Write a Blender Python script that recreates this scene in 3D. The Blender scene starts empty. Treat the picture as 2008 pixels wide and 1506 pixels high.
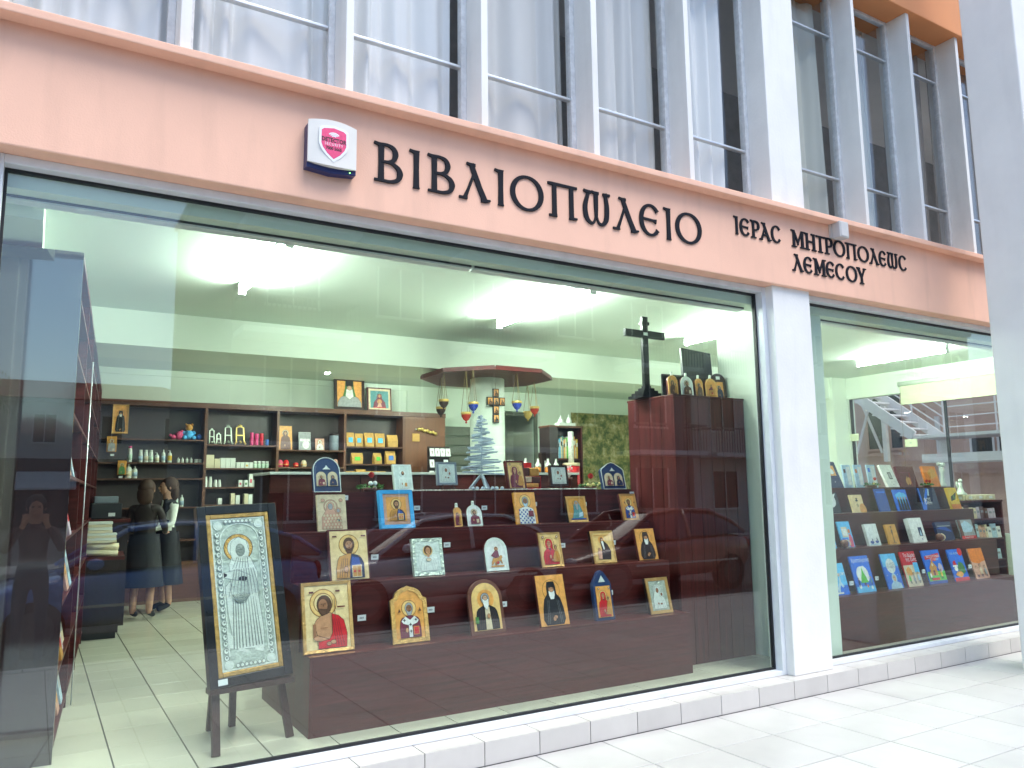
import bpy, bmesh, math, random
from mathutils import Vector, Matrix
random.seed(7)
R = math.radians
scene = bpy.context.scene
COL = scene.collection

# ------------------------------------------------------------------ camera
cam_data = bpy.data.cameras.new('camera')
cam_data.sensor_width = 36.0
cam_data.lens = 27.697
cam_data.clip_start = 0.05
cam_data.clip_end = 3000.0
cam = bpy.data.objects.new('camera', cam_data)
COL.objects.link(cam)
yaw, pitch, roll = R(31.039), R(7.8225), R(-0.6936)
fwd = Vector((math.sin(yaw) * math.cos(pitch), math.cos(yaw) * math.cos(pitch), math.sin(pitch)))
rgt = Vector((math.cos(yaw), -math.sin(yaw), 0))
upv = rgt.cross(fwd)
r2 = rgt * math.cos(roll) + upv * math.sin(roll)
u2 = upv * math.cos(roll) - rgt * math.sin(roll)
cam.matrix_world = Matrix(((r2.x, u2.x, -fwd.x, 0), (r2.y, u2.y, -fwd.y, 0), (r2.z, u2.z, -fwd.z, 1.6), (0, 0, 0, 1)))
scene.camera = cam

# ------------------------------------------------------------------ sky and veiled sun, high in front of the shop
SUN_EL, SUN_AZ = R(63), R(155)          # azimuth measured from +Y towards +X
world = bpy.data.worlds.new('World')
scene.world = world
world.use_nodes = True
wn = world.node_tree
sky = wn.nodes.new('ShaderNodeTexSky')
sky.sky_type = 'NISHITA'
sky.sun_disc = False
sky.sun_elevation = SUN_EL
sky.sun_rotation = SUN_AZ
sky.air_density = 1.0
sky.dust_density = 1.0
sky.ozone_density = 1.5
bg = wn.nodes['Background']
bg.inputs['Strength'].default_value = 0.15
wn.links.new(sky.outputs['Color'], bg.inputs['Color'])
sl = bpy.data.lights.new('sun', 'SUN')
sl.energy = 1.5
sl.angle = R(38)
sl.color = (1.0, 0.95, 0.88)
sun = bpy.data.objects.new('sun', sl)
COL.objects.link(sun)
sdir = Vector((math.sin(SUN_AZ) * math.cos(SUN_EL), math.cos(SUN_AZ) * math.cos(SUN_EL), math.sin(SUN_EL)))
sun.rotation_euler = sdir.to_track_quat('Z', 'Y').to_euler()
sun.location = sdir * 40
vs = scene.view_settings
vs.view_transform = 'Standard'
vs.look = 'None'
vs.exposure = 1.22
vs.gamma = 1.0
vs.use_curve_mapping = False
TUBE_POWER = 135.0
scene.render.engine = 'CYCLES'
cy = scene.cycles
cy.use_denoising = True
cy.max_bounces = 10
cy.transparent_max_bounces = 24
cy.glossy_bounces = 5
cy.diffuse_bounces = 5
cy.caustics_reflective = False
cy.caustics_refractive = False
cy.sample_clamp_indirect = 8.0

# ------------------------------------------------------------------ materials
MATS = {}
def _nodes(name):
    m = bpy.data.materials.new(name)
    m.use_nodes = True
    return m, m.node_tree, m.node_tree.nodes['Principled BSDF']

def mat(name, col, rough=0.5, metal=0.0, var=0.0, scale=6.0, bump=0.0, bscale=80.0, stretch=(1, 1, 1), col2=None,
        spec=0.5, coat=0.0, objvar=0.0, dirt=0.0):
    """principled surface whose colour wanders between col and col2 with noise; bump adds fine relief"""
    if name in MATS:
        return MATS[name]
    m, nt, b = _nodes(name)
    b.inputs['Roughness'].default_value = rough
    b.inputs['Metallic'].default_value = metal
    b.inputs['Specular IOR Level'].default_value = spec
    b.inputs['Coat Weight'].default_value = coat
    c = (*col, 1)
    b.inputs['Base Color'].default_value = c
    if var or bump or col2 or dirt:
        tc = nt.nodes.new('ShaderNodeTexCoord')
        mp = nt.nodes.new('ShaderNodeMapping')
        mp.inputs['Scale'].default_value = stretch
        nt.links.new(tc.outputs['Object'], mp.inputs['Vector'])
        if objvar:                 # every tile gets its own patch of the pattern
            oi0 = nt.nodes.new('ShaderNodeObjectInfo')
            ml = nt.nodes.new('ShaderNodeMath'); ml.operation = 'MULTIPLY'; ml.inputs[1].default_value = 61.0
            nt.links.new(oi0.outputs['Random'], ml.inputs[0])
            nt.links.new(ml.outputs[0], mp.inputs['Location'])
        last = None
        if var or col2:
            n = nt.nodes.new('ShaderNodeTexNoise')
            n.inputs['Scale'].default_value = scale
            n.inputs['Detail'].default_value = 6.0
            n.inputs['Roughness'].default_value = 0.6
            nt.links.new(mp.outputs['Vector'], n.inputs['Vector'])
            r = nt.nodes.new('ShaderNodeMapRange')
            r.inputs['From Min'].default_value = 0.3
            r.inputs['From Max'].default_value = 0.7
            nt.links.new(n.outputs['Fac'], r.inputs['Value'])
            mx = nt.nodes.new('ShaderNodeMix')
            mx.data_type = 'RGBA'
            a = col2 if col2 else tuple(max(0, v * (1 - var)) for v in col)
            z = col if col2 else tuple(min(1, v * (1 + var)) for v in col)
            mx.inputs[6].default_value = (*a, 1)
            mx.inputs[7].default_value = (*z, 1)
            nt.links.new(r.outputs['Result'], mx.inputs['Factor'])
            last = mx.outputs[2]
            rr = nt.nodes.new('ShaderNodeMapRange')
            rr.inputs['To Min'].default_value = max(0.02, rough - 0.08)
            rr.inputs['To Max'].default_value = min(1, rough + 0.08)
            nt.links.new(n.outputs['Fac'], rr.inputs['Value'])
            nt.links.new(rr.outputs['Result'], b.inputs['Roughness'])
        if dirt:
            # streaky grime with a shape of its own
            n2 = nt.nodes.new('ShaderNodeTexNoise')
            n2.inputs['Scale'].default_value = 2.3
            n2.inputs['Detail'].default_value = 9.0
            mp2 = nt.nodes.new('ShaderNodeMapping')
            mp2.inputs['Scale'].default_value = (2.2, 2.2, 0.35)
            nt.links.new((mp if objvar else tc).outputs['Vector' if objvar else 'Object'], mp2.inputs['Vector'])
            nt.links.new(mp2.outputs['Vector'], n2.inputs['Vector'])
            r2_ = nt.nodes.new('ShaderNodeMapRange')
            r2_.inputs['From Min'].default_value = 0.52
            r2_.inputs['From Max'].default_value = 0.78
            r2_.inputs['To Max'].default_value = dirt
            nt.links.new(n2.outputs['Fac'], r2_.inputs['Value'])
            mx2 = nt.nodes.new('ShaderNodeMix')
            mx2.data_type = 'RGBA'
            if last:
                nt.links.new(last, mx2.inputs[6])
            else:
                mx2.inputs[6].default_value = c
            mx2.inputs[7].default_value = (*[v * 0.45 for v in col], 1)
            nt.links.new(r2_.outputs['Result'], mx2.inputs['Factor'])
            last = mx2.outputs[2]
        if objvar and last is not None:
            oi = nt.nodes.new('ShaderNodeObjectInfo')
            hs = nt.nodes.new('ShaderNodeHueSaturation')
            mr = nt.nodes.new('ShaderNodeMapRange')
            mr.inputs['To Min'].default_value = 1 - objvar
            mr.inputs['To Max'].default_value = 1 + objvar * 0.5
            nt.links.new(oi.outputs['Random'], mr.inputs['Value'])
            nt.links.new(mr.outputs['Result'], hs.inputs['Value'])
            nt.links.new(last, hs.inputs['Color'])
            last = hs.outputs['Color']
        if last is not None:
            nt.links.new(last, b.inputs['Base Color'])
        if bump:
            nb = nt.nodes.new('ShaderNodeTexNoise')
            nb.inputs['Scale'].default_value = bscale
            nb.inputs['Detail'].default_value = 5.0
            nt.links.new(mp.outputs['Vector'], nb.inputs['Vector'])
            bp = nt.nodes.new('ShaderNodeBump')
            bp.inputs['Strength'].default_value = bump
            bp.inputs['Distance'].default_value = 0.01
            nt.links.new(nb.outputs['Fac'], bp.inputs['Height'])
            nt.links.new(bp.outputs['Normal'], b.inputs['Normal'])
    MATS[name] = m
    return m

def glow(name, col, power):
    m, nt, b = _nodes(name)
    b.inputs['Base Color'].default_value = (0.9, 0.9, 0.9, 1)
    b.inputs['Emission Color'].default_value = (*col, 1)
    b.inputs['Emission Strength'].default_value = power
    MATS[name] = m
    return m

def glass(name, tint, r0, rough=0.0, wob=0.0):
    """clear sheet: transparent, mirror reflection rising towards grazing angles on both of its faces"""
    m = bpy.data.materials.new(name)
    m.use_nodes = True
    nt = m.node_tree
    nt.nodes.clear()
    out = nt.nodes.new('ShaderNodeOutputMaterial')
    tr = nt.nodes.new('ShaderNodeBsdfTransparent')
    tr.inputs['Color'].default_value = (*tint, 1)
    gl = nt.nodes.new('ShaderNodeBsdfGlossy')
    gl.inputs['Roughness'].default_value = rough
    geo = nt.nodes.new('ShaderNodeNewGeometry')
    dot = nt.nodes.new('ShaderNodeVectorMath'); dot.operation = 'DOT_PRODUCT'
    nt.links.new(geo.outputs['Incoming'], dot.inputs[0])
    nt.links.new(geo.outputs['Normal'], dot.inputs[1])
    ab = nt.nodes.new('ShaderNodeMath'); ab.operation = 'ABSOLUTE'
    nt.links.new(dot.outputs['Value'], ab.inputs[0])
    su = nt.nodes.new('ShaderNodeMath'); su.operation = 'SUBTRACT'; su.use_clamp = True
    su.inputs[0].default_value = 1.0
    nt.links.new(ab.outputs[0], su.inputs[1])
    pw = nt.nodes.new('ShaderNodeMath'); pw.operation = 'POWER'
    nt.links.new(su.outputs[0], pw.inputs[0]); pw.inputs[1].default_value = 5.0
    ma = nt.nodes.new('ShaderNodeMath'); ma.operation = 'MULTIPLY_ADD'
    nt.links.new(pw.outputs[0], ma.inputs[0]); ma.inputs[1].default_value = 1 - r0; ma.inputs[2].default_value = r0
    mx = nt.nodes.new('ShaderNodeMixShader')
    nt.links.new(ma.outputs[0], mx.inputs[0])
    nt.links.new(tr.outputs[0], mx.inputs[1])
    nt.links.new(gl.outputs[0], mx.inputs[2])
    if wob:
        tc = nt.nodes.new('ShaderNodeTexCoord')
        n = nt.nodes.new('ShaderNodeTexNoise'); n.inputs['Scale'].default_value = 1.3; n.inputs['Detail'].default_value = 1.0
        nt.links.new(tc.outputs['Object'], n.inputs['Vector'])
        bp = nt.nodes.new('ShaderNodeBump'); bp.inputs['Strength'].default_value = wob; bp.inputs['Distance'].default_value = 0.02
        nt.links.new(n.outputs['Fac'], bp.inputs['Height'])
        nt.links.new(bp.outputs['Normal'], gl.inputs['Normal'])
    nt.links.new(mx.outputs[0], out.inputs['Surface'])
    MATS[name] = m
    return m

# ------------------------------------------------------------------ mesh builder
class MB:
    def __init__(s):
        s.v, s.f, s.m = [], [], []
    def _add(s, vs, fs, mi=0):
        o = len(s.v)
        s.v += [tuple(p) for p in vs]
        for f in fs:
            s.f.append([i + o for i in f]); s.m.append(mi)
        return s
    def box(s, x0, x1, y0, y1, z0, z1, mi=0, M=None):
        vs = [Vector(p) for p in ((x0, y0, z0), (x1, y0, z0), (x1, y1, z0), (x0, y1, z0), (x0, y0, z1), (x1, y0, z1), (x1, y1, z1), (x0, y1, z1))]
        if M is not None:
            vs = [M @ p for p in vs]
        return s._add(vs, [(0, 3, 2, 1), (4, 5, 6, 7), (0, 1, 5, 4), (1, 2, 6, 5), (2, 3, 7, 6), (3, 0, 4, 7)], mi)
    def prism(s, pts, y0, y1, mi=0, axis='y'):
        """extrude a closed 2-D outline (x,z) from y0 (front) to y1"""
        n = len(pts)
        def P(a, b, d):
            return (a, d, b) if axis == 'y' else ((d, a, b) if axis == 'x' else (a, b, d))
        vs = [P(a, b, y0) for a, b in pts] + [P(a, b, y1) for a, b in pts]
        fs = [list(range(n)), list(range(2 * n - 1, n - 1, -1))]
        for i in range(n):
            j = (i + 1) % n
            fs.append([i, i + n, j + n, j])
        return s._add(vs, fs, mi)
    def sheet(s, pts, y, mi=0):
        return s._add([(a, y, b) for a, b in pts], [list(range(len(pts)))], mi)
    def tube(s, path, rad, n=8, mi=0, cap=True):
        path = [Vector(p) for p in path]
        k = len(path)
        rads = rad if isinstance(rad, (list, tuple)) else [rad] * k
        rings = []
        for i, p in enumerate(path):
            a = path[max(0, i - 1)]; b = path[min(k - 1, i + 1)]
            t = (b - a).normalized() if (b - a).length > 1e-9 else Vector((0, 0, 1))
            ref = Vector((0, 0, 1)) if abs(t.z) < 0.9 else Vector((1, 0, 0))
            u = t.cross(ref).normalized(); w = t.cross(u).normalized()
            rings.append([p + (u * math.cos(2 * math.pi * j / n) + w * math.sin(2 * math.pi * j / n)) * rads[i] for j in range(n)])
        vs = [q for r in rings for q in r]
        fs = []
        for i in range(k - 1):
            for j in range(n):
                jj = (j + 1) % n
                fs.append([i * n + j, i * n + jj, (i + 1) * n + jj, (i + 1) * n + j])
        if cap:
            fs.append(list(range(n)))
            fs.append([(k - 1) * n + j for j in range(n - 1, -1, -1)])
        return s._add(vs, fs, mi)
    def lathe(s, prof, c=(0, 0, 0), n=14, mi=0):
        cx, cy_, cz = c
        k = len(prof)
        vs = []
        for r, z in prof:
            for j in range(n):
                a = 2 * math.pi * j / n
                vs.append((cx + r * math.cos(a), cy_ + r * math.sin(a), cz + z))
        fs = []
        for i in range(k - 1):
            for j in range(n):
                jj = (j + 1) % n
                fs.append([i * n + j, i * n + jj, (i + 1) * n + jj, (i + 1) * n + j])
        fs.append([j for j in range(n - 1, -1, -1)])
        fs.append([(k - 1) * n + j for j in range(n)])
        return s._add(vs, fs, mi)
    def ball(s, c, r, n=10, mi=0, sq=(1, 1, 1)):
        k = max(5, n // 2 + 1)
        vs = []
        for i in range(k + 1):
            t = math.pi * i / k
            for j in range(n):
                a = 2 * math.pi * j / n
                vs.append((c[0] + sq[0] * r * math.sin(t) * math.cos(a), c[1] + sq[1] * r * math.sin(t) * math.sin(a), c[2] + sq[2] * r * math.cos(t)))
        fs = []
        for i in range(k):
            for j in range(n):
                jj = (j + 1) % n
                if i == 0:
                    fs.append([j, (i + 1) * n + j, (i + 1) * n + jj])
                elif i == k - 1:
                    fs.append([i * n + j, (i + 1) * n + j, i * n + jj])
                else:
                    fs.append([i * n + j, (i + 1) * n + j, (i + 1) * n + jj, i * n + jj])
        return s._add(vs, fs, mi)
    def mesh(s, name, mats):
        me = bpy.data.meshes.new(name)
        me.from_pydata(s.v, [], s.f)
        for q in (mats if isinstance(mats, (list, tuple)) else [mats]):
            me.materials.append(MATS[q] if isinstance(q, str) else q)
        if any(s.m):
            me.polygons.foreach_set('material_index', s.m)
        me.update()
        return me
    def build(s, name, mats, parent=None, smooth=False, bev=0.0, loc=None, rot=None, fix=True):
        me = s.mesh(name, mats)
        if fix:
            bm = bmesh.new(); bm.from_mesh(me)
            bmesh.ops.recalc_face_normals(bm, faces=bm.faces)
            bm.to_mesh(me); bm.free()
        if smooth:
            for p in me.polygons:
                p.use_smooth = True
        o = bpy.data.objects.new(name, me)
        COL.objects.link(o)
        if parent is not None:
            o.parent = parent
        if loc is not None:
            o.location = loc
        if rot is not None:
            o.rotation_euler = rot
        if bev:
            b = o.modifiers.new('bevel', 'BEVEL')
            b.width = bev; b.segments = 2; b.limit_method = 'ANGLE'; b.angle_limit = R(40)
        return o

def tag(o, label, cat, group=None):
    o['label'] = label; o['category'] = cat
    if group:
        o['group'] = group
    return o
def thing(name, label, cat, loc=(0, 0, 0), rot=(0, 0, 0), group=None):
    o = bpy.data.objects.new(name, None)
    o.empty_display_size = 0.1
    COL.objects.link(o)
    o.location = loc; o.rotation_euler = rot
    return tag(o, label, cat, group)
ORD = ['first', 'second', 'third', 'fourth', 'fifth', 'sixth', 'seventh', 'eighth', 'ninth', 'tenth']
def byl(prefix):
    return next(o for o in bpy.data.objects if o.get('label', '').startswith(prefix))
def structure(o):
    o['kind'] = 'structure'
    return o
def copy_tree(o, parent=None):
    c = o.copy()
    COL.objects.link(c)
    if parent is not None:
        c.parent = parent
    for ch in list(o.children):
        copy_tree(ch, c)
    return c
def smooth_by_angle(o, ang=35):
    me = o.data
    for p in me.polygons:
        p.use_smooth = True
    bm = bmesh.new(); bm.from_mesh(me)
    for e in bm.edges:
        if len(e.link_faces) == 2 and e.calc_face_angle(0) > R(ang):
            e.smooth = False
    bm.to_mesh(me); bm.free()
    return o
def circ(cx, cy_, rx, ry=None, n=20, a0=0, a1=360):
    ry = rx if ry is None else ry
    full = abs(a1 - a0) >= 360
    k = n if full else n + 1
    return [(cx + rx * math.cos(R(a0 + (a1 - a0) * i / n)), cy_ + ry * math.sin(R(a0 + (a1 - a0) * i / n))) for i in range(k)]
def rect(x0, x1, z0, z1):
    return [(x0, z0), (x1, z0), (x1, z1), (x0, z1)]
def text_mesh(s, size, mi_mat, name='lettering', spacing=1.0, align='CENTER', extrude=0.0, bold=0.0):
    c = bpy.data.curves.new('tmp', 'FONT')
    c.body = s; c.size = size; c.align_x = align; c.align_y = 'CENTER'; c.resolution_u = 2; c.space_character = spacing
    c.extrude = extrude; c.offset = bold
    o = bpy.data.objects.new('tmp', c)
    me = bpy.data.meshes.new_from_object(o)
    bpy.data.objects.remove(o); bpy.data.curves.remove(c)
    me.transform(Matrix.Rotation(R(90), 4, 'X'))      # stands in the xz plane, facing -y
    me.materials.clear(); me.materials.append(MATS[mi_mat])
    me.name = name
    return me
def text_obj(s, size, m, parent, loc, name='lettering', sx=1.0, spacing=1.0, align='CENTER', rot=(0, 0, 0), extrude=0.0, bold=0.0):
    o = bpy.data.objects.new(name, text_mesh(s, size, m, name, spacing, align, extrude, bold))
    COL.objects.link(o)
    o.parent = parent; o.location = loc; o.scale = (sx, 1, 1); o.rotation_euler = rot
    return o

# surfaces of the place
mat('white_paint', (0.79, 0.79, 0.76), 0.55, var=0.05, scale=2, bump=0.15, bscale=40, dirt=0.24)
mat('white_render', (0.85, 0.835, 0.79), 0.7, var=0.04, scale=2, bump=0.15, bscale=120, dirt=0.12)
mat('peach_render', (0.87, 0.52, 0.375), 0.75, var=0.07, scale=0.9, bump=0.15, bscale=120, dirt=0.24)
mat('orange_render', (0.72, 0.30, 0.12), 0.75, var=0.05, scale=1.6, bump=0.12, bscale=150)
mat('frame_white', (0.74, 0.77, 0.79), 0.4, var=0.05, scale=9, bump=0.05, bscale=40, dirt=0.25)
mat('old_frame', (0.68, 0.70, 0.71), 0.6, var=0.14, scale=22, bump=0.5, bscale=45, dirt=0.35)
mat('alu', (0.62, 0.66, 0.69), 0.35, 0.6, var=0.06, scale=12)
mat('gasket', (0.008, 0.009, 0.012), 0.5)
mat('tile_out', (0.50, 0.49, 0.465), 0.36, var=0.07, scale=2.6, bump=0.04, bscale=30, objvar=0.06, dirt=0.09)
mat('tile_step', (0.58, 0.555, 0.52), 0.32, var=0.05, scale=3, objvar=0.08, dirt=0.14)
mat('grout', (0.20, 0.19, 0.18), 0.9, var=0.2, scale=8)
mat('tile_in', (0.68, 0.66, 0.54), 0.16, var=0.05, scale=1.6, objvar=0.05)
mat('grout_in', (0.10, 0.10, 0.09), 0.8)
mat('asphalt', (0.055, 0.055, 0.06), 0.85, var=0.25, scale=3, bump=0.6, bscale=160)
mat('earth', (0.17, 0.15, 0.12), 0.95, var=0.3, scale=0.3)
mat('kerb', (0.40, 0.39, 0.38), 0.8, var=0.15, scale=6, bump=0.3, bscale=60)
mat('wall_in', (0.70, 0.78, 0.68), 0.65, var=0.025, scale=1.5)
mat('ceil_in', (0.64, 0.73, 0.65), 0.7, var=0.03, scale=1.2)
mat('wenge', (0.074, 0.0115, 0.011), 0.36, var=0.4, scale=5, stretch=(0.35, 3, 9), spec=0.3)
mat('wenge_v', (0.074, 0.012, 0.0115), 0.36, var=0.4, scale=5, stretch=(9, 3, 0.35), spec=0.3)
mat('wenge_dark', (0.020, 0.012, 0.012), 0.35, var=0.3, scale=6, stretch=(8, 3, 0.4))
mat('gloss_panel', (0.030, 0.012, 0.014), 0.06, var=0.25, scale=5, stretch=(8, 3, 0.4), spec=1.0, coat=1.0)
mat('brown_wood', (0.11, 0.042, 0.022), 0.4, var=0.3, scale=5, stretch=(0.5, 3, 8))
mat('brown_panel', (0.16, 0.06, 0.028), 0.45, var=0.2, scale=3, stretch=(6, 3, 0.5))
mat('shelf_back', (0.05, 0.035, 0.035), 0.35, var=0.2, scale=3)
mat('black_wood', (0.012, 0.012, 0.015), 0.3, var=0.3, scale=10)
mat('black_plastic', (0.012, 0.013, 0.018), 0.35, var=0.1)
mat('letter_black', (0.008, 0.009, 0.014), 0.6, var=0.15, spec=0.2)
glass('shop_glass', (0.94, 0.985, 0.955), 0.064)
glass('upper_glass', (0.97, 0.98, 0.985), 0.045, 0.01, 0.25)
glass('car_glass', (0.25, 0.27, 0.28), 0.05)
glass('clear_glass', (0.93, 0.95, 0.95), 0.04)
glow('tube_light', (0.91, 1.0, 0.91), TUBE_POWER)

# ================================================================== ground, road, pavement
structure(MB().box(-300, 300, -300, 300, -0.6, -0.145).build('ground', 'earth'))
structure(MB().box(-120, 120, -11.0, 0.10, -0.5, -0.125).build('road', 'asphalt'))
structure(MB().box(-60, 60, -45.0, -11.2, -0.5, -0.13).build('car_park', 'asphalt'))
pav = structure(MB().box(-8.2, 15.0, 0.25, 4.35, -0.4, -0.006).build('pavement', 'grout'))
kerb = structure(MB().box(-30, 30, 0.10, 0.25, -0.4, -0.02).build('kerb', 'grout'))
km = MB().box(0, 0.992, 0.094, 0.252, -0.2, 0.0).mesh('kerb_stone', 'kerb')
for i in range(-6, 16):
    o = bpy.data.objects.new('kerb_stone', km); COL.objects.link(o); o.parent = kerb; o.location.x = i
def slab_mesh(name, w, d, h, m, ch=0.0025):
    b = MB()
    t = [(ch, ch), (w - ch, ch), (w - ch, d - ch), (ch, d - ch)]
    q = [(0, 0), (w, 0), (w, d), (0, d)]
    vs = [(x, y, -h) for x, y in q] + [(x, y, -ch) for x, y in q] + [(x, y, 0) for x, y in t]
    fs = [[0, 1, 5, 4], [1, 2, 6, 5], [2, 3, 7, 6], [3, 0, 4, 7], [4, 5, 9, 8], [5, 6, 10, 9], [6, 7, 11, 10], [7, 4, 8, 11], [8, 9, 10, 11]]
    b._add(vs, fs)
    return b.mesh(name, m)
TX, TY, G = 0.510, 0.502, 0.0075
tm = slab_mesh('floor_tile', TX - G, TY - G, 0.03, 'tile_out')
rest = MB()
for j in range(8):
    y0 = 4.302 - (j + 1) * TY + G / 2
    for i in range(-25, 19):
        x0 = 5.275 + i * TX + G / 2
        if x0 < -8.1 or x0 > 14.4:
            continue
        if -1.2 < x0 < 9.4:
            o = bpy.data.objects.new('floor_tile', tm); COL.objects.link(o); o.parent = pav
            o.location = (x0, y0, random.uniform(-0.0006, 0.0006))
        else:
            rest.box(x0, x0 + TX - G, y0, y0 + TY - G, -0.03, 0)
o = rest.build('floor_tiles_beyond', 'tile_out', pav, fix=False); o['kind'] = 'stuff'
far_pav = structure(MB().box(-60, 60, -13.4, -11.0, -0.4, 0.0).build('far_pavement', 'kerb'))

# tiled step under the shop windows
step = structure(MB().box(-4.0, 12.0, 4.312, 4.62, -0.1, 0.129).build('step', 'grout'))
SX = 0.388
fm = MB().box(0, SX - 0.006, 4.306, 4.33, 0.002, 0.1335).mesh('step_tile', 'tile_step')
um = MB().box(0, SX - 0.006, 4.3085, 4.60, 0.115, 0.1355).mesh('step_top_tile', 'tile_step')
for i in range(-12, 25):
    x0 = 1.600 + i * SX
    for nm, me in (('step_tile', fm), ('step_top_tile', um)):
        o = bpy.data.objects.new(nm, me); COL.objects.link(o); o.parent = step; o.location = (x0, 0, 0)

# ================================================================== the shop building
bld = thing('shop_building', 'white and peach shop building with tall finned upper windows above the bookshop', 'building')
def part(name, m, *boxes, bev=0.0, parent=bld):
    b = MB()
    for q in boxes:
        b.box(*q)
    return b.build(name, m, parent, bev=bev)
for x0, x1 in ((-0.74, -0.275), (5.215, 5.680), (9.40, 9.86)):
    part('pillar', 'white_paint', (x0, x1, 4.40, 4.62, 0.1365, 3.4), bev=0.006)
    part('upper_pillar', 'white_paint', (x0 + 0.063 if x0 > 0 else x0, x1 + 0.014, 4.40, 4.72, 3.97, 6.9), bev=0.006)
# side walls of the building outside the frame
part('wall', 'white_render', (-4.0, -0.73, 4.42, 4.70, 0.1365, 3.4))
part('wall', 'white_render', (9.85, 11.9, 4.42, 4.70, 0.1365, 3.4))
fas = part('fascia', 'peach_render', (-4.05, 12.0, 4.36, 4.50, 3.30, 3.96), bev=0.008)
part('fascia_lip', 'peach_render', (-4.07, 12.02, 4.265, 4.52, 3.938, 3.986), bev=0.006)
part('window_sill', 'white_render', (-4.0, 12.0, 4.50, 4.80, 3.93, 4.004))
part('upper_fascia', 'orange_render', (-4.05, 12.0, 4.36, 4.86, 6.52, 7.25), bev=0.008)
part('floor_slab', 'white_render', (-4.0, 11.9, 4.62, 12.9, 3.46, 3.925))
part('upper_slab', 'white_render', (-4.0, 11.9, 4.84, 12.9, 6.56, 7.1))
part('top_wall', 'white_render', (-4.0, 11.9, 4.50, 12.9, 7.24, 8.4))
part('side_wall', 'white_render', (-4.0, -3.8, 4.7, 12.9, 0, 6.57))
part('side_wall', 'white_render', (11.7, 11.9, 4.7, 12.9, 3.92, 6.57))
part('inner_wall', 'grout', (-3.8, 11.7, 6.6, 6.7, 3.92, 6.57))
# fins
FINS = [(-2.36, -2.31), (-1.40, -1.35), (-0.42, -0.37), (0.535, 0.592), (1.481, 1.532), (2.435, 2.487), (3.380, 3.434), (4.334, 4.384), (6.577, 6.622), (7.500, 7.552), (8.395, 8.447), (9.02, 9.07), (10.79, 10.84)]
FINS = [f for f in FINS if not (9.0 < f[0] < 9.1)]
for a, b in FINS:
    part('fin', 'white_paint', (a, b, 4.40, 4.74, 4.0045, 6.5195), bev=0.004)
BAYS = [(-0.37, 0.535), (0.592, 1.481), (1.532, 2.435), (2.487, 3.380), (3.434, 4.334), (4.384, 5.278), (5.694, 6.577), (6.622, 7.500), (7.552, 8.395), (8.447, 9.463)]
def window(x0, x1):
    yb, f = 4.645, 0.042
    b = MB()
    b.box(x0, x0 + f, yb - 0.03, yb + 0.03, 4.006, 6.519); b.box(x1 - f, x1, yb - 0.03, yb + 0.03, 4.006, 6.519)
    b.box(x0 + f, x1 - f, yb - 0.028, yb + 0.028, 4.006, 4.04); b.box(x0 + f, x1 - f, yb - 0.028, yb + 0.028, 6.484, 6.518)
    w = b.build('window', 'old_frame', bld, bev=0.004)
    for z in (4.575, 6.068):
        MB().box(x0 + f, x1 - f, yb - 0.022, yb + 0.020, z - 0.010, z + 0.010).build('transom', 'alu', w, bev=0.004)
    for z0, z1 in ((4.041, 4.5645), (4.5855, 6.0575), (6.0785, 6.483)):
        p = MB().box(x0 + f + 0.001, x1 - f - 0.001, yb - 0.003, yb + 0.003, z0, z1).build('pane', 'upper_glass', w)
    return w
for q in BAYS:
    window(*q)
# curtains behind the upper windows
mat('curtain_white', (0.84, 0.83, 0.79), 0.9, var=0.03, scale=1.2, stretch=(2, 2, 0.5))
mat('curtain_grey', (0.66, 0.64, 0.59), 0.9, var=0.05, scale=1.2, stretch=(2, 2, 0.5))
mat('curtain_green', (0.52, 0.54, 0.48), 0.9, var=0.06, scale=1.2, stretch=(2, 2, 0.5))
mat('curtain_dark', (0.26, 0.24, 0.22), 0.9, var=0.15, scale=2.5, stretch=(4, 4, 0.5))
cur = [('curtain_white', 0.01, 0.99, 'pale blue white curtain in the leftmost upper window, pulled across'),
       ('curtain_white', 0.01, 0.99, 'white pleated curtain in the second upper window from the left'),
       ('curtain_white', 0.01, 0.94, 'grey white curtain in the third upper window, above the alarm box'),
       ('curtain_grey', 0.01, 0.965, 'crumpled beige grey curtain in the upper window above the first large letters'),
       ('curtain_grey', 0.01, 0.95, 'grey curtain with straight folds in the upper window above the middle large letters'),
       ('curtain_white', 0.01, 0.87, 'bluish white curtain in the upper window just left of the white pillar'),
       ('curtain_green', 0.01, 0.90, 'greenish grey curtain in the upper window just right of the white pillar'),
       ('curtain_green', 0.01, 0.80, 'narrow pale green curtain pulled half open, second upper window right of the pillar'),
       ('curtain_dark', 0.01, 0.86, 'dark brownish curtain in the third upper window right of the pillar'),
       ('curtain_dark', 0.02, 0.95, 'dark curtain in the last upper window beside the tall column')]
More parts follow.
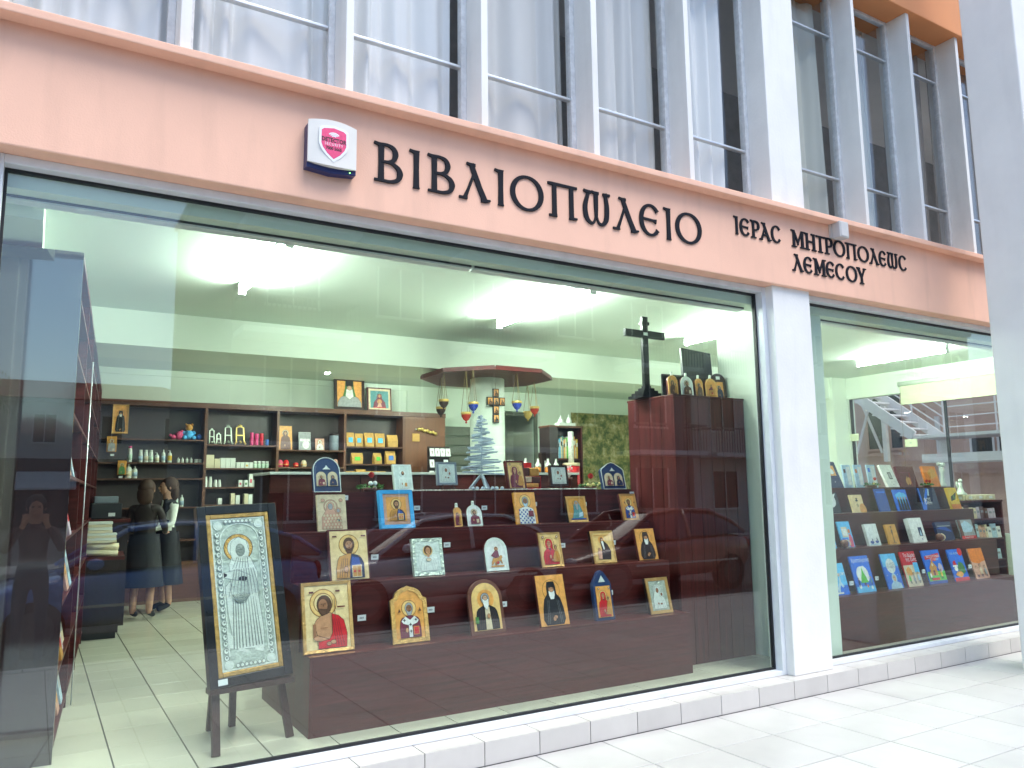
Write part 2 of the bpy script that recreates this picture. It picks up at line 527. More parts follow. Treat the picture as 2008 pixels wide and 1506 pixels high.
for k, ((x0, x1), (m, a, b_, lab)) in enumerate(zip(BAYS, cur)):
    rnd = random.Random(40 + k)
    w = x1 - x0
    xa, xb = x0 + a * w, x0 + b_ * w
    nx, nz = 110, 14
    ph = [rnd.uniform(0, 6.28) for _ in range(8)]
    vs, fs = [], []
    nf = rnd.uniform(3.2, 5.0)
    for j in range(nz + 1):
        z = 4.05 + (6.45 - 4.05) * j / nz
        for i in range(nx + 1):
            u = i / nx
            t = 1 - j / nz
            uu = u + 0.05 * math.sin(2 * math.pi * u * 1.3 + ph[5]) + 0.02 * math.sin(11 * u + ph[6])
            d = 0.036 * math.sin(2 * math.pi * nf * uu + ph[0] + 0.8 * t * math.sin(3 * u + ph[1])) + 0.016 * math.sin(2 * math.pi * nf * 2.3 * uu + ph[2] + t) * (0.5 + 0.5 * math.sin(4 * u + ph[7])) + 0.004 * math.sin(40 * uu + ph[3])
            d *= 0.85 + 0.45 * t
            sway = (0.05 if k in (2, 3, 5) else 0.012) * t * t * math.sin(5 * u + ph[4])
            vs.append((xa + (xb - xa) * u + sway, 4.765 + d, z)); 
    for j in range(nz):
        for i in range(nx):
            p = j * (nx + 1) + i
            fs.append([p, p + 1, p + nx + 2, p + nx + 1])
    b = MB(); b._add(vs, fs)
    o = b.build('curtain', m, smooth=True)
    o.modifiers.new('thickness', 'SOLIDIFY').thickness = 0.002
    tag(o, lab, 'curtain', 'curtains of the upper windows')

# shop windows: aluminium frame, black gasket, one big pane each
def shop_window(x0, x1, label):
    z0, z1, y0, y1 = 0.137, 3.299, 4.475, 4.600
    b = MB()
    b.box(x0, x0 + 0.045, y0, y1, z0, z1); b.box(x1 - 0.045, x1, y0, y1, z0, z1)
    b.box(x0 + 0.045, x1 - 0.045, y0 + 0.002, y1 - 0.002, z0, z0 + 0.035)
    b.box(x0 + 0.045, x1 - 0.045, y0 + 0.002, y1 - 0.002, 3.252, z1)
    w = b.build('shop_window', 'frame_white', bld, bev=0.003)
    g = MB()
    a0, a1, c0, c1 = x0 + 0.0455, x1 - 0.0455, z0 + 0.0355, 3.2515
    g.box(a0, a1, 4.545, 4.575, c0, c0 + 0.014); g.box(a0, a1, 4.545, 4.575, c1 - 0.016, c1)
    g.box(a0, a0 + 0.014, 4.545, 4.575, c0 + 0.014, c1 - 0.016); g.box(a1 - 0.018, a1, 4.545, 4.575, c0 + 0.014, c1 - 0.016)
    g.build('gasket', 'gasket', w)
    MB().box(a0 + 0.012, a1 - 0.014, 4.555, 4.565, c0 + 0.012, c1 - 0.012).build('pane', 'shop_glass', w)
    return w
shop_window(-0.274, 5.214, '')
shop_window(5.681, 9.399, '')

# free-standing column on the pavement
tag(MB().box(7.524, 7.98, 3.40, 3.874, 0.0, 9.5).build('column', 'white_render', bev=0.012), 'tall white square column standing on the pavement in front of the right window', 'column')

# ================================================================== inside shell
floor = structure(MB().box(-0.75, 11.6, 4.58, 12.7, -0.2, 0.143).build('shop_floor', 'grout_in'))
IT = 0.388
im = slab_mesh('floor_tile', IT - 0.008, IT - 0.004, 0.012, 'tile_in', 0.001)
rest = MB()
for i in range(-4, 29):
    x0 = 0.457 + i * IT + 0.002
    for j in range(21):
        y0 = 4.602 + j * IT + 0.002
        if x0 < -0.72 or x0 + IT > 11.6 or y0 + IT > 12.6:
            continue
        if x0 < 1.7 or (y0 < 5.0 and x0 < 9.2):
            o = bpy.data.objects.new('floor_tile', im); COL.objects.link(o); o.parent = floor; o.location = (x0, y0, 0.15)
        else:
            rest.box(x0, x0 + IT - 0.004, y0, y0 + IT - 0.004, 0.14, 0.15)
o = rest.build('floor_tiles_beyond', 'tile_in', floor, fix=False); o['kind'] = 'stuff'
structure(MB().box(-0.76, 11.7, 4.62, 12.7, 3.42, 3.459).build('ceiling', 'ceil_in'))
bw = MB()
# back wall with a doorway x 7.18..8.0
bw.box(-0.76, 7.18, 12.32, 12.6, 0.1, 3.4195); bw.box(8.02, 11.7, 12.32, 12.6, 0.1, 3.4195); bw.box(7.18, 8.02, 12.32, 12.6, 3.07, 3.4195)
structure(bw.build('back_wall', 'wall_in'))
structure(MB().box(7.0, 8.2, 13.6, 13.7, 0.1, 3.4).box(6.9, 7.0, 12.6, 13.7, 0.1, 3.4).box(8.2, 8.3, 12.6, 13.7, 0.1, 3.4).box(6.9, 8.3, 12.6, 13.7, 3.4, 3.5).box(6.9, 8.3, 12.6, 13.7, 0.0, 0.1).build('back_room', 'curtain_grey'))
structure(MB().box(-0.95, -0.76, 4.62, 12.6, 0.0, 3.42).build('left_wall', 'wall_in'))
rw = MB()
# right wall, opening y 5.2..8.33, z 0.95..3.07
rw.box(11.55, 11.72, 8.33, 12.6, 0.0, 3.4195); rw.box(11.55, 11.72, 4.62, 5.2, 0.0, 3.4195)
rw.box(11.55, 11.72, 5.2, 8.33, 0.0, 0.95); rw.box(11.55, 11.72, 5.2, 8.33, 3.07, 3.4195)
structure(rw.build('right_wall', 'wall_in'))
structure(MB().box(-0.75, 11.54, 8.40, 9.27, 3.07, 3.4195).build('ceiling_beam', 'wall_in'))
structure(MB().box(-0.75, -0.05, 4.82, 8.39, 3.09, 3.4195).build('side_beam', 'wall_in'))
structure(MB().box(-0.75, 11.54, 4.622, 4.80, 3.175, 3.4195).build('window_lintel', 'wall_in'))
structure(MB().box(5.585, 6.10, 4.621, 5.42, 0.1505, 3.4195).build('pier', 'wall_in'))
structure(MB().box(11.20, 11.545, 8.34, 8.7, 0.1505, 3.4195).build('pilaster', 'wall_in'))
# raised panel moulding on the back wall above the shelves
structure(MB().box(-0.7, 5.35, 12.29, 12.319, 3.33, 3.36).box(5.32, 5.35, 12.29, 12.319, 2.9, 3.33).build('wall_moulding', 'wall_in'))
# aluminium rail under the lintel, in two lengths
for x0, x1, lab in ((-0.27, 2.52, 'left length of the thin aluminium rail inside the large shop window'), (2.545, 5.21, 'right length of the thin aluminium rail inside the large shop window'), (5.69, 9.39, 'thin aluminium rail inside the right shop window')):
    t = thing('curtain_rail', lab, 'rail', (x0, 4.74, 3.15), group='rails inside the shop windows')
    MB().box(0, x1 - x0, -0.02, 0.06, 0.0, 0.0245).build('profile', 'frame_white', t)
    MB().box(0, x1 - x0, -0.024, -0.0201, 0.011, 0.0245).build('groove', 'gasket', t)
structure(MB().box(-0.75, 11.54, 4.60, 4.6215, 3.172, 3.4195).build('lintel_lining', 'wall_in'))

# fluorescent battens on the ceiling
for x, y0, y1, lab in ((1.42, 5.34, 6.85, 'lit fluorescent batten on the ceiling at the left, above the blue tinted bookcase side'),
                       (4.08, 5.38, 7.04, 'lit fluorescent batten on the ceiling at the middle of the large window'),
                       (6.57, 5.50, 6.88, 'lit fluorescent batten on the ceiling behind the tall dark cross'),
                       (3.50, 9.50, 11.0, 'lit fluorescent batten hidden behind the ceiling beam, over the customers'),
                       (5.90, 9.50, 11.0, 'lit fluorescent batten hidden behind the ceiling beam, over the low shelf'),
                       (9.95, 5.66, 6.98, 'lit fluorescent batten on the ceiling seen through the right window')):
    t = thing('fluorescent_lamp', lab, 'ceiling lamp', (x, (y0 + y1) / 2, 3.4195), group='fluorescent ceiling lamps')
    L = (y1 - y0) / 2
    MB().box(-0.022, 0.022, -L, L, -0.022, 0).build('batten', 'frame_white', t, bev=0.004)
    for s in (-1, 1):
        MB().box(-0.03, 0.03, s * L - 0.02 * (s > 0), s * L + 0.02 * (s < 0), -0.11, -0.0225).build('end_cap', 'frame_white', t)
    MB().tube([(0, -L + 0.021, -0.083), (0, L - 0.021, -0.083)], 0.019, 12).build('tube', 'tube_light', t, smooth=True)

# ================================================================== lettering on the fascia (cut letters, strokes with flared serifs)
def ribbon(b, pts, wid, y0, y1, closed=False):
    n = len(pts)
    L, Rr = [], []
    for i, (x, z) in enumerate(pts):
        if closed:
            a, c = pts[(i - 1) % n], pts[(i + 1) % n]
        else:
            a, c = pts[max(0, i - 1)], pts[min(n - 1, i + 1)]
        dx, dz = c[0] - a[0], c[1] - a[1]
        l = math.hypot(dx, dz) or 1
        w = wid[i] / 2 if isinstance(wid, (list, tuple)) else wid / 2
        L.append((x - dz / l * w, z + dx / l * w)); Rr.append((x + dz / l * w, z - dx / l * w))
    if closed:
        vs, fs = [], []
        for q in (L, Rr):
            for y in (y0, y1):
                vs += [(p[0], y, p[1]) for p in q]
        for i in range(n):
            j = (i + 1) % n
            fs += [[i, j, 2 * n + j, 2 * n + i], [n + i, 3 * n + i, 3 * n + j, n + j], [i, n + i, n + j, j], [2 * n + i, 2 * n + j, 3 * n + j, 3 * n + i]]
        b._add(vs, fs)
    else:
        b.prism(L + Rr[::-1], y0, y1)

def letter(ch, w, h, T, t, D):
    """strokes of one uncial capital, width w, height h, thick T, thin t, depth D; origin at the lower left"""
    b = MB()
    k = [0]
    def st(pts, wid, closed=False, sm=False):
        if sm:                    # smooth the spine and its widths
            if not isinstance(wid, (list, tuple)):
                wid = [wid] * len(pts)
            P, W_ = [], []
            n = len(pts)
            for i in range(n - 1):
                p0, p1, p2, p3 = (pts[max(0, i - 1)], pts[i], pts[i + 1], pts[min(n - 1, i + 2)])
                for q in range(6):
                    u = q / 6
                    P.append(tuple(.5 * (2 * p1[a] + (p2[a] - p0[a]) * u + (2 * p0[a] - 5 * p1[a] + 4 * p2[a] - p3[a]) * u * u + (3 * p1[a] - p0[a] - 3 * p2[a] + p3[a]) * u ** 3) for a in (0, 1)))
                    W_.append(wid[i] + (wid[i + 1] - wid[i]) * u)
            P.append(pts[-1]); W_.append(wid[-1])
            pts, wid = P, W_
        ribbon(b, pts, wid, -D - 0.0005 * k[0], 0.001, closed); k[0] += 1
    def stem(x, z0=0.0, z1=None, top=True, foot=True, tk=None):
        z1 = h if z1 is None else z1
        tk = tk or T
        st([(x, z0), (x, z0 + .06 * h), (x, (z0 + z1) / 2), (x, z1 - .06 * h), (x, z1)], [tk * 1.25, tk, tk * .88, tk, tk * 1.2])
        if top:
            flag(x, z1)
        if foot:
            pass
    def flag(x, z):
        st([(x + .5 * T, z - .30 * T), (x - .6 * T, z - .28 * T), (x - 1.25 * T, z - .12 * T)], [.6 * T, .55 * T, .42 * T])
    def foot(x, z=0.0, l=True, r=True):
        st([(x - (1.15 * T if l else .5 * T), z + .2 * T), (x + (1.15 * T if r else .5 * T), z + .2 * T)], .42 * T)
    def ring(cx, cz, rx, rz, a0=0, a1=360, n=36, ends=None):
        closed = abs(a1 - a0) >= 360
        m = n if closed else n + 1
        pts, wd = [], []
        for i in range(m):
            a = R(a0 + (a1 - a0) * i / n)
            pts.append((cx + rx * math.cos(a), cz + rz * math.sin(a)))
            wd.append(t + (T - t) * abs(math.cos(a)) ** 1.3)
        if ends:
            for i, e in ends.items():
                wd[i] = e
        st(pts, wd, closed)
    if ch == 'I':
        stem(w * .62)
        foot(w * .62, 0, False, False)
    elif ch == 'B':
        x = .26 * w
        stem(x); foot(x, 0, True, False); 
        r1, r2 = .40 * w, .54 * w
        st([(x, h - t * .5), (x + .22 * w, h - t * .5), (x + .40 * w, h - .10 * h), (x + .47 * w, h * .76), (x + .40 * w, h * .60), (x + .22 * w, h * .535), (x, h * .525)], [t, t, (T + t) * .5, T * .95, (T + t) * .5, t * .9, t * .9], sm=True)
        st([(x, h * .525), (x + .30 * w, h * .515), (x + .54 * w, h * .42), (x + .62 * w, h * .27), (x + .54 * w, h * .11), (x + .30 * w, t * .5), (x, t * .5)], [t * .9, t * .9, (T + t) * .5, T, (T + t) * .5, t, t], sm=True)
    elif ch == 'P':
        x = .30 * w
        stem(x); foot(x)
        st([(x, h - t * .5), (x + .28 * w, h - t * .5), (x + .50 * w, h * .88), (x + .56 * w, h * .71), (x + .48 * w, h * .55), (x + .26 * w, h * .47), (x, h * .47)], [t, t, (T + t) * .5, T, (T + t) * .5, t, t], sm=True)
    elif ch in 'ΛA':
        st([(.40 * w, h), (.42 * w, h * .9), (.66 * w, h * .35), (.82 * w, .04 * h)], [T * .9, T * .95, T, T * 1.05])
        flag(.44 * w, h)
        st([(.50 * w, h * .78), (.30 * w, h * .30), (.18 * w, .03 * h)], [t, t, t * 1.5])
        st([(.0, .16 * T), (.26 * w, .16 * T)], .45 * T)
        st([(.70 * w, .2 * T), (.86 * w, .22 * T), (w, .42 * T)], [.6 * T, .6 * T, .3 * T])
        if ch == 'A':
            st([(.30 * w, h * .30), (.66 * w, h * .30)], t)
    elif ch == 'O':
        ring(w / 2, h / 2, w / 2 - T * .5, h / 2 - t * .5)
    elif ch == 'Π':
        st([(0, h - .30 * T), (.1 * w, h - .30 * T), (w, h - .30 * T)], [.45 * T, .6 * T, .5 * T])
        for x in (.22 * w, .80 * w):
            st([(x, 0), (x, .1 * h), (x, h - .3 * T)], [T * 1.15, T * .95, T * .9])
        st([(.04 * w, .2 * T), (.30 * w, .2 * T)], .45 * T); st([(.74 * w, .2 * T), (.99 * w, .32 * T)], [.5 * T, .35 * T])
    elif ch == 'Ω':
        st([(.24 * w, h), (.22 * w, h * .86), (.07 * w + T * .4, h * .52), (.12 * w + T * .3, h * .2), (.30 * w, t * .6), (.42 * w, .08 * h), (.50 * w, h * .3)], [T * .9, T * .7, T, T, t * 1.3, t, t * .6], sm=True)
        st([(.50 * w, h), (.50 * w, h * .5), (.50 * w, h * .22)], [T * 1.0, T * .85, T * .6])
        st([(.50 * w, h * .3), (.58 * w, .08 * h), (.70 * w, t * .6), (.88 * w - T * .3, h * .2), (.93 * w - T * .4, h * .55), (.84 * w, h * .86), (.80 * w, h)], [t * .6, t, t * 1.3, T, T, T * .75, T * .9], sm=True)
        flag(.26 * w, h); flag(.52 * w, h); 
        st([(.74 * w, h - .25 * T), (.98 * w, h - .25 * T)], .5 * T)
    elif ch in 'ЄC':
        ring(w * .52, h / 2, w * .52 - T * .5, h / 2 - t * .5, 38, 322, 36, {0: T * 1.0, 1: T * .7, 36: T * .95, 35: T * .7})
        if ch == 'Є':
            st([(.14 * w, h * .52), (.66 * w, h * .50), (.80 * w, h * .48)], [t, t, t * 2.0])
    elif ch == 'M':
        st([(.20 * w, 0), (.20 * w, h)], [T * 1.1, T * .9]); flag(.20 * w, h); foot(.20 * w, 0)
        st([(.20 * w, h * .96), (.48 * w, h * .30)], [T * .8, T * .8]); st([(.80 * w, h * .96), (.50 * w, h * .30)], [t * 1.2, t * 1.2])
        st([(.49 * w, h * .42), (.49 * w, h * .14)], [T * .6, T * .4])
        st([(.82 * w, 0), (.82 * w, h)], [T * 1.1, T * .9]); foot(.82 * w, 0); st([(.74 * w, h - .2 * T), (w, h - .2 * T)], .42 * T)
    elif ch == 'H':
        for x in (.22 * w, .80 * w):
            st([(x, 0), (x, h)], [T * 1.1, T * .95]); foot(x, 0); flag(x, h)
        st([(.22 * w, h * .52), (.80 * w, h * .50)], t)
    elif ch == 'T':
        st([(.5 * w, 0), (.5 * w, h)], [T * 1.15, T * .9]); foot(.5 * w, 0)
        st([(0, h - .35 * T), (.06 * w, h - .3 * T), (.94 * w, h - .3 * T), (w, h - .35 * T)], [.8 * T, .55 * T, .55 * T, .8 * T])
    elif ch == 'Y':
        st([(.5 * w, 0), (.5 * w, h * .48)], [T * 1.15, T * .9]); foot(.5 * w, 0)
        st([(.14 * w, h), (.5 * w, h * .42)], [T, T * .85]); st([(.86 * w, h), (.52 * w, h * .42)], [t * 1.3, t])
        flag(.22 * w, h); st([(.70 * w, h - .2 * T), (1.02 * w, h - .2 * T)], .42 * T)
    return b

def sign(label, rows, T, t, D):
    s = thing('lettering_sign', label, 'sign', (rows[0][0][1], 4.36, rows[0][0][3]))
    ox, oz = rows[0][0][1], rows[0][0][3]
    for row in rows:
        for ch, x0, x1, z0, z1 in row:
            letter(ch, x1 - x0, z1 - z0, T, t, D).build('letter', 'letter_black', s, loc=(x0 - ox, 0, z0 - oz))
    return s
Z0, Z1 = 3.495, 3.745
big = [('B', 1.650, 1.850), ('I', 1.895, 1.962), ('B', 2.009, 2.212), ('Λ', 2.238, 2.470), ('I', 2.508, 2.578), ('O', 2.625, 2.893), ('Π', 2.929, 3.178), ('Ω', 3.215, 3.477), ('Λ', 3.497, 3.738), ('Є', 3.748, 3.955), ('I', 3.988, 4.067), ('O', 4.107, 4.381)]
sign('large black raised Greek lettering across the peach fascia', [[(c, a, b, Z0, Z1) for c, a, b in big]], 0.038, 0.018, 0.010)
l1 = [('I', 4.745, 4.798), ('Є', 4.812, 4.934), ('P', 4.939, 5.049), ('A', 5.041, 5.184), ('C', 5.184, 5.309), ('M', 5.435, 5.607), ('H', 5.607, 5.759), ('T', 5.762, 5.868), ('P', 5.866, 5.988), ('O', 5.993, 6.158), ('Π', 6.163, 6.325), ('O', 6.335, 6.501), ('Λ', 6.505, 6.649), ('Є', 6.650, 6.768), ('Ω', 6.772, 6.941), ('C', 6.955, 7.087)]
l2 = [('Λ', 5.429, 5.572), ('Є', 5.574, 5.697), ('M', 5.705, 5.869), ('Є', 5.871, 5.996), ('C', 6.000, 6.134), ('O', 6.147, 6.306), ('Y', 6.309, 6.434)]
sign('small black raised Greek lettering in two lines at the right of the fascia',
     [[(c, a, b, 3.660, 3.812) for c, a, b in l1], [(c, a, b, 3.447, 3.597) for c, a, b in l2]], 0.0265, 0.014, 0.009)

# alarm siren box with a shield sticker
mat('siren_cream', (0.74, 0.72, 0.66), 0.4, var=0.04)
mat('siren_blue', (0.010, 0.018, 0.10), 0.35, var=0.1)
mat('pink_print', (0.78, 0.07, 0.20), 0.5, var=0.12, scale=60)
mat('sticker_white', (0.82, 0.84, 0.86), 0.4)
mat('print_black', (0.012, 0.012, 0.015), 0.6)
al = thing('alarm_box', 'cream alarm siren box with pink shield sticker on the fascia', 'alarm box', (1.373, 4.36, 3.472))
MB().prism([(-0.148, 0.0)] + [(-0.148 + 0.296 * i / 10, -0.014 + 0.014 * abs(i - 5) / 5) for i in range(11)] + [(0.148, 0.262)] + [(0.148 - 0.296 * i / 10, 0.262 + 0.016 - 0.016 * abs(i - 5) / 5) for i in range(11)], -0.062, 0.0).build('base', 'siren_blue', al, bev=0.004)
b = MB()
vs, fs = [], []
NX = 14
for j, z in enumerate((0.030, 0.283)):
    for i in range(NX + 1):
        u = i / NX * 2 - 1
        zz = z + (0.014 if j else -0.012) * (1 - u * u)
        vs.append((0.146 * u, -0.074 - 0.020 * (1 - u * u), zz))
for j in range(2):
    for i in range(NX + 1):
        p = vs[j * (NX + 1) + i]
        vs.append((p[0], -0.0622, p[2]))
N1 = NX + 1
for i in range(NX):
    fs += [[i, i + 1, N1 + i + 1, N1 + i], [i, 2 * N1 + i, 2 * N1 + i + 1, i + 1], [N1 + i, N1 + i + 1, 3 * N1 + i + 1, 3 * N1 + i]]
fs += [[0, N1, 3 * N1, 2 * N1], [NX, 2 * N1 + NX, 3 * N1 + NX, N1 + NX]]
b._add(vs, fs)
smooth_by_angle(b.build('cover', 'siren_cream', al))
def shield(s):
    pts = [(-0.075, 0.07), (-0.06, 0.082), (0, 0.093), (0.06, 0.082), (0.075, 0.07), (0.076, -0.01), (0.066, -0.035), (0.04, -0.068), (0, -0.1), (-0.04, -0.068), (-0.066, -0.035), (-0.076, -0.01)]
    return [(x * s, z * s + 0.158) for x, z in pts]
st_ = MB().prism(shield(1.16), -0.0965, -0.0895).build('sticker', 'sticker_white', al)
MB().prism(shield(0.98), -0.0972, -0.0966).build('shield_print', 'pink_print', st_)
b = MB()
for r in (0.014, 0.025, 0.036):
    ribbon(b, circ(0, 0.190, r, r * .8, 10, 35, 145), 0.007, -0.0978, -0.0974)
b.build('wave_print', 'sticker_white', st_)
text_obj('DETECTOR', 0.036, 'print_black', st_, (0, -0.0979, 0.172), sx=0.80, bold=.0012)
text_obj('SECURITY', 0.023, 'sticker_white', st_, (0, -0.0979, 0.147), sx=0.9, spacing=1.25)
text_obj('7000 5665', 0.026, 'print_black', st_, (0, -0.0979, 0.122), sx=0.85, bold=.001)
MB().ball((0.11, -0.064, 0.01), 0.004, 8).build('status_light', glow('green_led', (0.2, 1, 0.1), 2.0), al)

mat('sensor_grey', (0.58, 0.57, 0.55), 0.5, var=0.08, dirt=0.2)
sn = thing('sensor_box', 'small grey box hanging under the fascia lip above the small letters', 'junction box', (6.01, 4.36, 3.80))
MB().box(-0.062, 0.062, -0.030, 0.0, 0.012, 0.150).build('mount', 'sensor_grey', sn, bev=0.004)
MB().box(-0.058, 0.066, -0.115, -0.0305, 0.0, 0.148).build('housing', 'sensor_grey', sn, bev=0.008)
MB().box(-0.046, 0.054, -0.119, -0.1155, 0.012, 0.136).build('lid', 'sensor_grey', sn, bev=0.003)

# ================================================================== tiered display stands
def tier_stand(label, x0, x1, nose, zs, yb, seams=()):
    t = thing('tiered_display_stand', label, 'display stand', (x0, nose[0], 0.15))
    X = x1 - x0
    n = len(nose)
    ny = [v - nose[0] for v in nose] + [yb - nose[0]]
    hz = [v - 0.15 for v in zs]
    prof = [(0.0012, 0)]
    for i in range(n):
        prof += [(ny[i] + 0.0012, hz[i] - 0.0012), (ny[i + 1] if i == n - 1 else ny[i + 1] + 0.0012, hz[i] - 0.0012)]
    prof += [(ny[-1], 0)]
    for xa in (-0.0, X - 0.018):
        MB().prism(prof, xa, xa + 0.018, axis='x').build('side_panel', 'wenge_v', t)
    for i in range(n):
        zb = 0.0 if i == 0 else hz[i - 1]
        MB().box(0.0185, X - 0.0185, ny[i], ny[i] + 0.018, zb + (0.0 if i == 0 else 0.0), hz[i] - 0.0185).build('front_panel' if i == 0 else 'riser', 'wenge', t)
        MB().box(0.0185, X - 0.0185, ny[i] - 0.001, ny[i + 1] - 0.0005 + (0 if i < n - 1 else 0), hz[i] - 0.018, hz[i]).build('shelf' if i < n - 1 else 'top', 'wenge', t)
    MB().box(0.0185, X - 0.0185, ny[-1] - 0.016, ny[-1] - 0.001, 0.0, hz[-1] - 0.0185).build('back_panel', 'wenge', t)
    return t
NOSE, ZS = [4.888, 5.12, 5.35, 5.58], [0.62, 1.02, 1.345, 1.616]
tier_stand('dark brown tiered display stand with rows of icons behind the large window', 1.488, 4.60, NOSE, ZS, 6.02)
NOSR, ZSR = [4.765, 4.995, 5.225, 5.455], [0.62, 1.02, 1.345, 1.605]
tier_stand('dark brown tiered display stand with rows of books behind the right window', 6.11, 9.42, NOSR, ZSR, 5.85)

# tall cabinet with vertical boards at the right end of the icon stand
cab = thing('tall_cabinet', 'tall dark brown cabinet of vertical boards at the right of the icon stand', 'cabinet', (4.70, 5.10, 0.15))
MB().box(0.02, 0.855, 0.02, 0.62, 0.0, 2.26).build('carcass', 'wenge_dark', cab)
for k in range(6):
    w = 0.86 / 6
    MB().box(k * w + 0.002, (k + 1) * w - 0.002, 0.0, 0.0195, 0.0, 2.262).build('board', 'wenge_v', cab, bev=0.002)
for k in range(4):
    w = 0.60 / 4
    MB().box(0.0, 0.0195, 0.0205 + k * w, 0.0205 + (k + 1) * w - 0.004, 0.0, 2.262).build('board', 'wenge_v', cab, bev=0.002)
MB().box(-0.004, 0.864, -0.004, 0.624, 2.2625, 2.28).build('top', 'wenge', cab, bev=0.002)

# glossy counter behind the stand
cn = thing('counter', 'glossy dark brown counter with pale top edge behind the icon stand', 'counter', (1.60, 6.40, 0.15))
mat('gloss_brown', (0.075, 0.026, 0.020), 0.12, var=0.3, scale=4, stretch=(0.6, 3, 6), coat=0.4)
mat('pale_edge', (0.62, 0.66, 0.60), 0.35, var=0.05)
for k in range(4):
    MB().box(k * 0.75, k * 0.75 + 0.745, 0, 0.03, 0.05, 1.612).build('panel', 'gloss_brown', cn, bev=0.002)
MB().box(0, 3.0, 0.031, 0.55, 0.0, 1.611).build('body', 'wenge_dark', cn)
MB().box(-0.01, 3.01, -0.012, 0.56, 1.6125, 1.634).build('top', 'pale_edge', cn, bev=0.002)

# ================================================================== painted panels
PC = {'gold': (0.82, 0.37, 0.09), 'gold_pale': (0.90, 0.63, 0.32), 'gold_light': (0.86, 0.54, 0.20), 'amber': (0.66, 0.30, 0.05), 'ochre': (0.60, 0.28, 0.06), 'red': (0.62, 0.012, 0.02), 'darkred': (0.13, 0.015, 0.02),
      'maroon': (0.20, 0.03, 0.06), 'blue': (0.02, 0.07, 0.34), 'navy': (0.012, 0.02, 0.08), 'skin': (0.55, 0.27, 0.14), 'skin_dark': (0.34, 0.15, 0.075), 'skin_pale': (0.62, 0.38, 0.24), 'brown': (0.12, 0.050, 0.026),
      'black': (0.012, 0.012, 0.016), 'white': (0.80, 0.80, 0.76), 'grey': (0.35, 0.36, 0.37), 'cream': (0.74, 0.60, 0.40), 'rose': (0.66, 0.36, 0.26), 'green': (0.06, 0.20, 0.05), 'lightblue': (0.12, 0.50, 0.85), 'paleblue': (0.45, 0.62, 0.75), 'brightblue': (0.02, 0.16, 0.72),
      'grassgreen': (0.10, 0.52, 0.05), 'orange': (0.75, 0.20, 0.02), 'yellow': (0.80, 0.50, 0.04), 'pinkcloth': (0.72, 0.10, 0.18), 'board_red': (0.10, 0.012, 0.014), 'boardbrown': (0.12, 0.04, 0.03), 'teal': (0.10, 0.28, 0.30), 'lilac': (0.55, 0.45, 0.55), 'dark': (0.03, 0.015, 0.012)}
for k, c in PC.items():
    mat('paint_' + k, c, 0.42, var=0.22, scale=24)
mat('silver', (0.74, 0.80, 0.72), 0.38, 0.45, var=0.14, scale=26, bump=0.45, bscale=42)
mat('silver_green', (0.60, 0.66, 0.56), 0.32, 0.8, var=0.2, scale=26, bump=1.0, bscale=60)
mat('silver_flat', (0.84, 0.88, 0.80), 0.38, 0.4, var=0.08, scale=40, bump=0.3, bscale=60)
mat('silver_plate', (0.56, 0.62, 0.54), 0.40, 0.45, var=0.22, scale=22, bump=0.6, bscale=38)
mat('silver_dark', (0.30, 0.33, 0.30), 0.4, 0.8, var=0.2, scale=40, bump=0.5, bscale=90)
mat('gilt', (0.80, 0.45, 0.16), 0.32, 0.75, var=0.15, scale=14, bump=0.5, bscale=60)
mat('gilt_relief', (0.72, 0.42, 0.14), 0.36, 0.7, var=0.3, scale=50, bump=1.0, bscale=110)
mat('board_dark', (0.030, 0.014, 0.013), 0.35, var=0.3, scale=9)
mat('board_redbrown', (0.10, 0.016, 0.016), 0.35, var=0.25, scale=9)
mat('board_brown', (0.16, 0.055, 0.035), 0.4, var=0.25, scale=9)
mat('board_blue', (0.020, 0.045, 0.13), 0.3, var=0.2, scale=9)
mat('frame_bright_blue', (0.06, 0.40, 0.80), 0.4, var=0.08)
mat('frame_grey', (0.20, 0.23, 0.28), 0.35, var=0.1)
mat('card_white', (0.80, 0.82, 0.83), 0.6, var=0.04, scale=40)
mat('ink', (0.25, 0.27, 0.30), 0.7)
def pm(n):
    return 'paint_' + n if n in PC else n

def outline(shape, w, h):
    a = w / 2
    if shape == 'arch':
        return [(-a, 0), (a, 0), (a, h - a)] + circ(0, h - a, a, a, 16, 0, 180)[1:]
    if shape == 'ogee':
        r = a * 0.76
        pts = [(-a, 0), (a, 0), (a, h * .74), (a * .94, h * .765), (a * .84, h * .775), (r, h * .80)]
        c = circ(0, h * .78, r, h * .19, 16, 8, 172)
        c[8] = (0, h * 0.99)
        return pts + c + [(-r, h * .80), (-a * .84, h * .775), (-a * .94, h * .765), (-a, h * .74)]
    if shape == 'gable':
        return [(-a, 0), (a, 0), (a, h * .70), (a * .92, h * .76), (a * .30, h * .96), (0, h), (-a * .30, h * .96), (-a * .92, h * .76), (-a, h * .70)]
    return rect(-a, a, 0, h)

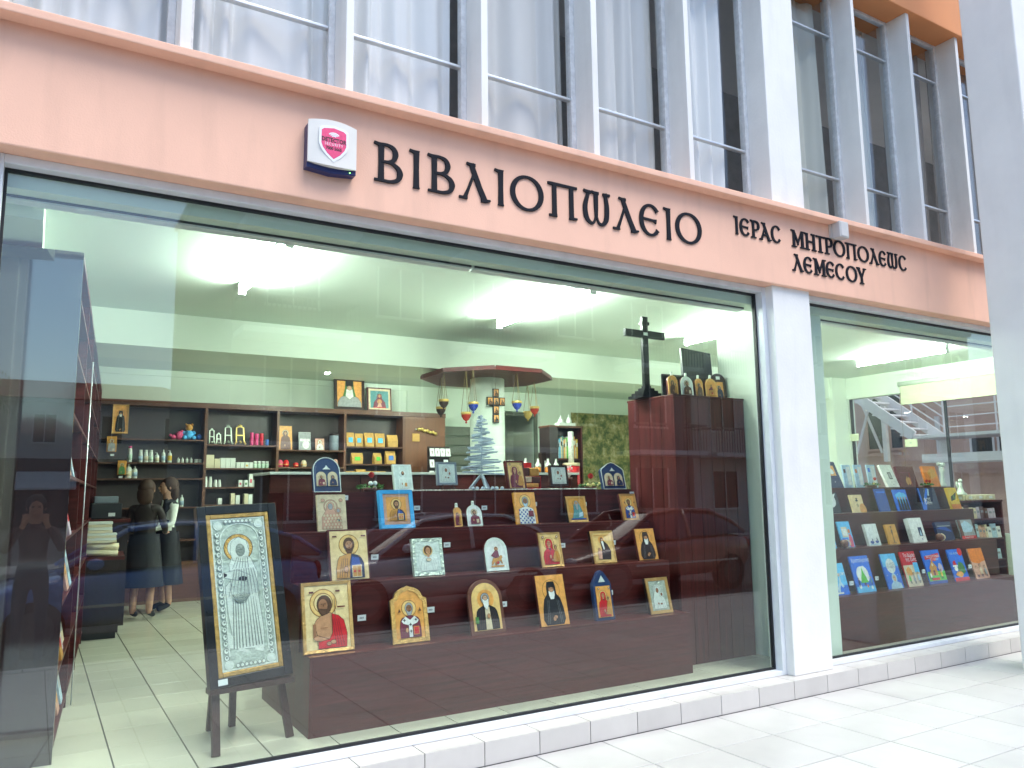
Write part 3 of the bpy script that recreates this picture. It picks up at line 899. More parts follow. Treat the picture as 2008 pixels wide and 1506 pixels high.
def robe_poly(bw, sw, nw, sy, ny, y0):
    return [(-bw / 2, y0), (bw / 2, y0), (bw / 2 * 1.0, y0 + (sy - y0) * .45), (sw / 2 * 1.02, sy - .07), (sw / 2 * .86, sy + .01), (nw / 2 * 1.5, ny - .02), (nw / 2, ny), (-nw / 2, ny), (-nw / 2 * 1.5, ny - .02), (-sw / 2 * .86, sy + .01), (-sw / 2 * 1.02, sy - .07), (-bw / 2, y0 + (sy - y0) * .45)]
def face(cx, cy_, s, skin='skin', hair='brown', beard=None, hood=None, hat=None, halo='gold_light', ring='ochre', tilt=0.0):
    L = []
    if halo:
        L += [(circ(cx, cy_ + .01, .265 * s, n=26), pm(ring)), (circ(cx, cy_ + .01, .250 * s, n=26), pm(halo))]
    if hood:
        L.append(([(cx - .15 * s, cy_ - .22 * s), (cx + .15 * s, cy_ - .22 * s), (cx + .19 * s, cy_ - .05 * s), (cx + .16 * s, cy_ + .12 * s), (cx + .07 * s, cy_ + .20 * s), (cx - .07 * s, cy_ + .20 * s), (cx - .16 * s, cy_ + .12 * s), (cx - .19 * s, cy_ - .05 * s)], pm(hood)))
    elif hair:
        L.append((circ(cx, cy_ + .02 * s, .145 * s, .175 * s), pm(hair)))
    L.append(([(cx - .05 * s, cy_ - .26 * s), (cx + .05 * s, cy_ - .26 * s), (cx + .05 * s, cy_ - .08 * s), (cx - .05 * s, cy_ - .08 * s)], pm(skin)))
    if beard:
        L.append(([(cx - .10 * s, cy_ - .02 * s), (cx + .10 * s, cy_ - .02 * s), (cx + .095 * s, cy_ - .14 * s), (cx + .03 * s, cy_ - .24 * s), (cx - .03 * s, cy_ - .24 * s), (cx - .095 * s, cy_ - .14 * s)], pm(beard)))
    L.append((circ(cx, cy_ + (.012 if beard else -.01) * s, .095 * s, (.105 if beard else .135) * s), pm(skin)))
    for sx in (-1, 1):
        L.append((circ(cx + sx * .042 * s, cy_ + .03 * s, .022 * s, .010 * s, 8), pm('brown')))
        L.append((rect(cx + sx * .042 * s - .03 * s, cx + sx * .042 * s + .03 * s, cy_ + .052 * s, cy_ + .062 * s), pm('brown')))
    L.append((rect(cx - .008 * s, cx + .010 * s, cy_ - .04 * s, cy_ + .03 * s), pm('brown')))
    L.append((circ(cx, cy_ - .068 * s, .03 * s, .010 * s, 8), pm('darkred')))
    if hat:
        L.append(([(cx - .125 * s, cy_ + .07 * s), (cx + .125 * s, cy_ + .07 * s), (cx + .135 * s, cy_ + .23 * s), (cx + .10 * s, cy_ + .26 * s), (cx - .10 * s, cy_ + .26 * s), (cx - .135 * s, cy_ + .23 * s)], pm(hat)))
    return L
def folds(xs, y0, y1, m, w=.010):
    return [([(x - w / 2, y0), (x + w / 2, y0), (x * .7 + w / 3, y1), (x * .7 - w / 3, y1)], pm(m)) for x in xs]
def fig(kind, H, c=None):
    """flat painted picture for a panel one unit wide and H units high: list of (outline, material)"""
    hy = H * .70
    L = []
    if kind == 'man_book':
        L += face(0, hy, 1.0, 'skin', 'brown', 'brown')
        L.append((robe_poly(.74, .62, .12, hy - .30, hy - .22, .04), pm('ochre')))
        L.append(([(-.02, .04), (.37, .04), (.37, hy * .45), (.31, hy - .36), (.20, hy - .27), (.05, hy - .235), (.0, hy * .5)], pm('navy')))
        L.append(([(.02, .30), (.30, .30), (.24, hy - .34), (.06, hy - .30)], pm('blue')))
        L += folds((-.30, -.24, -.17, -.1), .06, hy - .34, 'brown', .014)
        L += [(rect(.04, .30, .05, .36), pm('cream')), (rect(.06, .165, .07, .34), pm('ochre')), (rect(.175, .28, .07, .34), pm('ochre')), (circ(.11, .2, .03), pm('red')), (circ(.23, .2, .03), pm('red')), (circ(-.12, .26, .055, .075, 12), pm('skin'))]
        if c:
            L.append((rect(-.45, -.33, H - .17, H - .13), pm('darkred'))); L.append((rect(.33, .45, H - .17, H - .13), pm('darkred')))
    elif kind == 'madonna':
        v, d = c or ('red', 'red')
        L += face(-.06, hy, 1.0, 'skin', None, None, hood=v)
        L.append(([(-.40, .04), (.36, .04), (.36, .25), (.24, hy - .38), (.10, hy - .22), (-.20, hy - .22), (-.36, hy - .36), (-.42, hy * .4)], pm(v)))
        L.append(([(-.12, hy - .22), (.02, hy - .22), (-.03, hy - .34)], pm('brown')))
        L += folds((-.34, -.26, -.18, -.08), .06, hy - .36, 'darkred', .014)
        L += face(.24, hy - .20, .52, 'skin', 'brown', None, halo='gold_light')
        L.append(([(.04, .14), (.38, .14), (.40, .34), (.34, hy - .36), (.16, hy - .36), (.06, .36)], pm('ochre')))
        L += folds((.14, .22, .30), .16, hy - .42, 'brown', .010)
        L += [(circ(.02, .22, .07, .045, 12), pm('skin')), (circ(-.08, .36, .05, .09, 12), pm('skin'))]
        for sx in (-1, 1):
            L.append((circ(sx * .36, H - .14, .055, n=14), pm('maroon'))); L.append((circ(sx * .36, H - .14, .035, n=12), pm('cream')))
    elif kind == 'monk':
        L += [(circ(0, hy, .30, n=26), pm('ochre')), (circ(0, hy, .288, n=26), pm(c or 'gold'))]
        L.append(([(-.30, .03), (.30, .03), (.38, .18), (.35, hy * .48), (.28, hy - .26), (.16, hy - .12), (.155, hy + .10), (.12, hy + .24), (-.12, hy + .24), (-.155, hy + .10), (-.16, hy - .12), (-.28, hy - .26), (-.35, hy * .48), (-.38, .18)], pm('black')))
        L.append((circ(0, hy + .0, .095, .13), pm('skin')))
        L.append((rect(-.115, .115, hy + .07, hy + .21), pm('black')))
        L.append(([(-.10, hy - .03), (.10, hy - .03), (.10, hy - .15), (.06, hy - .27), (-.06, hy - .27), (-.10, hy - .15)], pm('white')))
        L.append((circ(0, hy + .01, .08, .07), pm('skin')))
        for sx in (-1, 1):
            L.append((circ(sx * .035, hy + .03, .02, .009, 8), pm('brown')))
        L += folds((-.26, -.20, .20, .26), .06, hy - .30, 'grey', .006)
        L += [(circ(.02, .24, .065, .05, 14), pm('skin')), (circ(-.03, .19, .05, .06, 14), pm('skin'))]
    elif kind == 'bishop':
        rb, om, hair = c or ('maroon', 'white', 'grey')
        L += face(0, hy, .95, 'skin_dark', hair, hair)
        L.append((robe_poly(.72, .64, .14, hy - .30, hy - .22, .03), pm(rb)))
        L.append(([(-.30, hy - .38), (-.16, hy - .24), (0, hy - .36), (.16, hy - .24), (.30, hy - .38), (.24, hy - .46), (.06, hy - .52), (.06, .04), (-.06, .04), (-.06, hy - .52), (-.24, hy - .46)], pm(om)))
        for x, z in ((-.2, hy - .36), (.2, hy - .36), (0, hy - .50), (0, .22)):
            L += [(rect(x - .045, x + .045, z - .012, z + .012), pm('black')), (rect(x - .012, x + .012, z - .05, z + .05), pm('black'))]
        L += folds((-.30, -.22, -.13, .15, .3), .05, hy - .48, 'brown', .012)
        L += [(rect(.09, .29, .10, .36), pm('ochre')), (rect(.11, .27, .12, .34), pm('red')), (circ(-.14, .26, .05, .075, 12), pm('skin'))]
        for sx in (-1, 1):
            L.append(([(sx * .36 - .05, H - .50), (sx * .36 + .05, H - .50), (sx * .36, H - .38)], pm('brown')))
    elif kind == 'check':
        L += face(0, hy + .02, 1.0, 'skin_dark', 'grey', 'paleblue')
        L.append((robe_poly(.74, .66, .14, hy - .28, hy - .20, .0), pm('white')))
        for i in range(9):
            for j in range(9):
                x = -.36 + i * .085; z = .015 + j * .085
                lim = .33 if z < hy - .34 else .24
                if (i + j) % 2 == 0 and abs(x + .035) < lim and z < hy - .32:
                    L.append((rect(x, x + .065, z, z + .065), pm('blue')))
        L += [(rect(.06, .30, .28, .52), pm('brown')), (rect(.08, .28, .30, .50), pm('maroon'))]
    elif kind == 'redrobe':
        L += [(circ(-.08, hy + .02, .30, n=28), pm('ochre')), (circ(-.08, hy + .02, .285, n=28), pm('gold_light')), (circ(-.08, hy + .02, .21, n=28), pm('ochre')), (circ(-.08, hy + .02, .20, n=28), pm('gold_pale'))]
        L.append((robe_poly(.50, .58, .14, hy - .34, hy - .20, .10), pm('skin')))
        L += [(circ(-.06, hy - .02, .165, .205), pm('brown')), (circ(-.09, hy - .035, .105, .15), pm('skin_dark'))]
        L.append(([(-.19, hy - .10), (.0, hy - .12), (-.04, hy - .22), (-.12, hy - .25), (-.17, hy - .19)], pm('brown')))
        L += [(circ(-.125, hy + .0, .024, .010, 8), pm('brown')), (circ(-.045, hy + .0, .024, .010, 8), pm('brown')), (rect(-.09, -.075, hy - .06, hy), pm('brown')), (rect(-.34, -.27, .24, hy - .42), pm('skin_dark'))]
        L.append(([(-.34, .24), (-.30, .20), (.06, .12), (.10, .17), (-.26, .30)], pm('skin')))
        L.append(([(-.24, .02), (.40, .02), (.42, .30), (.36, hy - .38), (.24, hy - .27), (.10, hy - .22), (.10, .34), (.02, .20), (-.22, .16)], pm('red')))
        L += folds((.16, .22, .28, .34), .05, hy - .34, 'darkred', .012)
        L += [(circ(.10, .14, .06, .04, 12), pm('skin')), (circ(.0, .11, .05, .035, 12), pm('skin')), (rect(.16, .172, hy - .34, hy + .10), pm('brown')), (rect(-.18, -.02, hy - .52, hy - .505), pm('skin_dark'))]
        for x in (-.40, .20):
            L.append((rect(x, x + .10, H - .17, H - .13), pm('darkred')))
        L.append((rect(.22, .40, hy - .10, hy - .07), pm('darkred')))
    elif kind == 'elder':
        L.append((circ(0, hy, .30, n=26), pm('gold')))
        L.append((robe_poly(.82, .70, .16, hy - .30, hy - .18, .02), pm('black')))
        L.append(([(-.08, .02), (.14, .02), (.10, hy - .24), (-.06, hy - .24)], pm('cream')))
        L += folds((-.32, -.24, -.16, .2, .28, .36), .04, hy - .32, 'boardbrown', .010)
        L += [(circ(-.03, hy + .02, .15, .17), pm('grey')), (circ(-.03, hy + .03, .09, .10), pm('skin_pale'))]
        L.append(([(-.14, hy), (.08, hy), (.08, hy - .18), (0, hy - .34), (-.09, hy - .24)], pm('white')))
        L += [(circ(-.03, hy + .035, .075, .07), pm('skin_pale')), (circ(-.06, hy + .05, .018, .008, 8), pm('brown')), (circ(0, hy + .05, .018, .008, 8), pm('brown')), (circ(.03, .42, .05, .07), pm('skin')), (rect(-.46, -.34, .22, .42), pm('green'))]
    elif kind == 'rider':
        L += [(circ(.02, hy - .02, .11, n=20), pm('gold')), (circ(.02, hy - .02, .075, .095), pm('brown')), (circ(.02, hy - .03, .052, .07), pm('skin'))]
        L.append(([(-.30, hy - .34), (-.06, hy - .12), (.10, hy - .12), (.14, hy - .40), (-.06, hy - .5)], pm('maroon')))
        L.append(([(-.30, .30), (-.22, .48), (.10, .50), (.22, .62), (.30, .58), (.30, .50), (.24, .42), (.30, .20), (.25, .20), (.18, .34), (.0, .32), (-.06, .14), (-.12, .14), (-.14, .32), (-.26, .16), (-.31, .17)], pm('ochre')))
        L += [(rect(-.36, .36, .06, .13), pm('amber')), (circ(.02, .26, .09, .06), pm('red'))]
    elif kind == 'angel':
        for sx in (-1, 1):
            L.append(([(sx * .12, hy - .16), (sx * .36, hy - .10), (sx * .40, hy - .45), (sx * .34, .10), (sx * .18, .3)], 'silver_flat'))
        L.append((robe_poly(.66, .52, .12, hy - .30, hy - .20, .05), 'silver_flat'))
        L += [(circ(0, hy, .20, n=22), pm('gold_light')), (circ(0, hy + .02, .15, .17), pm('brown')), (circ(0, hy - .005, .10, .13), pm('skin'))]
        L += [(rect(-.04, .05, hy - .24, hy - .10), pm('skin')), (circ(-.04, hy + .02, .018, .009, 8), pm('black')), (circ(.04, hy + .02, .018, .009, 8), pm('black')), (circ(0, hy - .065, .028, .009, 8), pm('darkred')), (circ(.0, hy - .34, .10, .06, 14), pm('cream'))]
        L += folds((-.24, -.14, .14, .24), .08, hy - .36, 'silver_dark', .008)
    elif kind == 'silver_mother':
        L += [(circ(-.05, hy - .02, .24, n=24), 'silver_flat'), (circ(-.05, hy - .02, .20, n=24), 'silver')]
        L.append(([(-.36, .08), (.34, .08), (.30, hy - .46), (.10, hy - .06), (.04, hy + .12), (-.14, hy + .12), (-.22, hy - .08), (-.36, hy - .40)], 'silver_flat'))
        L += [(circ(-.06, hy - .03, .075, .10), pm('skin_dark')), (circ(.14, hy - .22, .12, n=18), 'silver_flat'), (circ(.14, hy - .22, .05, .065), pm('skin_dark')), (circ(.05, .28, .05, .035, 10), pm('skin_dark')), (circ(-.12, .30, .035, .05, 10), pm('skin_dark'))]
        L += folds((-.28, -.20, -.10, .12, .22), .10, hy - .46, 'silver_dark', .010)
    elif kind == 'silver_bishop':
        L += [(circ(0, hy - .02, .21, n=22), 'silver_flat')]
        L.append((robe_poly(.62, .56, .14, hy - .34, hy - .2, .06), 'silver_flat'))
        L += [(circ(0, hy - .03, .085, .12), pm('brown')), (circ(0, hy, .06, .07), pm('skin')), (circ(-.1, .34, .04, .06, 10), pm('skin')), (rect(.06, .2, .18, .40), pm('gold'))]
        L += folds((-.24, -.14, .24), .08, hy - .40, 'silver_dark', .012)
    elif kind == 'relief_pale':
        L += [(circ(-.04, hy - .02, .26, n=24), pm('rose')), (circ(-.04, hy - .02, .225, n=24), pm('cream'))]
        L.append(([(-.40, .03), (.38, .03), (.34, hy - .42), (.10, hy - .16), (.08, hy + .08), (-.06, hy + .17), (-.18, hy + .06), (-.22, hy - .16), (-.38, hy - .42)], pm('rose')))
        L += [(circ(-.05, hy - .02, .085, .115), pm('grey')), (circ(.24, hy - .18, .11, n=16), pm('rose')), (circ(.24, hy - .18, .06, .07), pm('grey')), (circ(.22, .34, .06, .03), pm('teal'))]
        for i in range(6):
            for j in range(5):
                x, z = -.30 + i * .12 + (j % 2) * .05, .08 + j * .11
                if abs(x) < .36 and z < hy - .36:
                    L.append((circ(x, z, .04, .05, 10), pm('cream')))
        for sx in (-1, 1):
            L.append((circ(sx * .34, H - .18, .07, .06, 10), pm('rose')))
    elif kind == 'cloak_walk':
        L.append((circ(-.06, hy + .06, .16, n=20), pm('gold')))
        L.append(([(-.20, .08), (.30, .06), (.36, .40), (.24, hy - .16), (.04, hy + .02), (-.12, hy - .04), (-.08, .45), (-.22, .30)], pm('black')))
        L += [(circ(-.05, hy + .06, .075, .095), pm('brown')), (circ(-.05, hy + .05, .055, .07), pm('skin'))]
        L.append(([(-.10, hy), (.01, hy), (.04, hy - .34), (-.02, hy - .36)], pm('white')))
        L.append(([(-.34, .10), (-.16, .08), (-.14, .42), (-.24, .52), (-.34, .40)], pm('rose')))
        L += [(circ(-.26, .50, .05, .05, 10), pm('skin')), (rect(-.44, .44, H - .12, H - .09), pm('ochre'))]
    elif kind == 'prophet':
        L += [(circ(0, hy + .02, .22, n=22), pm('amber'))]
        L.append(([(-.36, .06), (.30, .06), (.34, .30), (.22, hy - .10), (.10, hy + .14), (-.08, hy + .16), (-.18, hy - .02), (-.22, .40)], pm('teal')))
        L += [(circ(-.01, hy + .04, .12, .15), pm('grey')), (circ(-.01, hy + .05, .07, .085), pm('skin'))]
        L.append(([(-.09, hy + .02), (.08, hy + .02), (.06, hy - .22), (0, hy - .30), (-.06, hy - .2)], pm('grey')))
        L += [([(.02, .14), (.26, .20), (.30, .42), (.08, .36)], pm('paleblue')), (rect(-.45, .45, .03, .09), pm('blue'))]
    elif kind == 'bust_small':
        rb = c or 'navy'
        L += face(0, hy, .95, 'skin', 'brown', 'brown', halo='cream')
        L.append((robe_poly(.76, .66, .14, hy - .30, hy - .2, .02), pm(rb)))
        L += [(circ(-.14, .30, .06, .08, 10), pm('skin')), (rect(.08, .28, .10, .36), pm('cream'))]
    elif kind == 'hooded_small':
        rb = c or 'navy'
        L += face(0, hy, .95, 'skin', None, None, hood=rb, halo='cream')
        L.append((robe_poly(.76, .62, .2, hy - .32, hy - .2, .02), pm(rb)))
        L += [(circ(-.06, .32, .06, .08, 10), pm('skin'))]
    elif kind == 'archimandrite':
        L.append((robe_poly(.95, .8, .2, hy - .36, hy - .22, .0), pm('grey')))
        L.append(([(-.26, hy - .30), (.26, hy - .30), (.17, hy + .02), (.15, hy + .34), (-.15, hy + .34), (-.17, hy + .02)], pm('green')))
        L.append(([(-.15, hy + .10), (.15, hy + .10), (.14, hy + .34), (-.14, hy + .34)], pm('black')))
        L += [(circ(0, hy, .11, .12), pm('skin_pale'))]
        L.append(([(-.12, hy - .02), (.12, hy - .02), (.16, hy - .3), (.0, hy - .42), (-.16, hy - .3)], pm('white')))
        L += [(circ(0, hy + .02, .085, .07), pm('skin_pale')), (circ(-.04, hy + .04, .02, .009, 8), pm('brown')), (circ(.04, hy + .04, .02, .009, 8), pm('brown'))]
    return L

def grow(pts, d):
    n = len(pts)
    A = sum(pts[i][0] * pts[(i + 1) % n][1] - pts[(i + 1) % n][0] * pts[i][1] for i in range(n))
    sg = 1 if A > 0 else -1
    out = []
    for i in range(n):
        a, c = pts[i - 1], pts[(i + 1) % n]
        dx, dz = c[0] - a[0], c[1] - a[1]
        l = math.hypot(dx, dz) or 1
        out.append((pts[i][0] + sg * dz / l * d, pts[i][1] - sg * dx / l * d))
    return out
def paint(parent, L, w, ox, oz, y, name='painted_picture', dz=0.0006, line=0.009):
    L2 = []
    for pts, m in L:
        big = max(p[0] for p in pts) - min(p[0] for p in pts)
        if line and big > 0.09 and len(pts) > 4 and not m.startswith('paint_gold'):
            L2.append((grow(pts, line), 'silver_dark' if m.startswith('silver') else ('paint_white' if m in ('paint_black', 'paint_brown', 'paint_navy') and False else 'paint_dark')))
        L2.append((pts, m))
    L = L2
    dz = min(dz, 0.012 / max(1, len(L)))     # the whole stack of paint layers stays thin
    mats = []
    b = MB()
    for i, (pts, m) in enumerate(L):
        if m not in mats:
            mats.append(m)
        b.sheet([(ox + p[0] * w, oz + p[1] * w) for p in pts], y - dz * (i + 1), mats.index(m))
    return b.build(name, mats, parent, fix=False)

def icon(key, dims, label, shape='rect', board='board_dark', thick=0.022, frame=None, ground='paint_gold', figure=None, fc=None, lean=14, pshape=None, border=0.0, name='icon', gap=None, fscale=1.0, group='icons set out on the tiered stand', cat='icon', dz=0.0006):
    """a panel leaning back: board of the given outline, optional raised frame, painted ground and figure"""
    x, y, z, w, h = dims
    t = thing(name, label, cat, (x, y, z), (R(-lean), 0, 0), group)
    MB().prism(outline(shape, w, h), 0.0, thick).build('board', board, t, bev=0.0015)
    fw = 0.0
    pshape = pshape or shape
    yf = 0.0
    if frame:
        fm_, fw, fh = frame
        b = MB()
        o1 = outline(shape, w * 0.999, h * 0.9995); o2 = [(p[0] * (w - 2 * fw) / w, fw + p[1] * (h - 2 * fw) / h) for p in o1]
        n = len(o1)
        vs = [(p[0], 0.0, p[1]) for p in o1] + [(p[0], -fh, p[1]) for p in [(q[0] * .985, q[1] * .985 + h * .0075) for q in o1]] + [(p[0], -fh * .8, p[1]) for p in o2] + [(p[0], 0.0, p[1]) for p in o2]
        fs = []
        for a in range(3):
            for i in range(n):
                j = (i + 1) % n
                fs.append([a * n + i, a * n + j, (a + 1) * n + j, (a + 1) * n + i])
        b._add(vs, fs)
        b.build('frame', fm_, t)
    ins = fw + border
    pw, ph = w - 2 * ins, h - 2 * ins
    o2 = [(p[0], p[1] + ins) for p in outline(pshape, pw, ph)]
    pan = MB().prism(o2, -0.0025, -0.0002).build('panel', ground, t)
    if figure:
        paint(t, fig(figure, (ph * fscale) / pw, fc), pw, 0, ins, -0.0026, dz=dz)
    return t

Y1, Y2, Y3, Y4 = 4.97, 5.20, 5.43, 5.68
# bottom tier
icon('a', (1.635, Y1, .621, .330, .437), 'large icon of a bare chested man in a red cloak, leftmost on the bottom tier', board='board_redbrown', frame=('gilt', .022, .012), ground='paint_gold_pale', figure='redrobe')
icon('b', (2.193, Y1, .621, .266, .377), 'curved top gilt icon of a bishop in a maroon robe, second on bottom tier', 'ogee', 'board_dark', frame=('gilt_relief', .030, .010), ground='paint_gold', figure='bishop', fscale=.86)
icon('c', (2.782, Y1, .621, .275, .376), 'round arched brown icon of an old white bearded monk on the bottom tier', 'arch', 'board_brown', ground='paint_gold_light', figure='elder', border=.026, fscale=.93)
icon('d', (3.343, Y1, .621, .257, .374), 'gold icon of a standing monk in black with clasped hands on the bottom tier', board='board_redbrown', ground='paint_gold', figure='monk', border=.004)
g = icon('e', (3.808, Y1, .621, .176, .376), 'dark gabled icon shrine with a small red robed mother on the bottom tier', 'gable', 'board_blue', thick=.035, ground='paint_gold', figure=None, border=.06, pshape='rect', lean=10)
bpy.data.objects.remove(g.children[1])
MB().prism(rect(-.068, .068, .022, .255), -.006, -.0002).build('panel', 'paint_gold', g)
paint(g, fig('madonna', .233 / .136, ('red', 'red')), .136, 0, .022, -.0062)
MB().prism([(-.032, .285), (.032, .285), (0, .335)], -.004, -.0002).build('pediment_plate', 'silver_flat', g)
icon('f', (4.369, Y1, .621, .232, .285), 'dark framed silver green relief icon of a mother and child, rightmost on the bottom tier', board='board_dark', thick=.03, frame=('gilt', .026, .010), ground='silver_green', figure='silver_mother', dz=.0012)
# second tier
icon('a', (1.851, Y2, 1.021, .284, .352), 'gold icon of a dark bearded man with an open book, dark red frame, second tier', board='board_redbrown', thick=.03, ground='paint_gold_pale', figure='man_book', fc=1, border=.012)
icon('b', (2.431, Y2, 1.021, .241, .267), 'silver icon of a young angel with dark hair on the second tier', board='silver', frame=('silver_green', .026, .006), ground='silver', figure='angel', dz=.0012)
icon('c', (2.989, Y2, 1.021, .193, .250), 'arched white bordered icon of a rider on horseback on the second tier', 'arch', 'board_redbrown', frame=('silver_flat', .020, .006), ground='paint_white', figure='rider')
icon('d', (3.482, Y2, 1.021, .207, .270), 'gold icon of a woman in bright red holding a child, second tier', board='board_redbrown', frame=('gilt', .014, .008), ground='paint_gold_light', figure='madonna', fc=('red', 'red'))
icon('e', (3.997, Y2, 1.021, .229, .265), 'dark framed icon of a bearded man in a long black cloak walking, second tier', board='board_dark', thick=.03, frame=('gilt', .018, .006), ground='paint_gold_light', figure='cloak_walk')
icon('f', (4.454, Y2, 1.021, .213, .269), 'gold icon of a hooded white bearded monk in black, rightmost on the second tier', board='board_redbrown', ground='paint_gold', figure='monk', border=.004)
# third tier
icon('a', (1.796, Y3, 1.346, .210, .260), 'pale pink and cream relief icon of a mother and child, leftmost on the third tier', board='paint_cream', frame=('paint_cream', .010, .005), ground='paint_cream', figure='relief_pale', dz=.0012)
q = icon('b', (2.284, Y3, 1.346, .268, .289), 'icon of a man with a book in a bright blue frame on the third tier', board='frame_bright_blue', thick=.03, frame=('frame_bright_blue', .030, .014), ground='paint_rose', figure=None)
MB().prism(rect(-.078, .078, .055, .235), -.004, -.0026).build('inner_panel', 'paint_gold', q)
paint(q, fig('man_book', .18 / .156), .156, 0, .055, -.0042)
def small_arch(dims, label, fg, fc, lean=14, y_board='board_redbrown', knob=True, frame='gilt', grp='icons set out on the tiered stand'):
    x, y, z, w, h = dims
    t = icon('s', dims, label, 'arch', y_board, frame=(frame, w * .09, .004), ground='paint_white' if frame == 'silver_flat' else 'paint_gold', figure=fg, fc=fc, lean=lean, group=grp, fscale=.93)
    if knob:
        MB().box(-.010, .010, -.001, .012, h - .002, h + .014).ball((0, .004, h + .022), .012, 10).build('knob', 'silver_flat', t)
    return t
small_arch((2.780, Y3, 1.346, .068, .150), 'tiny narrow arched icon, left one of the small pair on the third tier', 'madonna', ('maroon', 'maroon'))
small_arch((2.924, Y3, 1.346, .133, .165), 'small white arched icon, right one of the small pair on the third tier', 'bust_small', 'maroon', frame='silver_flat')
icon('d', (3.402, Y3, 1.346, .202, .259), 'orange gold icon of a bishop in a blue checked robe on the third tier', board='paint_amber', ground='paint_gold', figure='check', border=.002)
icon('e', (3.903, Y3, 1.346, .201, .221), 'dark framed icon of a grey bearded elder in a green cloak on the third tier', board='board_dark', thick=.03, frame=('gilt', .016, .006), ground='paint_amber', figure='prophet')
icon('f', (4.464, Y3, 1.346, .176, .236), 'small gilt framed icon of a bishop in blue, rightmost on the third tier', board='board_redbrown', frame=('gilt', .016, .007), ground='paint_gold', figure='bishop', fc=('blue', 'white', 'brown'))
# top deck
GT = 'icons standing on the top of the tiered stand'
def twin(dims, label, shape, lean, zb, zt, grp=GT):
    x, y, z, w, h = dims
    t = thing('icon_shrine', label, 'icon', (x, y, z), (R(-lean), 0, 0), grp)
    MB().prism(outline(shape, w, h), 0.0, .035).build('board', 'board_blue', t, bev=.002)
    b = MB(); o1 = outline(shape, w, h); ribbon(b, [(p[0] * .97, p[1] * .985 + .002) for p in o1], .006, -.004, .001, True)
    b.build('rim', 'silver_flat', t)
    for s in (-1, 1):
        pw, ph = w * .36, zt - zb
        cx = s * w * .21
        MB().prism([(cx + p[0], zb + p[1]) for p in outline('arch', pw, ph)], -.004, -.0002).build('panel', 'paint_cream', t)
        paint(t, fig('bust_small' if s < 0 else 'hooded_small', ph * .9 / pw, 'navy' if s > 0 else 'maroon'), pw * .94, cx, zb + .002, -.0042)
    MB().prism([(-.030, zt + .018), (.030, zt + .018), (.012, zt + .032), (0, zt + .05), (-.012, zt + .032)], -.004, -.0002).build('ornament', 'silver_flat', t)
    return t
twin((1.835, Y4, 1.617, .205, .266), 'blue arched twin picture icon shrine at the left of the top deck', 'arch', 16, .045, .155)
icon('c', (2.437, Y4, 1.617, .156, .216), 'silver icon of a standing bishop with gilt corners on the top deck', board='silver', frame=('silver_flat', .012, .005), ground='silver', figure='silver_bishop', lean=16, group=GT, dz=.0012)
icon('f', (3.463, Y4, 1.617, .180, .255), 'dark red framed icon of a mother in maroon holding a child on the top deck', board='board_redbrown', thick=.03, frame=('board_redbrown', .016, .008), ground='paint_gold_light', figure='madonna', fc=('maroon', 'maroon'), group=GT)
twin((4.494, Y4, 1.617, .260, .249), 'blue gabled twin picture icon shrine at the right of the top deck', 'gable', 14, .03, .150)
def stand_icon(x, z0, w, h, label, fr):
    t = icon('g', (x, Y4, 1.617 + z0, w, h), label, board=fr, frame=(fr, .018, .008), ground='silver_flat', figure='silver_mother', lean=9, group=GT, dz=.0010, cat='icon')
    for s in (-1, 1):
        MB().tube([(s * w * .25, -.012, .004), (s * w * .25, .0, -.004), (s * w * .30, -.03, -z0 + .002), (s * w * .25, .05, -z0 + .006), (s * w * .25, .03, h * .4)], .003, 6).build('stand_leg', 'black_plastic', t)
stand_icon(2.809, .045, .180, .187, 'pale silver icon in a grey frame standing left of the white slatted tree', 'frame_grey')
stand_icon(3.888, .032, .186, .182, 'pale silver icon in a black frame standing right of the white slatted tree', 'board_dark')

# price tags fixed to the risers and frames beside the icons
def price(x, y, z, w, h, label, lean=0):
    t = thing('price_tag', label, 'price tag', (x, y, z), (R(-lean), 0, 0), 'white price tags beside the icons')
    MB().box(-w / 2, w / 2, -.0015, 0, -h / 2, h / 2).build('card', 'card_white', t)
    b = MB()
    for k in range(3):
        b.box(-w * .25 + k * w * .17, -w * .25 + k * w * .17 + w * .12, -.0021, -.0016, -h * .16, h * .14)
    b.build('price_print', 'ink', t)
for x, z, nm in ((1.900, .79, 'the bare chested man in red'), (2.400, .80, 'the gilt curved top bishop'), (2.985, .79, 'the round arched old monk'), (3.965, .80, 'the gabled shrine'), (4.545, .80, 'the dark framed silver relief')):
    price(x, 5.119, z, .058, .038, 'white price tag on the riser beside ' + nm)
for x, z, nm in ((2.075, 1.16, 'the man with an open book'), (2.640, 1.22, 'the silver angel'), (3.675, 1.17, 'the red veiled woman'), (4.190, 1.17, 'the walking cloaked man')):
    price(x, 5.349, z, .055, .036, 'white price tag on the riser beside ' + nm)
for x, z, nm in ((2.500, 1.49, 'the blue framed icon'), (3.085, 1.48, 'the small arched pair'), (3.560, 1.50, 'the checked robe bishop'), (4.070, 1.49, 'the elder in green'), (1.93, 1.575, 'the pale relief icon'), (4.60, 1.575, 'the right twin shrine')):
    price(x, 5.579, z, .050, .034, 'white price tag on the riser beside ' + nm)

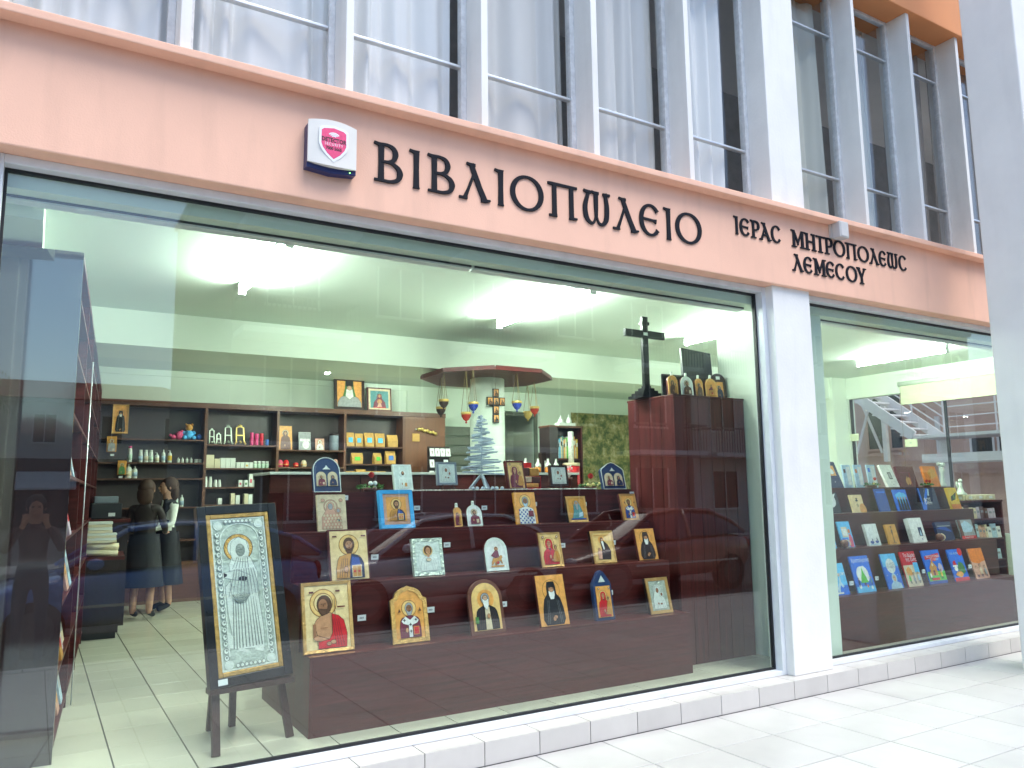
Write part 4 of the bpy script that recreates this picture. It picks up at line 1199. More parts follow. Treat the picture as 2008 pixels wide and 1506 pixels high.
# ================================================================== easel with the large silver icon
ez = thing('easel', 'dark brown wooden easel standing at the left inside the large window', 'easel', (1.17, 4.98, 0.15), (0, 0, R(8)))
mat('easel_wood', (0.050, 0.020, 0.016), 0.4, var=0.3, scale=7, stretch=(6, 6, 0.6))
def bar(b, p, q, w, d, mi=0):
    p, q = Vector(p), Vector(q)
    t = (q - p).normalized()
    sx = Vector((1, 0, 0)); sx = (sx - t * sx.dot(t)).normalized()
    sy = t.cross(sx)
    vs = []
    for c in (p, q):
        vs += [c - sx * w / 2 - sy * d / 2, c + sx * w / 2 - sy * d / 2, c + sx * w / 2 + sy * d / 2, c - sx * w / 2 + sy * d / 2]
    b._add(vs, [(0, 1, 2, 3), (7, 6, 5, 4), (0, 4, 5, 1), (1, 5, 6, 2), (2, 6, 7, 3), (3, 7, 4, 0)], mi)
    return b
bar(MB(), (-.228, -.09, 0), (-.15, .33, 1.2), .045, .03).build('leg', 'easel_wood', ez, bev=.003)
bar(MB(), (.238, -.02, 0), (.13, .36, 1.2), .045, .03).build('leg', 'easel_wood', ez, bev=.003)
bar(MB(), (-.09, .44, 0), (-.05, .40, 1.15), .04, .03).build('rear_leg', 'easel_wood', ez, bev=.003)
bar(MB(), (.05, .44, .0), (.03, .40, 1.15), .04, .03).build('rear_leg', 'easel_wood', ez, bev=.003)
MB().box(-.26, .245, -.055, .03, .325, .358).build('ledge', 'easel_wood', ez, bev=.003)
MB().box(-.17, .15, .29, .315, .95, .99).build('cross_bar', 'easel_wood', ez, bev=.003)
mat('gold_frame_old', (0.55, 0.32, 0.10), 0.35, 0.6, var=0.35, scale=10, stretch=(3, 3, 3), bump=.3)
bi = thing('large_icon', 'tall silver relief icon of a robed figure, black and gold frame, on the easel', 'icon', (1.160, 4.945, 0.512), (R(-13.5), R(-2.0), R(10)))
W, H = 0.500, 1.055
MB().box(-W / 2 + .002, W / 2 - .002, .002, .03, .002, H - .002).build('board', 'black_wood', bi)
def frame_ring(x0, x1, z0, z1, wd, y0, y1, m, nm, parent):
    b = MB()
    b.box(x0, x0 + wd, y0, y1, z0, z1); b.box(x1 - wd, x1, y0, y1, z0, z1)
    b.box(x0 + wd, x1 - wd, y0 + .0005, y1, z0, z0 + wd); b.box(x0 + wd, x1 - wd, y0 + .0005, y1, z1 - wd, z1)
    return b.build(nm, m, parent, bev=.004)
frame_ring(-W / 2, W / 2, 0, H, .052, -.028, .0, 'black_wood', 'outer_frame', bi)
frame_ring(-W / 2 + .053, W / 2 - .053, .053, H - .053, .026, -.022, .0, 'gold_frame_old', 'gilt_frame', bi)
px0, px1, pz0, pz1 = -W / 2 + .080, W / 2 - .080, .080, H - .080
MB().box(px0, px1, -.010, .0015, pz0, pz1).build('silver_plate', 'silver_plate', bi)
frame_ring(px0, px1, pz0, pz1, .010, -.014, -.0102, 'silver_flat', 'plate_rim', bi)
b = MB()
pw = px1 - px0
L = []
def arch_path(x0, x1, z0, z1, r):
    return [(x0, z0), (x0, z1 - r)] + [((x0 + x1) / 2 - (x1 - x0) / 2 * math.cos(R(a)), z1 - r + r * math.sin(R(a))) for a in range(15, 180, 15)] + [(x1, z1 - r), (x1, z0)]
bb = MB(); ribbon(bb, arch_path(-.120, .120, .16, .94, .10), .008, -.0145, -.0101)
bb.build('arch_moulding', 'silver_flat', bi)
bb = MB()
for x, z in ((-.128, .93), (.128, .93), (-.128, .115), (.128, .115)):
    bb.prism(circ(x, z, .028, .026, 14), -.016, -.0101); bb.prism(circ(x, z, .018, .016, 14), -.018, -.0165)
bb.build('border_relief', 'silver_flat', bi)
# the robed figure, in relief layers
L = [(circ(-.01, .79, .088, .082, 26), 'gilt_relief'), (circ(-.01, .79, .066, .062, 26), 'silver_flat'),
     ([(-.085, .20), (.095, .18), (.10, .30), (.085, .52), (.095, .63), (.06, .72), (.03, .745), (-.05, .745), (-.075, .69), (-.07, .60), (-.11, .56), (-.105, .40)], 'silver_flat'),
     ([(-.05, .715), (.035, .70), (.055, .76), (.04, .83), (-.005, .855), (-.05, .83), (-.062, .77)], 'silver_flat'),
     (circ(.0, .775, .030, .040, 16), 'silver_dark'),
     ([(-.12, .62), (-.05, .60), (.03, .58), (.05, .615), (-.03, .655), (-.12, .645)], 'silver_flat'),
     (circ(-.118, .632, .025, .014, 10), 'paint_dark'), (circ(.0, .60, .03, .016, 10), 'paint_dark'),
     ([(-.075, .60), (.03, .58), (.035, .50), (.0, .46), (-.045, .46), (-.075, .52)], 'silver'),
     ([(-.07, .19), (-.01, .165), (.0, .18), (-.05, .205)], 'silver_flat'), ([(.03, .175), (.085, .16), (.09, .18), (.045, .20)], 'silver_flat'),
     ([(-.14, .22), (-.09, .20), (-.085, .26), (-.11, .30), (-.14, .27)], 'silver_flat')]
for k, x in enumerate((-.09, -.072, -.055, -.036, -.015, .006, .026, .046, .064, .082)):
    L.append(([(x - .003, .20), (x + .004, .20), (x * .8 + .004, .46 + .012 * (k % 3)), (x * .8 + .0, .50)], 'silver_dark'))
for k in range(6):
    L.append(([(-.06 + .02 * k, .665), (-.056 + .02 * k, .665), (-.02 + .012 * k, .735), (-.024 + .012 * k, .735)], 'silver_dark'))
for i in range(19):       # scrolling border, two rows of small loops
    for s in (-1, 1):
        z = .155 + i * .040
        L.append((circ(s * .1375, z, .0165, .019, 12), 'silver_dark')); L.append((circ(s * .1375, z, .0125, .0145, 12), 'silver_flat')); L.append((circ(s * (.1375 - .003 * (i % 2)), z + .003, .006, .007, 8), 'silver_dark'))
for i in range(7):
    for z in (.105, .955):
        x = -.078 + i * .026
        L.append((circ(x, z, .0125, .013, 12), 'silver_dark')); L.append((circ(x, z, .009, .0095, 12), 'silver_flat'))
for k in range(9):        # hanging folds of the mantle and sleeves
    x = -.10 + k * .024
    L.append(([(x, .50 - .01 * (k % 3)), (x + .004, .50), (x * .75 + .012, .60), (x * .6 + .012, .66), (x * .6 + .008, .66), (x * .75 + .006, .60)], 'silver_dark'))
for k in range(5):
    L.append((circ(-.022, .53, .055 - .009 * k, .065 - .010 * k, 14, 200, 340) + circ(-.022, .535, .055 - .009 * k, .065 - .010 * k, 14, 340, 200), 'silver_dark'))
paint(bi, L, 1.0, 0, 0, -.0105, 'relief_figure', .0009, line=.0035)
MB().box(-.205, -.150, -.0300, -.0282, .012, .045).build('price_label', 'card_white', bi)

# ================================================================== things on the top deck
mat('slat_white', (0.40, 0.47, 0.55), 0.7, var=0.15, scale=15, stretch=(1, 6, 6), bump=.2)
tr = thing('slatted_tree', 'white tabletop tree made of crossed wooden slats on the top deck', 'ornament', (3.13, 5.70, 1.617))
rnd = random.Random(3)
for a in range(3):
    an = a * 2.094 + .4
    bar(MB(), (.10 * math.cos(an), .10 * math.sin(an), .012), (.012 * math.cos(an), .012 * math.sin(an), .12), .018, .018).build('foot', 'slat_white', tr)
MB().tube([(0, 0, .10), (0, 0, .62)], .008, 8).build('stem', 'slat_white', tr)
for k in range(34):
    z = .14 + k * .0142
    r = .165 * (1 - (z - .14) / .52) + .012
    an = rnd.uniform(-.5, .5)
    yo = rnd.choice((-1, 1)) * r * .35
    tz = rnd.uniform(-.22, .22)
    cx, sx = math.cos(an), math.sin(an)
    bar(MB(), (-r * cx + yo * -sx, -r * sx + yo * cx, z - r * tz), (r * cx + yo * -sx, r * sx + yo * cx, z + r * tz), .009, .012).build('slat', 'slat_white', tr)
for k in range(7):
    MB().ball((-.13 + .045 * k, -.09 + .01 * (k % 2), .016), .016, 10).build('bauble', 'slat_white', tr, smooth=True)

mat('leaf_green', (0.06, 0.17, 0.03), 0.5, var=0.4, scale=30)
mat('petal_red', (0.45, 0.008, 0.012), 0.5, var=0.3, scale=40)
mat('berry', (0.75, 0.60, 0.22), 0.4, var=0.2)
mat('ball_white', (0.75, 0.74, 0.68), 0.4, var=0.1)
def bouquet(x, y, z, w, h, label, reds, balls, seed, ballmat):
    rnd = random.Random(seed)
    t = thing('flower_arrangement', label, 'flowers', (x, y, z), group='small flower arrangements on the stands')
    MB().lathe([(w * .25, 0), (w * .30, h * .25), (w * .26, h * .30)], n=14).build('bowl', 'board_brown', t, smooth=True)
    b = MB()
    for k in range(90):
        a = rnd.uniform(0, 6.28); rr = w * .5 * math.sqrt(rnd.random())
        c = Vector((rr * math.cos(a), rr * .6 * math.sin(a), h * .22 + rnd.uniform(0, h * .45) * (1 - rr / w)))
        d = Vector((math.cos(a) + rnd.uniform(-.5, .5), math.sin(a) + rnd.uniform(-.5, .5), rnd.uniform(-.1, .9))).normalized() * rnd.uniform(.018, .034)
        s = d.cross(Vector((rnd.uniform(-1, 1), rnd.uniform(-1, 1), .3))).normalized() * d.length * .3
        b._add([c, c + d * .5 + s, c + d, c + d * .5 - s], [[0, 1, 2, 3]])
    b.build('foliage', 'leaf_green', t, fix=False)
    for (cx, cz, rr) in reds:
        b = MB()
        for k in range(16):
            a = k * 2.4; el = .2 + 1.2 * (k / 16)
            d = Vector((math.cos(a) * math.cos(el), math.sin(a) * math.cos(el), math.sin(el))) * rr
            s = Vector((-math.sin(a), math.cos(a), 0)) * rr * .42
            o_ = Vector((cx, -.02, cz))
            b._add([o_, o_ + d * .6 + s, o_ + d, o_ + d * .6 - s], [[0, 1, 2, 3]])
        b.ball((cx, -.02, cz + rr * .2), rr * .55, 10)
        b.build('red_flower', 'petal_red', t)
    for cx, cz, r in balls:
        MB().ball((cx, -w * .24, cz), r, 10).build('bauble', ballmat, t, smooth=True)
bouquet(2.154, 5.66, 1.617, .185, .10, 'green leaf posy with one red bloom and two white balls on the top deck', [(.0, .115, .036)], [(-.015, .06, .018), (.02, .062, .018)], 5, 'ball_white')
bouquet(4.20, 5.66, 1.617, .19, .09, 'low posy with a red bloom and yellow berries beside the gabled twin shrine', [(-.01, .105, .040)], [(-.06, .04, .014), (-.03, .03, .013), (.0, .045, .014), (.04, .035, .013), (.065, .05, .012)], 6, 'berry')
# red gift hamper with packets
hp = thing('gift_hamper', 'red open gift box filled with brown packets on the top deck', 'gift box', (3.66, 5.83, 1.617))
MB().box(-.10, .10, .10, .11, 0, .24).box(-.10, .10, -.05, .0995, 0, .02).box(-.10, -.092, -.05, .0995, .0205, .12).box(.092, .10, -.05, .0995, .0205, .12).build('box', 'paint_red', hp)
for k, (x, z, w, h, m) in enumerate(((-.05, .12, .08, .07, 'paint_boardbrown'), (.04, .12, .09, .07, 'paint_ochre'), (-.04, .065, .09, .05, 'paint_cream'), (.05, .06, .08, .055, 'paint_boardbrown'), (.0, .022, .14, .035, 'paint_gold'))):
    MB().box(x - w / 2, x + w / 2, -.045 - .004 * k, .06, z, z + h).build('packet', m, hp, bev=.006)
mat('clay', (0.20, 0.07, 0.05), 0.7, var=0.15)
pt = thing('flower_pot', 'small brown flower pot with white twigs behind the black framed icon', 'flower pot', (4.10, 5.88, 1.617))
MB().lathe([(.035, 0), (.048, .09), (.054, .092), (.054, .11), (.046, .11), (.044, .09)], n=16).build('pot', 'clay', pt, smooth=True)
rnd = random.Random(9)
b = MB()
for k in range(14):
    a = rnd.uniform(0, 6.28)
    b.tube([(0.02 * math.cos(a), .02 * math.sin(a), .10), (.05 * math.cos(a), .05 * math.sin(a), .15 + rnd.uniform(0, .06))], .002, 5)
    b.ball((.05 * math.cos(a), .05 * math.sin(a), .16 + rnd.uniform(0, .06)), .008, 6)
b.build('twigs', 'ball_white', pt)
# string of white beads along the deck
b = MB()
rnd = random.Random(12)
for k in range(150):
    x = 2.35 + k * .0125
    b.ball((x, 5.60 + .006 * math.sin(k * .5), 1.6225), .0045 + .002 * rnd.random(), 6)
tag(b.build('bead_string', 'ball_white', smooth=True), 'string of small white beads lying along the front edge of the top deck', 'bead string')

# ================================================================== on top of the tall cabinet
cr = thing('standing_cross', 'tall black cross on a stepped base on top of the cabinet', 'cross', (4.745, 5.50, 2.431))
for k in range(5):
    w = .13 - k * .024
    MB().box(-w, w, -w * .8, w * .8, k * .024, (k + 1) * .024 - .0004).build('step', 'black_wood', cr)
MB().box(-.033, .033, -.016, .016, .12, .765).build('upright', 'black_wood', cr, bev=.002)
MB().box(-.235, -.0335, -.0155, .0155, .565, .635).box(.0335, .235, -.0155, .0155, .565, .635).build('arm', 'black_wood', cr, bev=.002)
MB().box(-.045, .045, -.021, .021, .685, .715).build('top_collar', 'black_wood', cr)
MB().box(-.024, .024, -.018, -.0165, .588, .615).build('title_plate', 'card_white', cr)
GC = 'icons on top of the tall cabinet'
small_arch((4.80, 5.20, 2.431, .115, .185), 'first small arched icon on the tall cabinet, next to the black cross', 'madonna', ('brown', 'brown'), 4, grp=GC)
small_arch((4.965, 5.20, 2.431, .150, .185), 'wide pale arched icon of a dark robed man, second on the tall cabinet', 'bust_small', 'brown', 4, grp=GC, frame='silver_flat')
small_arch((5.115, 5.20, 2.431, .095, .175), 'narrow arched icon of a veiled woman, third on the tall cabinet', 'hooded_small', 'brown', 4, grp=GC)
small_arch((5.265, 5.20, 2.431, .150, .185), 'arched icon with a group scene, fourth on the tall cabinet', 'rider', None, 4, grp=GC)
kb = thing('display_board', 'long low black board behind the small arched icons on the cabinet', 'board', (5.03, 5.26, 2.431))
MB().box(-.30, .30, 0, .02, 0, .20).build('board', 'black_wood', kb, bev=.003)
bx = thing('black_panel', 'leaning black panel standing on edge on top of the tall cabinet', 'panel', (5.32, 5.40, 2.431), (R(-8), R(4), 0))
MB().box(-.19, .19, 0, .03, 0, .50).build('face', 'black_wood', bx, bev=.003)
MB().box(-.05, .05, .031, .2, 0, .02).build('strut', 'black_wood', bx)
sg = thing('arched_icon_back', 'dark arched icon turned sideways at the right end of the cabinet top', 'icon', (5.475, 5.30, 2.431), (R(-8), 0, R(-14)), GC)
MB().prism(outline('arch', .16, .265), 0, .022).build('board', 'board_dark', sg, bev=.002)
MB().prism([(p[0], p[1] + .02) for p in outline('rect', .09, .16)], -.003, -.0002).build('panel', 'paint_gold', sg)
paint(sg, fig('hooded_small', 1.7), .085, 0, .022, -.0031)
MB().box(-.02, .02, -.003, -.0005, .205, .235).build('label_card', 'card_white', sg)

# ================================================================== shelving along the back wall
bs = thing('wall_shelving', 'brown shelving unit of four bays full of goods along the back wall', 'shelving', (0.62, 12.0, 0.15))
def LX(x): return x - .62
def LZ(z): return z - .15
MB().box(LX(.62), LX(5.90), -.005, .30, LZ(2.86), LZ(2.935)).build('top', 'brown_wood', bs, bev=.003)
MB().box(LX(.62), LX(5.89), .285, .30, 0, LZ(2.858)).build('back_panel', 'shelf_back', bs)
for x in (.64, 2.062, 3.091, 4.141, 5.138):
    MB().box(LX(x) - .02, LX(x) + .02, .0, .284, 0, LZ(2.859)).build('upright', 'brown_wood', bs, bev=.002)
MB().box(LX(5.16), LX(5.89), .0, .05, 0, LZ(2.859)).build('end_panel', 'brown_panel', bs, bev=.002)
for x0, x1, zs in ((.66, 2.042, (2.40, 2.072, 1.852, 1.45, 1.0)), (2.082, 3.071, (2.34, 1.998, 1.725, 1.474, 1.1)), (3.111, 4.121, (2.28, 2.02, 1.70, 1.3)), (4.161, 5.118, (2.35, 2.075, 1.86, 1.5))):
    for z in zs:
        MB().box(LX(x0) + .0005, LX(x1) - .0005, .003, .2835, LZ(z) - .02, LZ(z)).build('shelf', 'brown_wood', bs)
    MB().box(LX(x0) + .0005, LX(x1) - .0005, .01, .02, 0, .55).build('door_panel', 'brown_wood', bs)

mat('box_cream', (0.74, 0.66, 0.46), 0.6, var=0.06); mat('box_white', (0.76, 0.80, 0.74), 0.55, var=0.05); mat('box_greenish', (0.55, 0.72, 0.58), 0.5, var=0.06)
mat('plastic_white', (0.76, 0.80, 0.74), 0.35, var=0.04)
mat('plastic_pink', (0.75, 0.05, 0.22), 0.35, var=0.06)
mat('plastic_red', (0.60, 0.015, 0.04), 0.35, var=0.06)
mat('plastic_blue', (0.05, 0.18, 0.62), 0.4, var=0.06)
mat('sky_blue', (0.10, 0.52, 0.88), 0.6, var=0.08)
mat('plush_pink', (0.80, 0.10, 0.24), 0.9, var=0.15, bump=.6, bscale=90)
mat('plush_blue', (0.10, 0.45, 0.82), 0.9, var=0.15, bump=.6, bscale=90)
mat('kraft', (0.58, 0.32, 0.08), 0.55, var=0.18, scale=20, bump=.5, bscale=40)
mat('brass', (0.72, 0.50, 0.16), 0.3, 0.8, var=0.2)
mat('amber_liquid', (0.65, 0.22, 0.03), 0.2, var=0.1)
GB = 'bottles on the back shelving'
def bottle(x, z, r, h, kind, label, m='plastic_white', cap=None, group=GB, y=12.10):
    t = thing('bottle', label, 'bottle', (x, y, z), group=group)
    MB().lathe([(r * .92, 0), (r, .01), (r, h * .62), (r * .85, h * .74), (r * .35, h * .82), (r * .35, h * .86)] if kind != 'flat' else [(r * .95, 0), (r, .01), (r * .98, h * .5), (r * .8, h * .8), (r * .72, h * .86)], n=12).build('body', m, t, smooth=True)
    if r > .024 and m == 'plastic_white':
        MB().lathe([(r * 1.012, h * .16), (r * 1.012, h * .50)], n=12).build('label', ('box_cream', 'box_greenish', 'paint_paleblue')[int(x * 100) % 3], t, smooth=True)
    if kind == 'flat':
        MB().lathe([(r * .74, h * .862), (r * .72, h), (r * .3, h * 1.005)], n=12).build('cap', cap or m, t, smooth=True)
    elif kind == 'pump':
        MB().lathe([(r * .4, h * .862), (r * .4, h * .90), (r * .12, h * .91), (r * .12, h)], n=8).box(-r * .9, r * .25, -.006, .006, h * .97, h * 1.0).build('pump', cap or m, t)
    else:
        MB().lathe([(r * .38, h * .862), (r * .36, h * .95), (r * .18, h)], n=10).build('cap', cap or m, t, smooth=True)
    return t
bottle(1.094, 2.073, .030, .225, 'flat', 'tall white bottle with a pink cap at the left end of the shelf', cap='plastic_pink')
for k, x in enumerate((1.228, 1.298, 1.362)):
    bottle(x, 2.073, .030, .175, 'flat', 'one of three equal white lotion bottles side by side in the first bay')
bottle(1.440, 2.073, .028, .14, 'pump', 'short white pump bottle right of the three equal lotion bottles')
bottle(1.523, 2.073, .025, .185, 'slim', 'slim white bottle with a pointed cap in the first bay')
bottle(1.606, 2.073, .027, .175, 'pump', 'white spray bottle with a yellow label in the first bay')
MB().lathe([(.0276, .03), (.0276, .10)], n=12).build('label', 'paint_yellow', byl('white spray bottle with a yellow'))
for x in (1.721, 1.776, 1.835, 1.892):
    bottle(x, 2.073, .018, .075, 'slim', 'tiny cream bottle in the row of four in the first bay')
for x in (1.96, 2.01):
    t = thing('jar', 'small round white jar at the right end of the row of tiny bottles', 'jar', (x, 12.1, 2.073), group='jars on the back shelving')
    MB().lathe([(.022, 0), (.024, .01), (.024, .035)], n=12).build('body', 'plastic_white', t, smooth=True)
    MB().lathe([(.025, .0352), (.025, .05), (.02, .052)], n=12).build('lid', 'plastic_white', t, smooth=True)
# taller bottles lower left, in front of the person
bottle(1.085, 1.853, .042, .20, 'slim', 'large pale bottle below the tall pink capped one, left of the two', group=GB)
bottle(1.165, 1.853, .034, .17, 'slim', 'smaller pale bottle beside the large one, under the lotion bottles', group=GB)
for x, h in ((1.72, .16), (1.79, .17)):
    bottle(x, 1.451, .025, h, 'slim', 'white dropper bottle behind the shoulder of the person in white')
# plush toys
tp = thing('plush_toy', 'pink plush toy lying on the first bay upper shelf', 'toy', (1.69, 12.1, 2.401), group='plush toys on the back shelving')
MB().ball((.03, 0, .06), .06, 12, sq=(.9, .9, 1.05)).ball((-.05, -.01, .035), .035, 10).ball((-.09, -.01, .06), .022, 8).ball((.06, -.01, .12), .022, 8).build('body', 'plush_pink', tp, smooth=True)
tp = thing('plush_toy', 'light blue plush toy with a brown head sitting on the first bay upper shelf', 'toy', (1.845, 12.1, 2.401), group='plush toys on the back shelving')
MB().ball((0, 0, .07), .07, 12).ball((-.06, -.04, .03), .035, 10).ball((.06, -.04, .03), .035, 10).ball((-.065, 0, .10), .03, 8).ball((.065, 0, .10), .03, 8).build('body', 'plush_blue', tp, smooth=True)
MB().ball((0, -.01, .175), .05, 12).ball((-.04, -.01, .22), .016, 8).ball((.04, -.01, .22), .016, 8).build('head', 'paint_ochre', tp, smooth=True)
tp = thing('plush_toy', 'small dark blue round toy at the end of the first bay upper shelf', 'toy', (1.985, 12.1, 2.401), group='plush toys on the back shelving')
MB().ball((0, 0, .04), .04, 10).ball((0, -.03, .07), .015, 8).build('body', 'plastic_blue', tp, smooth=True)
# ornate metal stands
def ornate(x, z, w, h, label, m):
    t = thing('ornate_frame', label, 'ornament', (x, 12.1, z), (R(-10), 0, 0), 'ornate metal stands on the second bay shelf')
    b = MB()
    ribbon(b, [(-w * .34, h * .15), (-w * .30, h * .80), (0, h * .86), (w * .30, h * .80), (w * .34, h * .15)], .016, -.006, .006)
    ribbon(b, [(-w * .32, h * .45), (w * .32, h * .45)], .012, -.007, .005)
    b.build('uprights', m, t)
    b = MB()
    for s in (-1, 1):
        b.ball((s * w * .36, -.01, h * .12), w * .12, 8); b.ball((s * w * .44, -.015, h * .05), w * .09, 8)
    b.ball((0, 0, h * .90), w * .13, 8).ball((-w * .12, 0, h * .88), w * .09, 8).ball((w * .12, 0, h * .88), w * .09, 8).ball((0, -.015, h * .13), w * .14, 8)
    b.build('scrolls', m, t, smooth=True)
ornate(2.165, 2.341, .095, .26, 'silver ornate metal stand, leftmost in the second bay', 'silver_green')
ornate(2.26, 2.341, .080, .19, 'smallest ornate metal stand, silver, in the second bay', 'silver_green')
ornate(2.395, 2.341, .135, .32, 'tall pale ornate metal stand in the second bay', 'silver_green')
ornate(2.565, 2.341, .165, .33, 'tall golden ornate metal stand in the second bay', 'brass')
def can(x, z, r, h, m, label, m2=None):
    t = thing('can', label, 'can', (x, 12.1, z), group='coloured cans on the second bay shelf')
    MB().lathe([(r * .96, 0), (r, .006), (r, h * .45), (r * .95, h * .5)], n=14).build('lower_half', m, t, smooth=True)
    MB().lathe([(r * .95, h * .501), (r, h * .55), (r, h * .97), (r * .9, h)], n=14).build('upper_half', m2 or m, t, smooth=True)
can(2.728, 2.341, .026, .19, 'plastic_pink', 'pink can with a white band, left of the three tall cans', 'plastic_pink')
can(2.798, 2.341, .031, .175, 'plastic_pink', 'bright pink can, middle of the three tall cans')
can(2.872, 2.341, .029, .18, 'plastic_red', 'crimson can, right of the three tall cans')
can(2.955, 2.341, .026, .09, 'plastic_blue', 'short blue can at the right end of the second bay shelf')
# boxes of cosmetics
def carton(x0, x1, z, h, m, label, grp, y=12.06, d=.10, mark=None):
    t = thing('carton', label, 'box', ((x0 + x1) / 2, y, z), group=grp)
    w = (x1 - x0) / 2 - .002
    MB().box(-w, w, 0, d, 0, h).build('box', m, t, bev=.0015)
    if mark:
        MB().box(-w * .5, w * .5, -.0012, -.0002, h * .3, h * .6).build('print', mark, t)
G2 = 'cartons on the second bay shelves'
carton(2.091, 2.20, 1.999, .19, 'box_cream', 'large beige carton at the left of the second bay middle shelf', G2)
carton(2.205, 2.285, 1.999, .135, 'box_cream', 'small beige carton beside the large beige one', G2)
for k in range(3):
    carton(2.29 + k * .07, 2.36 + k * .07, 1.999, .148, 'box_white', 'one of three equal upright white cartons in the second bay', G2)
for k in range(4):
    carton(2.514 + k * .06, 2.572 + k * .06, 1.999, .088, 'box_white', 'one of four low white cartons in a row in the second bay', G2, mark='paint_yellow' if k == 2 else None)
for k in range(4):
    t = thing('jar', 'one of four white topped jars at the right of the second bay', 'jar', (2.79 + k * .058, 12.1, 1.999), group='jars on the back shelving')
    MB().lathe([(.024, 0), (.026, .01), (.026, .07)], n=12).build('body', 'box_greenish', t, smooth=True)
    MB().lathe([(.024, .0705), (.024, .105), (.02, .107)], n=12).build('lid', 'plastic_white', t, smooth=True)
for x in (2.10, 2.165):
    bottle(x, 1.726, .026, .15, 'flat', 'pale blue white tube bottle at the left of the second bay lower shelf', 'box_white')
for x in (2.235, 2.29):
    bottle(x, 1.726, .026, .105, 'flat', 'short white bottle in the second bay lower shelf', 'box_white')
for k, (x, h) in enumerate(((2.55, .10), (2.63, .10), (2.70, .19), (2.765, .10), (2.815, .175), (2.86, .08), (2.94, .10))):
    carton(x, x + .058, 1.726, h, 'box_white', ('small' if h < .15 else 'tall') + ' white medicine carton in the second bay, %s from the left' % ORD[k], G2, mark='paint_green' if k % 2 else 'paint_pinkcloth')
for k, x in enumerate((2.27, 2.45, 2.52, 2.64, 2.70, 2.80, 2.86, 2.97)):
    carton(x, x + .06, 1.475, (.09, .16, .13, .15, .14, .16, .15, .16)[k], ('box_white', 'box_cream', 'box_white', 'box_cream')[k % 4], 'packet on the lowest visible shelf of the second bay, %s from the left' % ORD[k], G2)
# third bay
GP = 'pictures on the back shelving'
def small_pic(x, z, w, h, label, ground, figure, fc=None, y=12.1, lean=8, board='paint_amber', frame=None, grp=GP, border=0.004):
    return icon('p', (x, y, z, w, h), label, board=board, thick=.012, ground=ground, figure=figure, fc=fc, lean=lean, border=border, group=grp, frame=frame)
small_pic(3.236, 2.281, .205, .375, 'tall golden icon of a haloed figure in the third bay', 'paint_gold', 'hooded_small', 'boardbrown')
small_pic(3.534, 2.281, .185, .285, 'grey card picture with a pale round shape in the third bay', 'paint_grey', None, board='card_white')
paint(byl('grey card picture'), [(circ(.1, .45, .33, .40), 'paint_white'), (rect(-.45, .45, .75, 1.0), 'paint_white')], .17, 0, .01, -.003)
small_pic(3.770, 2.281, .150, .190, 'small red backed picture of a veiled figure in white in the third bay', 'paint_rose', 'hooded_small', 'white', board='paint_maroon')
can_t = thing('tin', 'dark patterned tin at the right of the third bay', 'tin', (4.0, 12.12, 2.281))
MB().lathe([(.07, 0), (.075, .01), (.075, .23), (.07, .24)], n=18).build('body', 'frame_grey', can_t, smooth=True)
MB().lathe([(.077, .2405), (.077, .262), (.07, .268)], n=18).build('lid', 'board_dark', can_t, smooth=True)
rnd = random.Random(31)
for k, (x, h, m) in enumerate(((3.16, .11, 'paint_pinkcloth'), (3.25, .11, 'paint_red'), (3.40, .07, 'paint_red'), (3.52, .11, 'paint_cream'), (4.02, .13, 'paint_rose'))):
    t = thing('ornament_box', ('red', 'crimson', 'low red', 'cream', 'rose')[k] + ' rounded keepsake on the third bay lower shelf', 'ornament', (x, 12.1, 2.021), group='keepsakes on the third bay shelf')
    MB().lathe([(.035, 0), (.045, .02), (.045, h * .6), (.03, h * .9), (.01, h)], n=12).build('body', m, t, smooth=True)
    MB().lathe([(.0465, h * .3), (.0465, h * .42)], n=12).build('band', 'brass', t, smooth=True)
# fourth bay: kraft bags
GK = 'kraft paper bags on the fourth bay shelves'
def bag(x0, x1, z, h, lab, label, skew=0.0):
    t = thing('paper_bag', label, 'paper bag', ((x0 + x1) / 2, 12.08, z), (R(-5), 0, R(skew)), GK)
    w = (x1 - x0) / 2
    vs = [(-w * .9, -.03, 0), (w * .9, -.03, 0), (w * .9, .05, 0), (-w * .9, .05, 0), (-w * .95, -.035, h * .5), (w * .95, -.035, h * .5), (w * .95, .05, h * .5), (-w * .95, .05, h * .5), (-w, .005, h), (w, .005, h), (w, .011, h), (-w, .011, h)]
    fs = [[0, 3, 2, 1], [0, 1, 5, 4], [1, 2, 6, 5], [2, 3, 7, 6], [3, 0, 4, 7], [4, 5, 9, 8], [5, 6, 10, 9], [6, 7, 11, 10], [7, 4, 8, 11], [8, 9, 10, 11]]
    b = MB(); b._add(vs, fs); b.build('bag', 'kraft', t, bev=.006)
    if lab:
        MB().box(-w * .5, w * .45, -.0395, -.0355, h * .28, h * .62).build('label', lab, t)
for k, (x0, x1, h) in enumerate(((4.176, 4.321, .225), (4.333, 4.462, .215), (4.484, 4.652, .23), (4.667, 4.837, .226))):
    bag(x0, x1, 2.351, h, 'sky_blue', 'brown paper bag with a light blue label, %s in the upper row' % ('first', 'second', 'third', 'fourth')[k], (4, -8, 2, 0)[k])
bag(4.875, 5.063, 2.351, .205, None, 'brown paper bag without a label at the right of the upper row')
bag(4.273, 4.466, 2.076, .178, 'paint_grassgreen', 'squat brown paper bag with a green label, left one in the lower row')
bag(4.640, 4.788, 2.076, .182, 'paint_grassgreen', 'brown paper bag with a green label in the middle of the lower row', 12)
bag(4.85, 5.028, 2.076, .218, 'plastic_blue', 'brown paper bag with a dark blue label at the right of the lower row', 6)
